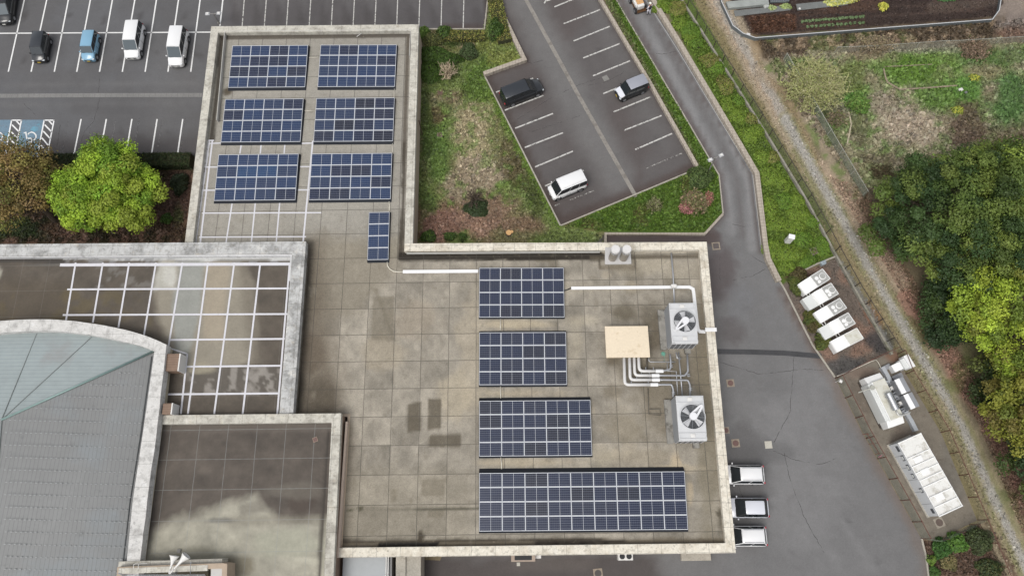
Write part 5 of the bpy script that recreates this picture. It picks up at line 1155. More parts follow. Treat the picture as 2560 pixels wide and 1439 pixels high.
def person(label, px, py, face, shirt, trousers, cap):
    p0 = P(px, py, ZA); e = empty('person', p0, face, label, 'person')
    J = {'pel': (0, 0, .95), 'wai': (.01, 0, 1.12), 'che': (.03, 0, 1.34), 'nek': (.04, 0, 1.50), 'hd0': (.06, 0, 1.60), 'hd1': (.075, 0, 1.72),
         'hL': (0, .10, .90), 'kL': (.10, .11, .50), 'aL': (.02, .12, .09), 'tL': (.17, .13, .04), 'hR': (0, -.10, .90), 'kR': (-.02, -.11, .50), 'aR': (-.16, -.12, .09), 'tR': (-.01, -.13, .04),
         'sL': (.03, .19, 1.43), 'eL': (.0, .27, 1.16), 'wL': (.16, .29, .98), 'mL': (.24, .29, .93), 'sR': (.03, -.19, 1.43), 'eR': (.02, -.28, 1.18), 'wR': (.20, -.27, 1.04), 'mR': (.28, -.26, 1.00)}
    rad = dict(pel=.135, wai=.125, che=.15, nek=.06, hd0=.085, hd1=.10, hL=.095, kL=.06, aL=.042, tL=.035, hR=.095, kR=.06, aR=.042, tR=.035, sL=.065, eL=.042, wL=.028, mL=.03, sR=.065, eR=.042, wR=.028, mR=.03)
    E = [('pel', 'wai'), ('wai', 'che'), ('che', 'nek'), ('nek', 'hd0'), ('hd0', 'hd1'), ('pel', 'hL'), ('hL', 'kL'), ('kL', 'aL'), ('aL', 'tL'), ('pel', 'hR'), ('hR', 'kR'), ('kR', 'aR'), ('aR', 'tR'), ('che', 'sL'), ('sL', 'eL'), ('eL', 'wL'), ('wL', 'mL'), ('che', 'sR'), ('sR', 'eR'), ('eR', 'wR'), ('wR', 'mR')]
    for s, S_ in (('L', 1), ('R', -1)):
        for i, (dx, dy, dz, ln) in enumerate(((.02, .03, -.01, .07), (.06, .012, -.03, .085), (.065, -.002, -.035, .09), (.06, -.016, -.035, .08), (.05, -.03, -.035, .065))):
            m_ = J['m'+s]; a = 'f%s%d' % (s, i); a2 = a+'b'; J[a] = (m_[0]+dx*.6, m_[1]+dy*S_, m_[2]+dz*.5); J[a2] = (m_[0]+dx+.01, m_[1]+dy*S_*1.1, m_[2]+dz-.03); rad[a] = .010; rad[a2] = .008; E += [('m'+s, a), (a, a2)]
    ks = list(J); me = bpy.data.meshes.new('body'); me.from_pydata([J[k] for k in ks], [(ks.index(a), ks.index(c)) for a, c in E], []); o = bpy.data.objects.new('body', me); COL.objects.link(o); o.parent = e
    me.materials.append(skin); md = o.modifiers.new('skin', 'SKIN'); md.use_smooth_shade = True
    for i, k in enumerate(ks):
        sv = me.skin_vertices[0].data[i]; sv.radius = (rad[k], rad[k]); sv.use_root = (k == 'pel')
    o.modifiers.new('sub', 'SUBSURF').render_levels = 1
    def cloth(name, chains, grow, m):
        b = MB()
        for ch in chains:
            pts = [Vector(J[k]) for k in ch]; n_ = 12; rings = []
            for i, k in enumerate(ch):
                d = (pts[min(i+1, len(pts)-1)]-pts[max(i-1, 0)]).normalized(); a = d.orthogonal().normalized() if i == 0 else (pa-d*pa.dot(d)).normalized(); pa = a; c = d.cross(a); r_ = rad[k]+grow
                rings.append([pts[i]+(a*math.cos(2*math.pi*q/n_)+c*math.sin(2*math.pi*q/n_))*r_ for q in range(n_)])
            vs = [v for r_ in rings for v in r_]; fs = [(i*n_+q, i*n_+(q+1) % n_, (i+1)*n_+(q+1) % n_, (i+1)*n_+q) for i in range(len(pts)-1) for q in range(n_)]; fs += [tuple(range(n_-1, -1, -1)), tuple((len(pts)-1)*n_+q for q in range(n_))]
            b.add(vs, fs)
        return b.obj(name, m, parent=e, smooth=True)
    cloth('trousers', [('hL', 'kL', 'aL'), ('hR', 'kR', 'aR')], .022, trousers); cloth('vest', [('pel', 'wai', 'che', 'nek')], .035, shirt)
    cloth('sleeves', [('sL', 'eL', 'wL'), ('sR', 'eR', 'wR')], .018, trousers)
    b = MB()
    for s in (-1, 1):
        a = Vector(J['aL' if s > 0 else 'aR']); b.box((a.x+.07, a.y, a.z-.09), (.27, .10, .08))
    b.obj('shoes', M_trim, parent=e, bevel=.03)
    b = MB(); hc_ = Vector(J['hd1'])+Vector((0, 0, .02)); n_ = 16
    for i in range(5):
        z0_, z1_ = math.sin(i*.31)*.13, math.sin((i+1)*.31)*.13; r0_, r1_ = math.cos(i*.31)*.13, math.cos((i+1)*.31)*.13; b.cyl(hc_+Vector((0, 0, z0_)), hc_+Vector((0, 0, z1_)), r0_, max(r1_, .004), n=n_, cap=False)
    b.cyl(hc_+Vector((.06, 0, -.01)), hc_+Vector((.06, 0, .0)), .14, n=16); b.obj('helmet', cap, parent=e, smooth=True)
    b = MB(); f_ = Vector(J['hd0']); b.box((f_.x+.085, 0, f_.z+.005), (.03, .022, .04)); b.obj('nose', skin, parent=e, bevel=.008)
    b = MB()
    for s in (-1, 1): b.box((f_.x+.082, s*.032, f_.z+.045), (.012, .022, .012)); b.box((f_.x, s*.092, f_.z), (.03, .02, .05))
    b.box((f_.x+.082, 0, f_.z-.03), (.01, .045, .01)); b.obj('face', mat('face_detail', S(120, 76, 62)), parent=e)
    return e
skin = mat('skin', S(206, 162, 134), rough=.6)
person('person in white helmet dark vest and white trousers walking beside the cart', 1620.5, 36, R(120), mat('navy_vest', S(42, 40, 54), rough=.8), mat('white_cloth', S(226, 224, 232), rough=.8), mat('white_helmet', S(248, 246, 238), rough=.3))
# ================================================================ LAMPS
def lamp(label, base, top, zt, ang):
    p = P(*base, 0); e = empty('street_lamp', p, 0, label, 'street lamp', 'twin headed lamps of the car parks'); L0 = Vector(p)
    t = P(*top, zt); b = MB(); b.tube([(0, 0, 0), (0, 0, zt)], .075, 10, r1=.05); b.cyl((0, 0, 0), (0, 0, .25), .14, n=12); b.obj('pole', M_gal2, parent=e, smooth=False)
    a = R(ang); d = Vector((math.cos(a), math.sin(a), 0)); b = MB(); b.tube([-d*.42+Vector((0, 0, zt+.06)), Vector((0, 0, zt)), d*.42+Vector((0, 0, zt+.06))], .035, 6); b.obj('arm', M_gal2, parent=e)
    for s in (-1, 1):
        c = d*.62*s+Vector((0, 0, zt)); b = MB(); b.box((c.x, c.y, zt), (.56, .42, .14), a, 0, .8); ho = b.obj('lamp_head', mat('lamp_head', S(196, 197, 199), rough=.35, metal=.2), parent=e, bevel=.06); c2 = MB(); c2.box((c.x, c.y, zt+.14), (.26, .2, .03), a); c2.obj('lens_cap', M_whi, parent=ho, bevel=.01)
M_gal2 = mat('grey_pole', S(150, 148, 144), rough=.5, metal=.2)
def lamp_at(label, base, headmid, ang):
    """height solved so that the heads sit where they are seen above their foot"""
    g = P(*base, 0); best = (1e9, 4.0)
    for z_ in np.arange(1, 9, .05):
        u, v = to_px(np.array(g.x), np.array(g.y), np.array(z_)); best = min(best, (math.hypot(float(u)-headmid[0], float(v)-headmid[1]), float(z_)))
    lamp(label, base, headmid, best[1], ang)
lamp_at('twin headed street lamp behind the top left corner of the roof', (548, 60), (533, 35), 2)
lamp_at('twin headed street lamp at the bend of the lane', (1769, 432), (1788, 394), 24)
# white sign box among the bushes
g = P(1966, 606, 0); e = empty('utility_cabinet', g, R(-14), 'tall plain white cabinet standing among the clipped bushes', 'cabinet')
b = MB(); b.box((0, 0, .1), (.56, .42, 1.45)); b.obj('body', M_whi, parent=e, bevel=.015); b = MB(); b.box((0, 0, 0), (.6, .46, .12)); b.obj('plinth', M_conc, parent=e); b = MB(); b.box((0, 0, 1.55), (.62, .48, .05)); b.obj('lid', M_tray, parent=e, bevel=.01); b = MB(); b.box((.1, -.215, .8), (.03, .02, .14)); b.obj('handle', M_trim, parent=e)
# ================================================================ FENCES
M_post = mat('fence_post', S(70, 62, 54), rough=.7); M_postr = mat('rusty_post', S(104, 66, 54), rough=.7, n=((6, .2),)); M_postg = mat('pale_post', S(178, 178, 168), rough=.6)
M_mesh = mat('wire_mesh', S(140, 142, 112), rough=.8, alpha=.14); M_meshg = mat('green_wire_mesh', S(92, 106, 84), rough=.8, alpha=.20); M_net = mat('garden_net', S(168, 164, 146), rough=.9, alpha=.45, n=((1.5, .15),)); M_netg = mat('grey_net', S(140, 150, 132), rough=.9, alpha=.5)
def fence(label, pts, h, step, mp, mm, z0=0.0, rail=True, pr=.03, rr=None, lean=0.0, group=None):
    w_ = [P(x, y, z0) for x, y in pts]; e = empty('mesh_fence', w_[0], 0, label, 'fence', group); L0 = w_[0]; w_ = [q-L0 for q in w_]; w_ = [Vector((q.x, q.y, 0)) for q in w_]
    b = MB()
    for a, c in zip(w_[:-1], w_[1:]): b.add([a, c, c+Vector((0, 0, h)), a+Vector((0, 0, h))], [(0, 1, 2, 3)])
    b.obj('mesh_panel', mm, parent=e)
    if rail: b = MB(); b.tube([q+Vector((0, 0, h)) for q in w_], rr or pr*.8, 6); b.obj('top_rail', mp, parent=e)
    pos = []; acc = 0.0
    for a, c in zip(w_[:-1], w_[1:]):
        Ls = (c-a).length; t = (step-acc) if pos else 0.0
        while t <= Ls: pos.append(a+(c-a)*(t/Ls)); t += step
        acc = Ls-(t-step)
    first = None
    for q in pos:
        if first is None: pb = MB(); pb.cyl((0, 0, -.05), (0, 0, h+.06), pr, n=6); first = pb.obj('post', mp, parent=e); o = first
        else: o = first.copy(); COL.objects.link(o)
        o.location = q
    return e
fence('long mesh fence on the concrete footing between bushes and gravel path', [(1560, -240), (1706, 0), (1820, 180), (1924, 345), (2018, 500), (2093, 640), (2140, 725), (2240, 885)], 1.35, 2.0, M_post, M_mesh, .28, pr=.05)
fence('mesh fence between the concrete enclosure and the gravel path', [(2244, 884), (2262, 930), (2352, 1080), (2445, 1299), (2502, 1439), (2560, 1560)], 1.55, 2.0, M_postr, M_mesh, .05, pr=.04)
fence('rusty fence along the road side of the concrete enclosure', [(2089, 945), (2157, 1079), (2276, 1292), (2304, 1345)], 1.6, 2.0, M_postr, mat('green_tint_mesh', S(140, 142, 126), rough=.8, alpha=.38), .1, pr=.045)
fence('rusty rail fence across the upper end of the concrete enclosure', [(2089, 945), (2160, 908), (2238, 872)], 1.0, 2.4, M_postr, M_mesh, .1, pr=.04)
fence('fence across the lower end of the concrete enclosure', [(2304, 1345), (2336, 1352), (2410, 1318), (2445, 1299)], 1.6, 1.6, M_postr, M_netg, .05, pr=.035, rail=False)
fence('grey mesh fence crossing the fallow field diagonally', [(1958, 150), (2086, 372), (2158, 492)], 1.25, 2.5, M_postg, M_netg, 0, pr=.03)
fence('sagging pale net fence across the top of the fallow field', [(2085, 133), (2180, 130), (2340, 118), (2380, 117), (2560, 106), (2700, 98)], 1.1, 3.0, M_postg, M_net, 0, pr=.025)
# garden rim of the vegetable plot
rim = [(1795, -60), (1804, 5), (1832, 64), (1858, 84), (1889, 95), (2481, 49), (2498, 26), (2512, -60)]
b = MB(); b.ribbon(PL(rim, .5), -.03, .03, 0, .52); o = b.obj('plot_edging', mat('corrugated_rim', S(112, 118, 120), rough=.6, metal=.1, n=((2, .1),))); tag(o, 'low grey corrugated rim wrapped round the dark vegetable plot', 'garden edging'); b = MB(); b.ribbon(PL(rim, .5), -.045, .045, .52, .55); b.obj('top_edge', mat('rim_edge', S(200, 202, 204), rough=.5), parent=o)
# mulch sheets and tunnels
M_film = mat('grey_mulch_film', S(118, 120, 118), rough=.5, n=((1.5, .12), (8, .2)))
def bed(label, pts, h, m): b = MB(); b.prism(PL(pts, h), 0, h); return tag(b.obj('garden_bed', m, bevel=.06), label, 'garden bed')
bed('arched grey tunnel bed at the top left of the vegetable plot', [(1815, 4), (1920, -6), (1924, 10), (1822, 20)], .45, mat('tunnel_film', S(160, 164, 160), rough=.4, n=((1.5, .15),)))
bed('grey mulch bed with pale stones and lettuces', [(1834, 26), (1976, 12), (1977, 25), (1838, 41)], .12, M_film)
bed('grey mulch bed leading to the flowering row', [(1990, 10), (2120, -3), (2120, 12), (1994, 26)], .12, M_film)
bed('dark netted bed at the very top of the vegetable plot', [(1925, -16), (1974, -18), (1974, 3), (1926, 6)], .3, mat('dark_net', S(82, 88, 92), rough=.8, joints=(0, 0, .2, .2, .03, S(130, 136, 140), .9)))
b = MB(); b.box((0, 0, 0), (.62, .55, .35), .4); tag(b.obj('sack', mat('crumpled_sheet', S(182, 184, 180), rough=.5, n=((5, .2),)), loc=P(1914, 18, 0), bevel=.15), 'crumpled pale sheet at the end of the arched tunnel', 'plastic sheet')
for i, (x, y, lab) in enumerate(((1870, 88, 'white block lying against the outside of the plot rim'), (1891, 99, 'small white block by the lower bend of the plot rim'), (1998, 24, 'white stone beside the flowering row'))):
    b = MB(); b.box((0, 0, 0), (.42-.1*i, .26-.03*i, .18), -.3); tag(b.obj('block', M_whi, loc=P(x, y, 0), bevel=.02), lab, 'block')
for x, y, s, lab in ((2400, 226, .45, 'larger white rubbish bag on the right of the green plot'), (2413, 233, .32, 'small grey rubbish bag beside the white one')):
    b = MB(); b.box((0, 0, 0), (s, s*.8, .25), .3); tag(b.obj('rubbish_bag', M_film if s < .4 else M_whi, loc=P(x, y, 0), bevel=.08), lab, 'bag')
def timber(label, pts, r, m, name='timber_edging'): b = MB(); b.tube([P(x, y, .12) for x, y in pts], r, 6); tag(b.obj(name, m), label, 'timber')
M_timb = mat('grey_timber', S(156, 142, 122), rough=.9, n=((4, .2),))
timber('bent timber edging round the left and lower side of the green plot', [(2209, 172), (2214, 195), (2219, 206), (2250, 224), (2300, 221), (2392, 214)], .09, M_timb)
timber('thin timber along the upper side of the green plot', [(2210, 167), (2255, 165), (2330, 161)], .05, M_timb)
timber('pale stick standing in the fallow ground', [(2118, 360), (2128, 310), (2122, 280)], .08, mat('birch_stick', S(196, 184, 160), rough=.9, n=((8, .3),)), 'stick')
timber('thin post line left of the tan patch', [(2170, 278), (2175, 250)], .03, M_timb, 'stick'); timber('thin leaning stick in the tan patch', [(2222, 355), (2244, 262)], .035, M_timb, 'stick')
timber('short grey branch in the fallow ground', [(2176, 240), (2240, 258)], .05, M_timb, 'branch')
# ================================================================ YARD EQUIPMENT
M_unit = mat('unit_white', S(250, 250, 248), rough=.4, n=((1.5, .03),), coat=.2); M_unitt = mat('dusty_unit_top', S(218, 217, 206), rough=.6, n=((1.5, .06),), stain=(1.8, S(184, 176, 150), .5, .15, .6)); M_unitp = mat('unit_top_panel', S(176, 176, 172), rough=.5, n=((3, .1),)); M_off = mat('grey_white_panel', S(226, 228, 225), rough=.45, n=((1, .04),))
def frame_of(corners, z_): q = PL(corners, z_); c = sum(q, Vector())/4; c.z = 0; u = (q[1]-q[0])+(q[2]-q[3]); return c, math.atan2(u.y, u.x), ((q[1]-q[0]).length+(q[2]-q[3]).length)/2, ((q[3]-q[0]).length+(q[2]-q[1]).length)/2
units = [([(2001, 705), (2058, 671), (2074, 697), (2015, 736)], 1, 'topmost of the five white outdoor units in the gravel yard'), ([(2033, 729), (2079, 707), (2095, 734), (2050, 762)], 2, 'second white outdoor unit from the top with a low box at its left'),
         ([(2039, 778), (2100, 744), (2116, 770), (2055, 806)], 1, 'middle one of the five white outdoor units'), ([(2074, 804), (2121, 781), (2138, 808), (2090, 836)], 2, 'fourth white outdoor unit with a low box at its left'), ([(2080, 850), (2142, 819), (2159, 846), (2096, 879)], 0, 'lowest white outdoor unit with a plain top and no fan')]
for cs, k, lab in units:
    hU = 1.35; c, rz, W, D = frame_of(cs, hU); e = empty('outdoor_unit', c, rz, lab, 'outdoor unit', 'row of white outdoor units')
    b = MB(); hx, hy = W/2, D/2; cv = .45 if k != 2 else .30; prof = [(-hx, .12)]+[(-hx+(hx*2*cv)*(1-math.cos(t)), .12+(hU-.12)*(.55+.45*math.sin(t))) for t in [i*math.pi/2/6 for i in range(7)]]+[(hx, hU), (hx, .12)]
    vs = [(x, s*hy, z_) for s in (-1, 1) for x, z_ in prof]; m_ = len(prof); b.add(vs, [tuple(range(m_)), tuple(range(2*m_-1, m_-1, -1))]+[(i, m_+i, m_+(i+1) % m_, (i+1) % m_) for i in range(m_)])
    b.obj('casing', M_unit, parent=e, smooth=False, bevel=.02)
    b = MB(); tx = hx*.46; tw = hx*1.02; b.box((tx, 0, hU-.0), (tw, D-.08, .03)); b.obj('top_panel', M_unitp if k else M_unitt, parent=e, bevel=.01)
    b = MB()
    for s in (-1, 1): b.box((tx, s*(hy-.03), hU), (tw+.06, .05, .07))
    b.box((hx-.03, 0, hU), (.05, D, .07)); b.obj('rim', M_unit, parent=e)
    if k:
        b = MB(); b.cyl((hx*.62, 0, hU), (hx*.62, 0, hU+.16), D*.27, n=28); fo = b.obj('fan_drum', M_unit, parent=e, bevel=.02); b = MB(); b.cyl((hx*.62, 0, hU+.15), (hx*.62, 0, hU+.18), D*.22, n=24); b.obj('grille', M_unitp, parent=fo)
        b = MB(); b.cyl((hx*.22, -D*.22, hU), (hx*.22, -D*.22, hU+.10), D*.14, n=16); b.cyl((hx*.22, D*.1, hU), (hx*.22, D*.1, hU+.06), D*.16, n=16); b.obj('exhaust_cap', M_unit, parent=e, bevel=.03)
    if k == 2:
        b = MB(); b.box((-hx-.5, 0, .12), (1.05, D-.02, .75)); b.obj('low_box', M_off, parent=e, bevel=.03)
    if k in (1, 2):
        b = MB()
        for s in (-.25, .05): b.tube([(-hx+.45+s, -hy-.02, .7), (-hx+.45+s, -hy-.5, .7)], .04, 6)
        b.obj('connecting_pipe', M_whi, parent=e)
    b = MB(); b.box((0, 0, 0), (W-.1, D-.1, .13)); b.obj('base_frame', M_trim, parent=e)
# enclosure floor
tag(sheet('enclosure_floor', PL([(2092, 946), (2163, 910), (2240, 874), (2262, 930), (2352, 1080), (2443, 1300), (2336, 1350), (2304, 1344), (2276, 1292), (2157, 1079)], .03), .03, .4, S(126, 118, 106), lambda p: (
    p.blob(2160, 1000, 30, 60, S(104, 92, 82), .6), p.blob(2160, 930, 50, 16, S(122, 104, 92), .7), p.blob(2240, 890, 26, 14, S(130, 92, 70), .7), p.blob(2380, 1180, 30, 80, S(116, 112, 104), .6), p.blob(2350, 1330, 60, 16, S(150, 142, 128), .4), p.blob(2260, 1100, 30, 40, S(110, 96, 86), .6), p.line([(2115, 965), (2330, 1340)], 4, S(150, 140, 124), 2, 1, .7)),
    mat('enclosure_concrete', attr=True, rough=.9, n=((1.2, .14), (8, .14)), stain=[(1.6, S(90, 78, 68), .56, .12, .5), (3.0, S(178, 174, 164), .64, .08, .6)])), kind='structure')
cover(2348, 1305, .85, 20, 'round dark cover in the floor below the big white cubicle', True, mat('ringed_frame', S(160, 152, 138), n=((6, .2),)), mat('cover_dark', S(104, 90, 82), n=((6, .15),)), .035)
# generator
hG = 1.75; c, rz, W, D = frame_of([(2152, 945), (2175, 934), (2241, 1060), (2210, 1074)], 1.2)
q0, q1 = P(2147, 951, .3), P(2207, 1074, .3); q2 = P(2241, 1057, hG); d = (q1-q0); Lg = d.length; rz = math.atan2(d.y, d.x)
u = Vector((math.cos(rz), math.sin(rz), 0)); v = Vector((-u.y, u.x, 0)); Wg = 1.75; c = (q0+q1)/2+v*Wg/2*(1 if v.x > 0 else -1); sv = 1 if v.x > 0 else -1
e = empty('generator', (c.x, c.y, .03), rz, 'long white generator with a silver silencer lying on its top', 'generator')
b = MB(); b.box((-.0, -sv*.1, .15), (Lg-1.25, Wg, hG-.2)); b.obj('housing', M_off, parent=e, bevel=.04)
b = MB(); b.box((-.0, sv*.1, hG-.06), (Lg-1.15, Wg-.45, .07)); b.obj('top', M_unitt, parent=e, bevel=.02)
b = MB(); b.box((-.0, -sv*(Wg*.5-.28), hG-.04), (Lg-1.15, .08, .12)); b.obj('roof_seam', M_unit, parent=e)
for s in (-1, 1):
    b = MB(); x0 = s*(Lg/2-.72); x1 = s*(Lg/2+.02); hy = Wg/2-.05
    vs = [(x0, -hy, .15), (x1, -hy, .15), (x1, hy, .15), (x0, hy, .15), (x0, -hy, hG-.18), (x1, -hy, hG-.45), (x1, hy, hG-.45), (x0, hy, hG-.18)]
    fs = [(3, 2, 1, 0), (4, 5, 6, 7), (0, 1, 5, 4), (1, 2, 6, 5), (2, 3, 7, 6), (3, 0, 4, 7)]; b.add(vs, fs if s > 0 else [f[::-1] for f in fs]); b.obj('end_hood', M_unit, parent=e, bevel=.05)
b = MB(); b.cyl((-.5, sv*.22, hG+.36), (1.15, sv*.22, hG+.36), .34, n=26); b.obj('silencer', mat('bright_steel', S(206, 208, 210), rough=.25, metal=.8), parent=e, bevel=.05)
b = MB(); b.tube(bend([(1.1, sv*.22, hG+.3), (1.7, sv*.15, hG+.3), (1.8, sv*.9, hG+.3), (1.75, sv*1.35, hG+.3)], .3), .075, 8)
b.obj('tail_pipe', mat('pipe_steel', S(206, 206, 202), rough=.35, metal=.4), parent=e, smooth=True)
b = MB()
for x in (-.2, .9): b.box((x, sv*.22, hG), (.08, .6, .08))
b.obj('silencer_strap', M_gal, parent=e); b = MB(); b.box((0, 0, 0), (Lg-.3, Wg+.15, .16)); b.obj('skid', M_post, parent=e)
b = MB(); b.cyl((-1.4, -sv*.75, hG), (-1.4, -sv*.75, hG+.12), .22, n=20); b.tube([(-1.4, -sv*.95, hG+.06), (-1.4, -sv*2.0, hG-.3)], .05, 6); b.obj('filler_ring', M_postg, parent=e)
# small meter drum at the enclosure corner
g = P(2098, 950, .9); b = MB(); b.cyl((0, 0, .9), (.25, -.12, .9), .17, n=16); b.cyl((0, 0, 0), (0, 0, .85), .03, n=6); tag(b.obj('meter', M_whi, loc=(g.x, g.y, 0), bevel=.02), 'small white meter drum at the upper left corner of the enclosure', 'meter')
# control gear: cubicle with hood, two sloped cabinets, cable tray
def yard_box(name, cat, label, corners, z_, parts):
    c, rz, W, D = frame_of(corners, z_); e = empty(name, c, rz, label, cat)
    for pn, (fx, fy), (sx, sy), z0, z1, m, tilt in parts:
        b = MB(); X0, Y0 = (fx)*W, (fy)*D; wx, wy = sx*W/2, sy*D/2
        vs = [(X0-wx, Y0-wy, z0), (X0+wx, Y0-wy, z0), (X0+wx, Y0+wy, z0), (X0-wx, Y0+wy, z0), (X0-wx, Y0-wy, z1-tilt), (X0+wx, Y0-wy, z1), (X0+wx, Y0+wy, z1), (X0-wx, Y0+wy, z1-tilt)]
        b.add(vs, [(3, 2, 1, 0), (4, 5, 6, 7), (0, 1, 5, 4), (1, 2, 6, 5), (2, 3, 7, 6), (3, 0, 4, 7)]); b.obj(pn, m, parent=e, bevel=.015)
    return e
M_mg = mat('mid_grey_panel', S(150, 152, 156), rough=.45, n=((1, .05),)); M_dg = mat('dark_grey_steel', S(84, 88, 94), rough=.5); M_lg = mat('light_grey_steel', S(182, 186, 190), rough=.4, n=((2, .05),))
yard_box('intake_unit', 'equipment box', 'white hooded equipment box in the top corner of the enclosure', [(2225, 915), (2262, 893), (2274, 918), (2236, 931)], 1.2,
         [('body', (0, 0), (.62, .85), .1, 1.05, M_unit, .2), ('neck', (.33, 0), (.30, 1.15), .3, 1.25, M_off, 0), ('hood', (.58, .02), (.30, 1.5), .4, 1.45, M_tray, .0), ('lower_step', (-.42, .45), (.5, .55), 0, .35, M_mg, 0), ('lower_step', (-.12, -.95), (.62, .55), 0, .3, M_mg, 0)])
for i, (cs, lab) in enumerate((([(2238, 949), (2258, 941), (2277, 976), (2256, 984)], 'upper of two sloped white and grey cabinets in the enclosure'), ([(2260, 987), (2280, 979), (2299, 1014), (2279, 1022)], 'lower of two sloped white and grey cabinets in the enclosure'))):
    yard_box('control_cabinet', 'cabinet', lab, cs, 1.5, [('body', (0, 0), (1, 1), .1, 1.3, M_mg, 0), ('white_lid', (-.25, 0), (.5, 1.02), 1.28, 1.5, M_tray, .1), ('grey_lid', (.25, 0), (.5, 1.02), 1.28, 1.5, M_mg, 0), ('junction', (-.7, .1), (.3, .22), .2, .6, M_whi, 0), ('steel_leg', (-.75, -.3), (.35, .2), 0, .45, M_dg, 0), ('steel_leg', (-.75, .4), (.35, .2), 0, .45, M_dg, 0)])
tray('upper grey cable duct running down between the generator and the cabinets', [(2207, 916), (2220, 938), (2228, 956)], .38, .5, 0, 'cable duct', M_lg)
tray('lower grey cable duct leading to the big white cubicle', [(2264, 1026), (2279, 1050), (2292, 1076)], .38, .5, 0, 'cable duct', M_lg)
b = MB()
for off in (-.28, .28): b.tube([P(2224+off*8, 957, .55)+Vector((off, 0, 0)), P(2262+off*8, 1028, .55)+Vector((off, 0, 0))], .035, 6)
for t in [i/9 for i in range(10)]:
    x, y = 2224+38*t, 957+71*t; q = P(x, y, .5); b.box((q.x, q.y, .45), (.62, .07, .05), .4)
for x, y in ((2226, 960), (2243, 992), (2261, 1026)): q = P(x, y, 0); b.box((q.x, q.y, 0), (.6, .06, .5), .4)
tag(b.obj('cable_ladder', M_gal), 'open steel cable ladder between the two grey ducts', 'cable ladder')
for x, y, s, lab in ((2216, 959, .5, 'upper small pale box left of the cable ladder'), (2236, 994, .6, 'middle small pale box left of the cable ladder'), (2256, 1028, .45, 'lower small pale box left of the cable ladder')):
    b = MB(); b.box((0, 0, 0), (s, s*.7, .4), -.5); tag(b.obj('pull_box', M_lg, loc=P(x, y, .03), bevel=.02), lab, 'box')
conduit('cream conduit following the upper rail of the enclosure', [(2092, 940, .9), (2130, 925, 1.0), (2136, 922, 1.0), (2180, 902, 1.0), (2190, 899, .9), (2196, 906, .5), (2203, 920, .4)], .035)
# big cubicle
top = [(2248, 1106), (2302, 1083), (2405, 1263), (2349, 1290)]; hC = 2.1; c, rz, W, D = frame_of(top, hC)
e = empty('power_cubicle', (c.x, c.y, .03), rz, 'big white ribbed power cubicle at the lower end of the enclosure', 'power cubicle')
b = MB(); b.box((0, 0, .12), (W, D, hC-.3)); b.obj('housing', mat('cubicle_side', S(222, 225, 228), rough=.4, n=((.8, .03),)), parent=e, bevel=.02)
b = MB(); b.box((0, 0, hC-.2), (W+.1, D+.1, .08)); b.obj('roof', mat('cubicle_roof', S(238, 237, 232), rough=.5, n=((1, .05), (9, .08)), stain=[(1.6, S(190, 186, 174), .50, .12, .75), (6, S(250, 250, 250), .56, .1, .6)]), parent=e)
ys = [-D/2, -D/2+D*.115, -D/2+D*.245, -D/2+D*.385, -D/2+D*.475, -D/2+D*.575, -D/2+D*.665, -D/2+D*.78, D/2]
for y in ys: b = MB(); b.box((0, y, hC-.13), (W+.14, .09, .13)); b.obj('rib', M_unit, parent=e, bevel=.01)
b = MB()
for s in (-1, 1): b.box((s*(W/2+.03), 0, hC-.13), (.07, D+.1, .09))
b.obj('eave', M_unit, parent=e)
for y in (-.30, .05, .22): b = MB(); b.box((-W*.12, y*D, hC-.12), (W*.36, .55, .10)); b.obj('vent_cap', M_unit, parent=e, bevel=.02)
for i in range(1, 6): b = MB(); b.box((-W/2-.006, -D/2+i*D/6, .16), (.012, .02, hC-.4)); b.obj('door_seam', M_dg, parent=e)
for i, (y, dark) in enumerate(((.43, 1), (.30, 0), (.17, 0), (.05, 0), (-.15, 0), (-.43, 1))):
    b = MB(); b.box((-W/2-.02, y*D, 1.2), (.04, .52 if i < 3 else .42, .42)); o = b.obj('gauge_window', M_dg, parent=e, bevel=.01)
    if not dark: b = MB(); b.box((-W/2-.045, y*D, 1.26), (.02, .34 if i < 3 else .26, .28)); b.obj('pane', M_off, parent=o)
b = MB(); b.box((0, 0, 0), (W+.25, D+.2, .13)); b.obj('plinth', M_conc, parent=e)
# red sign on the road side fence
g = P(2201, 1139, .9); b = MB(); b.box((0, 0, .75), (.36, .04, .30), .5); tag(b.obj('sign', mat('pink_sign', S(206, 128, 148), rough=.5), loc=(g.x, g.y, 0)), 'small faded pink sign on the enclosure fence', 'sign')
b = MB(); 
for a_, c_ in (((2167, 1082), (2198, 1132)),): b.tube([P(*a_, .9), P(*c_, .9)], .04, 6)
for x, y in ((2167, 1084), (2183, 1108), (2200, 1133)): q = P(x, y, .9); b.box((q.x, q.y, .85), (.8, .06, .1), .1)
tag(b.obj('gate_frame', M_postr), 'rusty gate frame of the enclosure near the cubicle', 'gate')
g = P(2058, 657, .3); b = MB(); b.box((0, 0, 0), (.5, .4, .4), .4); b.box((.1, .1, .4), (.25, .2, .12), .4); tag(b.obj('valve_box', mat('bluegrey_box', S(160, 172, 178), rough=.5), loc=(g.x, g.y, 0), bevel=.02), 'small blue grey box at the top of the gravel yard', 'box')
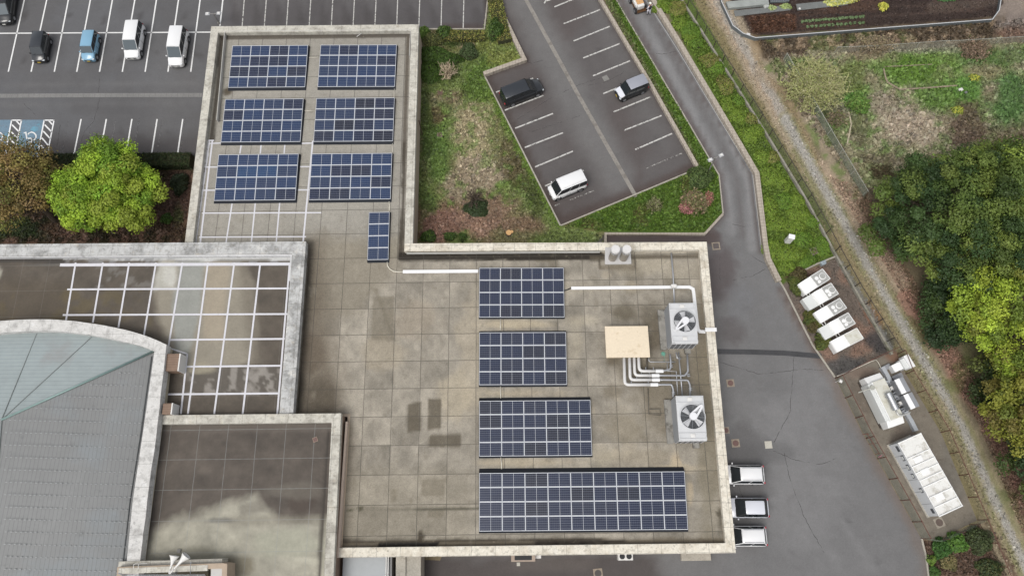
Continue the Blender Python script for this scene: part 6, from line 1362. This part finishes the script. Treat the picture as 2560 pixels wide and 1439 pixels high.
# ================================================================ VEGETATION
M_leaf = mat('leaves', attr=True, rough=.6, trans=.20, spec=.3); M_bark = mat('bark', S(92, 80, 68), rough=.95, n=((3, .2), (12, .25)), bump=(12, .5, .03)); M_twig = mat('pale_bark', S(150, 136, 118), rough=.95, n=((4, .2),))
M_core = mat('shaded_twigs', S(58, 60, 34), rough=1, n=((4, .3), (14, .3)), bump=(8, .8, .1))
def leaf_mesh(name, C, size, col, up=.6, parent=None, m=None, long=1.6, N0=None):
    N_ = len(C)
    nrm = RNG.normal(size=(N_, 3)); nrm[:, 2] = np.abs(nrm[:, 2])+up*2
    if N0 is not None: nrm = RNG.normal(size=(N_, 3))*.55+N0*1.25+np.array([0, 0, up*.5]); nrm /= np.linalg.norm(nrm, axis=1)[:, None]
    a = RNG.normal(size=(N_, 3)); a -= (a*nrm).sum(1)[:, None]*nrm; a /= np.linalg.norm(a, axis=1)[:, None]; b = np.cross(nrm, a); s = np.broadcast_to(size, (N_,))[:, None]
    V = np.stack([C-a*s*long/2, C-b*s/2, C+a*s*long/2, C+b*s/2], 1).reshape(-1, 3); Q = np.arange(4*N_).reshape(-1, 4)
    col = np.clip(np.repeat(col, 4, 0), 0, 1)
    return np_mesh(name, V, Q, m or M_leaf, parent, col)
def vary(c, n, amt=.28, hue=.10):
    c = np.array(c)*1.06; c = c*.90+.10*c.mean(-1, keepdims=True)
    hue *= .35
    c = np.array(c)[None, :] if np.ndim(c) == 1 else np.array(c)
    k = 1+RNG.normal(size=(n, 1))*amt; h = RNG.normal(size=(n, 3))*np.array([hue, hue*.4, hue*.6]); return np.clip(c*np.clip(k, .35, 2.2)*(1+h), .002, 1)
def limb(b, p0, p1, r0, r1, bend_=.12, rnd=random):
    p0, p1 = Vector(p0), Vector(p1); L_ = (p1-p0).length; pts = []
    off = Vector((rnd.uniform(-1, 1), rnd.uniform(-1, 1), rnd.uniform(-.3, .6)))*L_*bend_
    for i in range(6): t = i/5; pts.append(p0.lerp(p1, t)+off*math.sin(math.pi*t))
    b.tube(pts, r0, 6, r1=r1); return pts
def tree(label, base, crown, zc, rad, nc, cr, nl, ls, cols, trunk_r=.22, group=None, name='tree', seed=1, flat=.75, gaps=.0, cat='tree', up=.5, spread=1.0, twigs=0, clsz=1.0):
    rnd = random.Random(seed); g = P(*base, 0); c = P(*crown, zc); e = empty(name, (g.x, g.y, 0), 0, label, cat, group); o0 = np.array([g.x, g.y, 0]); cc = np.array(c)-o0
    C = []; K = []; cen = []; NN = []
    # clump centres spread over the crown volume, mostly near its surface
    tries = 0
    while len(cen) < nc and tries < nc*40:
        tries += 1; v = RNG.normal(size=3); v /= np.linalg.norm(v); v[2] = abs(v[2])*1.0-.25 if v[2] < 0 else v[2]; r_ = RNG.uniform(.45, 1.0)**.5
        wob = 1+.13*math.sin(3*math.atan2(v[1], v[0])+seed)+.09*math.sin(5*math.atan2(v[1], v[0])+2*seed)+.07*math.sin(9*math.atan2(v[1], v[0])+3*seed)
        p = v*r_*np.array(rad)*np.array([wob, wob, 1]);
        if any(np.linalg.norm((p-q)*np.array([1, 1, .8])) < cr*.78 for q in cen): continue
        cen.append(p)
    for p in cen:
        n_ = int(nl*RNG.uniform(.6, 1.4)); r_ = cr*RNG.uniform(.65, 1.25)*clsz; v = RNG.normal(size=(n_, 3)); v /= np.linalg.norm(v, axis=1)[:, None]; v[:, 2] = np.where(v[:, 2] < -.2, -v[:, 2], v[:, 2])
        q = v*(r_*RNG.uniform(.45, 1.08, (n_, 1))); q[:, 2] *= flat
        # ragged sprays
        q += np.sign(q)*RNG.gamma(1.0, .08, (n_, 3))*r_
        col = cols[RNG.integers(len(cols))]; k = np.clip(RNG.normal(1, .17), .6, 1.4)
        C.append(p+cc+q); NN.append(v); K.append(vary(np.array(col)*k, n_, .13, .06))
    C = np.concatenate(C); K = np.concatenate(K); leaf_mesh('crown', C, ls*RNG.uniform(.6, 1.35, len(C)), K, up, e, N0=np.concatenate(NN))
    b = MB(); top = Vector(cc)+Vector((0, 0, -rad[2]*.1)); tr = limb(b, (0, 0, -.1), top, trunk_r, trunk_r*.4, .04, rnd); b.obj('trunk', M_bark, parent=e, smooth=True)
    b = MB()
    for p in cen[::max(1, len(cen)//(16+twigs))]:
        s = tr[rnd.choice((2, 3, 4))]; limb(b, s, Vector(p+cc), trunk_r*.35, .02, .12, rnd)
    b.obj('limbs', M_bark, parent=e, smooth=True)
    return e
BG = [S(166, 198, 40), S(152, 188, 36), S(146, 178, 34), S(132, 168, 34), S(158, 184, 38), S(124, 164, 34), S(150, 168, 42)]
tree('bright lime green tree in the strip left of the building', (285, 500), (274, 476), 3.6, (4.8, 4.3, 2.9), 120, .88, 560, .14, BG, .24, seed=3, up=.45)
tree('brownish sparse tree at the left edge with a leaning dark trunk', (140, 555), (42, 462), 4.0, (4.0, 4.6, 2.6), 60, .9, 260, .13, [S(146, 136, 64), S(156, 132, 70), S(132, 116, 60), S(122, 126, 54), S(138, 112, 66)], .30, seed=8, twigs=20, clsz=1.15)
DG = [S(98, 120, 48), S(80, 104, 44), S(66, 90, 42), S(110, 130, 52), S(120, 138, 54), S(56, 80, 40)]
tree('big dense dark green tree beside the fallow field', (2380, 630), (2392, 556), 4.4, (7.2, 7.2, 4.4), 205, 1.0, 430, .145, DG, .45, seed=5, up=.3, flat=.6)
tree('dark tree whose crown runs off the right edge beside the big one', (2560, 560), (2548, 500), 4.0, (4.6, 5.0, 3.2), 110, 1.2, 400, .155, [S(112, 132, 48), S(88, 112, 44), S(126, 146, 50)], .35, seed=15, up=.3, flat=.6)
YG = [S(176, 200, 46), S(154, 178, 40), S(138, 162, 40), S(166, 184, 44), S(116, 138, 40), S(134, 142, 46)]
tree('yellow green tree spreading from the right edge', (2510, 900), (2530, 800), 4.4, (4.5, 5.7, 3.6), 92, .9, 400, .15, YG, .35, seed=6, up=.4)
tree('olive yellow tree lower down on the right edge', (2570, 1080), (2568, 1000), 4.0, (3.7, 4.6, 3.0), 72, .85, 340, .15, [S(138, 142, 42), S(150, 150, 46), S(116, 128, 40), S(128, 120, 50)], .30, seed=9)
tree('small dark tree in the lower right corner by the path', (2590, 1220), (2600, 1180), 3.0, (2.8, 4.6, 2.2), 42, .9, 330, .15, [S(74, 92, 42), S(60, 84, 42), S(94, 108, 44)], .2, seed=12)
tree('low dark undergrowth tree under the yellow green one', (2350, 800), (2362, 785), 1.6, (2.2, 3.2, 1.5), 30, .9, 300, .15, [S(50, 72, 38), S(62, 84, 40), S(74, 96, 40)], .15, seed=22)
tree('dark shrubby tree between the leaf litter and the olive tree', (2480, 990), (2500, 970), 1.6, (2.6, 3.0, 1.4), 24, .8, 170, .18, [S(66, 82, 40), S(92, 102, 42)], .15, seed=23)
def sprig(label, base, zc, rad, n, col, name='shrub', seed=1, ls=.10, leaves=3, cat='shrub', br=.018, mt=None, mat_=None, trunk=.05):
    """open bush of thin radiating twigs carrying small leaves"""
    rnd = random.Random(seed); g = P(*base, 0); e = empty(name, (g.x, g.y, 0), 0, label, cat); b = MB(); tips = []
    for i in range(n):
        t = rnd.uniform(0, 2*math.pi); el = rnd.uniform(.15, 1.25); L_ = rnd.uniform(.6, 1.0); d = Vector((math.cos(t)*math.cos(el)*rad[0], math.sin(t)*math.cos(el)*rad[1], (math.sin(el))*zc))*L_
        mid = d*.5+Vector((0, 0, zc*.18)); st = Vector((rnd.uniform(-.12, .12), rnd.uniform(-.12, .12), .0)); pts = [st, st+(mid-st)*.5, mid, d*.8+Vector((0, 0, .05*zc)), d]
        b.tube(pts, trunk if i < n//5 else br*1.6, 4, r1=br*.5)
        for j in range(3):
            a = pts[2].lerp(pts[4], rnd.random()); q = a+Vector((rnd.uniform(-1, 1)*.25*rad[0], rnd.uniform(-1, 1)*.25*rad[1], rnd.uniform(.0, .3)*zc)); b.tube([a, a.lerp(q, .5)+Vector((0, 0, .05)), q], br*.8, 3, r1=br*.4); tips += [a.lerp(q, u_) for u_ in (.4, .7, 1.0)]
        tips += [pts[2].lerp(pts[4], u_) for u_ in (.3, .6, .9)]
    b.obj('branches', mt or M_twig, parent=e)
    if leaves:
        T_ = np.array([tuple(t) for t in tips]); C = np.repeat(T_, leaves, 0)+RNG.normal(size=(len(T_)*leaves, 3))*.10
        cs = np.array([col[i] for i in RNG.integers(len(col), size=len(C))]); leaf_mesh('foliage', C, ls*RNG.uniform(.6, 1.4, len(C)), vary(cs, len(C), .2, .08), .3, e, mat_)
    return e
sprig('large willowy yellow green bush over the diagonal fence', (2030, 222), 2.2, (4.0, 4.0), 330, [S(180, 184, 112), S(162, 174, 96), S(188, 184, 140)], seed=2, ls=.09, leaves=3, br=.045, mt=mat('yellow_green_twigs', S(176, 174, 122), rough=.9, n=((4, .15),)))
sprig('dry bare bush by the bend of the net fence', (2180, 120), 1.4, (2.6, 1.6), 130, [S(176, 156, 126), S(150, 138, 100)], seed=4, ls=.10, leaves=2)
sprig('dry tan thicket at the right end of the net fence', (2430, 130), 1.2, (2.2, 1.8), 100, [S(160, 134, 112), S(140, 120, 92)], seed=5, ls=.10, leaves=2)
sprig('bright green young bush in the fallow ground', (2142, 265), 1.2, (1.4, 1.4), 60, [S(108, 150, 62), S(130, 160, 70)], seed=6, ls=.13, leaves=4)
sprig('small bare tree with pale branches in the garden', (1122, 196), 2.6, (1.35, 1.35), 30, [], seed=7, leaves=0, name='bare_tree', cat='tree', br=.06, trunk=.11, mt=mat('very_pale_bark', S(196, 178, 152), rough=.95, n=((4, .15),)))
sprig('small dark bare tree above an ivy mound in the garden', (1187, 505), 2.0, (1.25, 1.25), 34, [], seed=8, leaves=0, name='bare_tree', cat='tree', br=.035, mt=M_bark, trunk=.07)
sprig('greyish twiggy shrub in the triangular bed', (1633, 518), 1.5, (.9, .9), 50, [S(156, 152, 112), S(120, 130, 70)], seed=9, ls=.09, leaves=2)
sprig('spreading shrub with pink flowers in the triangular bed', (1732, 510), 1.3, (1.7, 1.6), 110, [S(150, 142, 100), S(160, 134, 104), S(122, 130, 70)], seed=10, ls=.11, leaves=3)
sprig('pink flowering azalea at the lower left of the spreading shrub', (1714, 524), .8, (.8, .7), 50, [S(206, 136, 138), S(190, 124, 120), S(150, 130, 90)], seed=11, ls=.10, leaves=4)
sprig('reddish azalea at the right of the spreading shrub', (1768, 500), .9, (.6, .7), 40, [S(192, 124, 112), S(204, 140, 128), S(150, 130, 90)], seed=12, ls=.10, leaves=4)
sprig('tangled dark brushwood pile by the big dark tree', (2205, 432), .5, (1.8, 1.2), 60, [S(96, 92, 60)], seed=13, leaves=1, mt=mat('brush', S(104, 84, 66), rough=.95, n=((5, .2),)), cat='brushwood', name='brushwood')
sprig('bare thin bush beside the diagonal fence', (2085, 300), .9, (1.6, 1.3), 60, [S(150, 130, 100), S(110, 120, 60)], seed=14, leaves=1)
def dome(label, x, y, rx, ry, h, col, ls=.13, dens=260, group=None, rot=0, name='clipped_bush', cat='bush', z0=0.0, rag=.12, seed=0):
    """rounded bush of leaf clumps; rx, ry in metres"""
    g = P(x, y, z0); e = empty(name, g, R(rot), label, cat, group); n = int(dens*math.pi*rx*ry*1.2)
    t = RNG.uniform(0, 2*math.pi, n); u_ = RNG.uniform(0, 1, n)**.5; wob = 1+rag*np.sin(3*t+x)+rag*.7*np.sin(5*t+y); X = rx*u_*np.cos(t)*wob; Y = ry*u_*np.sin(t)*wob
    hz = h*np.sqrt(np.clip(1-u_**2.6, 0, 1))*(1+.25*(fbm(X+x, Y+y, .5, 3, 7)-.5)*2); Z = hz*RNG.uniform(.80, 1.04, n)+.03
    C = np.stack([X, Y, Z], 1); cs = np.array([col[i] for i in RNG.integers(len(col), size=n)]); patch = 1+.5*(fbm(X*1.0+x*3, Y*1.0+y*3, .45, 3, 5)-.5); leaf_mesh('foliage', C, ls*RNG.uniform(.6, 1.3, n), vary(cs*patch[:, None], n, .15, .07), .5, e, N0=np.stack([X/rx*u_, Y/ry*u_, .6+0*X], 1))
    nn = 20; vs = [(0, 0, h*.80)]; 
    for ring, (rr_, zz) in enumerate(((.4, .72), (.75, .5), (.92, .1), (.92, -.05))):
        for i in range(nn):
            a = 2*math.pi*i/nn; w_ = 1+rag*math.sin(3*a+x)+rag*.7*math.sin(5*a+y); vs.append((rx*rr_*w_*math.cos(a), ry*rr_*w_*math.sin(a), h*zz))
    fs = [(0, 1+i, 1+(i+1) % nn) for i in range(nn)]+[(1+r_*nn+i, 1+(r_+1)*nn+i, 1+(r_+1)*nn+(i+1) % nn, 1+r_*nn+(i+1) % nn) for r_ in range(3) for i in range(nn)]
    b = MB(); b.add(vs, fs); b.obj('twigs', M_core, parent=e, smooth=True); return e
AZ = [S(122, 150, 40), S(110, 140, 36), S(132, 156, 46)]; AZ2 = [S(108, 144, 38), S(98, 134, 36), S(118, 148, 42)]; AZB = [S(140, 148, 56), S(128, 132, 60), S(150, 140, 80), S(110, 128, 48)]
strip_b = [(1655, 20, 1.3, .9, AZ, 0), (1690, 25, 1.0, 1.1, AZB, 20), (1712, 22, .7, .8, AZB, 0), (1700, 62, 1.0, 1.0, AZ, 0), (1742, 78, 1.2, 1.4, AZ2, 30), (1722, 100, .8, .7, AZ, 0), (1740, 112, .9, .6, AZ2, 0), (1786, 155, 1.2, 1.0, AZB, -20), (1800, 172, .9, .8, AZ2, 0),
           (1822, 215, .9, 1.3, AZB, 20), (1843, 255, .75, .65, AZ2, 0), (1818, 265, .9, .9, AZ, 0), (1845, 292, 1.0, 1.0, AZ, 0), (1878, 300, .8, .7, AZB, 0), (1872, 340, 1.1, 1.0, AZ, 0), (1895, 330, .7, .8, AZ, 10),
           (1905, 395, .9, .9, AZ, 0), (1938, 395, .9, .7, AZB, 30), (1925, 440, 1.1, 1.2, AZ, 0), (1953, 460, 1.2, .8, AZ, -20), (1960, 503, 1.0, 1.0, AZ2, 0), (1925, 520, .8, 1.3, AZ, 0), (1992, 505, .8, 1.0, AZ, 20), (2005, 540, 1.6, 1.0, AZ, -30), (2035, 555, 1.0, .7, AZ2, -20),
           (1940, 560, 1.2, .9, AZ, 0), (1985, 568, 1.3, .9, AZ, 0), (2005, 600, 1.0, 1.0, AZ2, 0), (1935, 625, 1.3, 1.2, AZ, 0), (1975, 635, 1.6, 1.0, AZ, 10), (2063, 615, .85, 1.1, AZ2, 0), (2020, 655, 1.1, .6, AZ2, 30), (1965, 668, 1.0, .7, AZ, 0)]
where = ['at the top end of the planting strip', 'upright one near the top of the strip', 'yellowish one against the fence near the top', 'low wide one in the upper strip', 'broad one touching the fence in the upper strip', 'small one left of the broad one', 'small one below the broad one',
         'brownish topped one halfway up the lane', 'small green one below the brownish topped one', 'oval brownish one beside the fence halfway down', 'small ball beside the fence', 'low one at the wall left of the small ball', 'plain round one below the small ball', 'brown centred one by the fence', 'wide one just above the lane bend', 'narrow one by the fence above the lane bend',
         'round one at the lane bend', 'flat brownish one right of the lane bend', 'large round one below the lane bend', 'long one slanting below the lane bend', 'neat round one ringed by a dark gap', 'tall oval one at the wall', 'upright oval one by the fence', 'big slanting one by the fence', 'lower end of the big slanting pair',
         'round one left above the white cabinet', 'one just above the white cabinet', 'one right of the white cabinet', 'large one at the wall below the white cabinet', 'wide one beneath the white cabinet', 'tall one right of the round lid', 'small one on the kerb of the gravel yard', 'low one in the bottom tip of the strip']
FEN = [(1706, 0), (1820, 180), (1924, 345), (2018, 500), (2093, 640)]
for i, ((x, y, rx, ry, cl, rt), wh) in enumerate(zip(strip_b, where)):
    x -= max(0, max(rx, ry)*22-float(line_d(np.array(float(x)), np.array(float(y)), FEN)))*.9; dome('clipped green bush, '+wh, x, y, rx, ry, .48 if y > 350 else .6, cl, .10, 330, 'clipped bushes in the planting strip', rt)
GD = [S(70, 98, 34), S(58, 84, 30), S(86, 112, 38)]; IV = [S(44, 60, 34), S(56, 72, 36), S(36, 50, 30)]; YB = [S(146, 146, 62), S(128, 134, 56), S(162, 150, 76), S(108, 118, 48)]
dome('dark round bush poking above the lot kerb', 1112, 88, .85, .85, 1.2, GD, .12, 260); dome('bright bush half hidden at the top right roof corner', 1062, 88, .6, .8, 1.0, [S(96, 124, 40), S(80, 108, 36)], .12, 260)
dome('speckled bush left of the dark round one', 1082, 105, 1.2, .9, .9, [S(116, 120, 60), S(90, 96, 44), S(70, 78, 40)], .12, 260); dome('tall dark shrub in the corner between the two lots', 1240, 82, .9, 1.3, 1.5, GD, .12, 260)
dome('dark grey green shrub below the flowering hedge', 1172, 135, 1.0, 1.0, 1.2, [S(66, 88, 42), S(88, 104, 62)], .11, 260); dome('wide dark clipped mass along the building wall', 1095, 145, 2.6, 1.1, .9, [S(78, 106, 32), S(64, 92, 30)], .12, 220, rot=-12)
dome('second dark clipped mass lower along the wall', 1072, 185, 1.3, 1.4, .8, [S(80, 108, 34), S(68, 96, 30)], .12, 220); dome('ivy mound under the dark bare tree', 1192, 520, 1.3, 1.1, .5, [S(70, 88, 50), S(56, 74, 42)], .11, 200)
dome('low leafy clump in the lower left garden corner', 1072, 592, .8, .7, .5, GD, .11, 220); dome('small dark plant near the lower garden wall', 1125, 592, .7, .5, .4, GD, .11, 200); dome('small green plant at the lower garden wall', 1157, 594, .45, .5, .4, GD, .11, 220)
dome('grey green bush at the top of the triangular bed', 1748, 447, 1.3, 1.3, 1.2, [S(84, 104, 52), S(100, 120, 58), S(66, 88, 40)], .12, 260); dome('dark evergreen shrub near the left parapet', 452, 462, .9, 1.2, 1.1, [S(60, 74, 46), S(48, 60, 38)], .13, 240)
dome('small green shrub near the left parapet foot', 418, 548, .6, .6, .5, [S(78, 112, 40)], .12, 220)
dome('bright green bush at the foot of the enclosure', 2385, 1355, 1.0, .9, 1.0, [S(100, 142, 48), S(84, 124, 44)], .13, 240); dome('green bush left of the bright one at the enclosure foot', 2352, 1370, .9, .9, .8, [S(74, 116, 44), S(60, 100, 38)], .13, 240)
dome('small light green ball in the lower right bed', 2325, 1398, .45, .45, .5, [S(122, 150, 50), S(104, 138, 44)], .10, 300); dome('large brownish ball in the lower right bed', 2367, 1402, .8, .8, .8, [S(140, 126, 82), S(116, 112, 66)], .10, 300); dome('dark green ball at the bottom of the lower right bed', 2333, 1428, .5, .5, .5, [S(74, 110, 44)], .10, 300)
dome('loose dark shrub at the lower right fence', 2445, 1350, 1.2, 1.2, .9, [S(84, 96, 54), S(66, 80, 44)], .12, 180); dome('dark bush beside the lower right fence', 2470, 1420, 1.2, .9, .8, [S(62, 80, 42), S(90, 96, 50)], .12, 180)
for i, (x, y, r_, cl) in enumerate(((2023, 790, .65, 0), (2038, 800, .5, 1), (2040, 812, .5, 0), (2020, 802, .55, 1), (2030, 818, .6, 2), (2052, 838, .6, 1), (2060, 852, .65, 0), (2050, 862, .6, 1), (1996, 690, .9, 2), (1992, 720, .8, 1), (1985, 705, .7, 1))):
    dome('olive green ball shrub, '+('upper left one beside the units', 'upper right one touching the units', 'bright one touching the middle unit', 'leftmost one on the kerb side', 'brown lowest one of the upper group', 'upper one of the lower group', 'speckled one beside the lowest unit', 'lowest one on the kerb side', 'biggest one at the top of the yard', 'one at the kerb near the top of the yard', 'one at the tip of the retaining wall')[i],
         x, y, r_, r_, .7, ([S(112, 114, 44), S(96, 102, 40)], [S(86, 102, 40), S(104, 110, 44)], [S(92, 82, 50), S(104, 96, 52)])[cl], .10, 280, 'ball shrubs beside the white units', name='ball_shrub')
dome('yellow flower clump standing in the bare vegetable plot', 2206, 20, .55, .55, .5, [S(222, 214, 62), S(196, 206, 80), S(232, 226, 90)], .12, 240, name='flower_clump', cat='flowers'); dome('yellow flowers scattered above the bare brown patch', 2393, 277, .7, .5, .35, [S(176, 186, 60), S(206, 202, 66), S(110, 140, 60)], .12, 180, name='flower_clump', cat='flowers')
dome('yellow flowers beside the rubbish bags', 2434, 196, .6, .45, .35, [S(186, 190, 60), S(212, 206, 66), S(110, 140, 60)], .12, 180, name='flower_clump', cat='flowers')
dome('white and yellow flower row at the top of the plot', 2100, 6, 2.1, .5, .4, [S(214, 220, 168), S(226, 222, 90), S(196, 206, 120)], .14, 220, rot=6, name='flower_row', cat='flowers'); dome('left lettuce patch on the grey mulch', 1930, 22, .5, .35, .25, [S(176, 196, 120), S(196, 210, 150)], .12, 240, name='lettuce_patch', cat='lettuces'); dome('right lettuce patch on the grey mulch', 1964, 18, .7, .4, .25, [S(186, 200, 130), S(160, 184, 100)], .12, 240, name='lettuce_patch', cat='lettuces')
dome('leafy green crop at the top edge of the plot', 2370, -4, 1.6, .5, .4, [S(84, 130, 66), S(70, 116, 60)], .14, 220, name='leafy_crop', cat='vegetables')
for k, (xa, ya, xb, yb, n_, lab) in enumerate(((2006, 55, 2157, 43, 19, 'upper'), (2018, 68, 2158, 58, 14, 'lower'))):
    for i in range(n_):
        t = i/(n_-1); dome('seedling in the '+lab+' row of the vegetable plot', xa+(xb-xa)*t+RNG.normal()*.8, ya+(yb-ya)*t+RNG.normal()*.5, .19, .17, .18, [S(136, 160, 112), S(112, 140, 90)], .10, 420, lab+' row of seedlings', name='seedling', cat='seedling')
# hedge below the left lot
def hedge(label, pts, w_, h, col, dens=240, name='hedge'):
    a, c = P(*pts[0], 0), P(*pts[1], 0); d = c-a; L_ = d.length; e = empty(name, (a+c)/2, math.atan2(d.y, d.x), label, 'hedge'); n = int(dens*L_*(w_+h)); X = RNG.uniform(-L_/2, L_/2, n); Y = RNG.uniform(-w_/2, w_/2, n); top = RNG.random(n) < w_/(w_+h)
    Z = np.where(top, h, RNG.uniform(0, h, n)); Y = np.where(top, Y, np.sign(Y)*w_/2); q = np.stack([X, Y, Z], 1)+RNG.normal(size=(n, 3))*.04; cs = np.array([col[i] for i in RNG.integers(len(col), size=n)]); leaf_mesh('foliage', q, .09*RNG.uniform(.6, 1.3, n), vary(cs, n, .25, .07), .6, e)
    b = MB(); b.box((0, 0, 0), (L_, w_-.06, h-.05)); b.obj('twigs', M_core, parent=e)
hedge('dark clipped hedge along the lower edge of the left lot', [(112, 411), (484, 408)], 1.5, 1.0, [S(52, 68, 34), S(44, 58, 32), S(64, 80, 38)])
hedge('yellowish flowering hedge under the end of the left lot', [(1110, 96), (1212, 96)], 1.1, .7, YB, 220); hedge('yellowish hedge filling the wedge between the two lots', [(1228, -30), (1262, 110)], 1.5, .7, YB, 180)
# stump
e = empty('tree_stump', P(1272, 584, 0), 0, 'freshly cut orange tree stump near the lower garden wall', 'tree stump'); b = MB(); b.cyl((0, 0, 0), (0, 0, .3), .38, .30, n=14); b.obj('bark', M_bark, parent=e); b = MB(); b.cyl((0, 0, .3), (0, 0, .315), .29, n=14); b.cyl((.30, .12, .0), (.3, .12, .26), .16, n=10); b.obj('cut_face', mat('fresh_wood', S(222, 176, 120), rough=.8, n=((6, .15),)), parent=e)
# ---- uncountable cover: tufts, leaves and litter lying on the ground, tinted by the soil they grow on
def scatter(name, poly, n, size, up, amt, zmax=.1, tint=None, tk=0.0, long=1.8, keep=None, boost=1.0, label=None):
    xs = [p[0] for p in poly]; ys = [p[1] for p in poly]; out = []; tot = 0
    q = PL(poly); bx0, bx1 = min(v.x for v in q), max(v.x for v in q); by0, by1 = min(v.y for v in q), max(v.y for v in q); wp = [(v.x, v.y) for v in q]
    while tot < n:
        X = RNG.uniform(bx0, bx1, n*2); Y = RNG.uniform(by0, by1, n*2); m_ = poly_sd(X, Y, wp) > .05; X, Y = X[m_], Y[m_]
        if keep is not None:
            k_ = keep(X, Y); X, Y = X[k_], Y[k_]
        out.append((X, Y)); tot += len(X)
        if len(X) == 0: break
    X = np.concatenate([o[0] for o in out])[:n]; Y = np.concatenate([o[1] for o in out])[:n]; n = len(X)
    c = ground_col(X, Y)*boost
    if tint is not None: tt = np.array([tint[i] for i in RNG.integers(len(tint), size=n)]); c = c*(1-tk)+tt*tk
    C = np.stack([X, Y, RNG.uniform(.01, zmax, n)], 1); o = leaf_mesh(name, C, size*RNG.uniform(.5, 1.4, n), vary(c, n, amt, .08), up, None, None, long); tag(o, kind='stuff'); return o
scatter('azalea_ground_cover', [(1632, -40), (1692, -20), (1911, 342), (2003, 500), (2078, 636), (1992, 682), (1950, 695), (1922, 620), (1900, 430), (1853, 355)], 26000, .13, .5, .25, .22, [S(112, 142, 40), S(124, 152, 44), S(98, 124, 38)], .75, 1.4, boost=1.0)
scatter('slope_grass', [(1522, -40), (1538, -5), (1750, 362), (1795, 440), (1804, 532), (1760, 578), (1518, 578), (1410, 566), (1745, 423), (1510, 0)], 20000, .12, .8, .26, .14, [S(98, 134, 34), S(84, 118, 32), S(116, 146, 42)], .6, 2.2, boost=1.15)
scatter('garden_plants', [(1050, 76), (1206, 76), (1225, -20), (1233, -5), (1305, 140), (1206, 184), (1398, 562), (1512, 586), (1512, 606), (1046, 606)], 30000, .12, .8, .34, .12, None, 0, 2.2, boost=1.2)
scatter('field_grass', [(1890, 100), (2640, 40), (2640, 700), (2160, 500), (1960, 230)], 46000, .15, .8, .34, .12, None, 0, 2.6, boost=1.2)
scatter('path_verge_grass', [(1708, -10), (1800, -10), (2000, 300), (2330, 880), (2580, 1420), (2520, 1439), (2355, 1080), (2235, 880), (2095, 640), (1925, 345)], 13000, .09, .8, .3, .06, None, 0, 2.2, boost=1.2)
scatter('leaf_litter', [(2072, 440), (2170, 470), (2250, 640), (2350, 800), (2630, 1250), (2630, 1439), (2598, 1439), (2446, 1060), (2322, 850), (2212, 665)], 20000, .12, .9, .38, .05, [S(166, 118, 98), S(140, 98, 80), S(182, 146, 120)], .4, 1.4, boost=1.1)
scatter('bed_litter', [(2306, 1348), (2345, 1352), (2450, 1305), (2520, 1439), (2325, 1439)], 4000, .11, .7, .36, .08, None, 0, 1.6)
scatter('strip_ivy', [(-60, 430), (480, 428), (462, 606), (-60, 606)], 17000, .13, .6, .34, .14, None, 0, 1.6)
scatter('gravel_stones', [(1992, 688), (2092, 644), (2232, 884), (2160, 906), (2092, 938), (2034, 858), (1964, 720)], 9000, .08, 1.0, .45, .04, None, 0, 1.1)
scatter('soil_clods', [(1812, -20), (1836, 60), (1888, 88), (2478, 44), (2500, 8), (2500, -20)], 9000, .10, .7, .40, .05, None, 0, 1.4, boost=1.15)
scatter('dry_stalks', [(1868, 40), (1990, 36), (1990, 80), (1884, 84)], 1500, .09, .6, .35, .10, [S(122, 84, 60), S(92, 62, 46)], .7, 5)
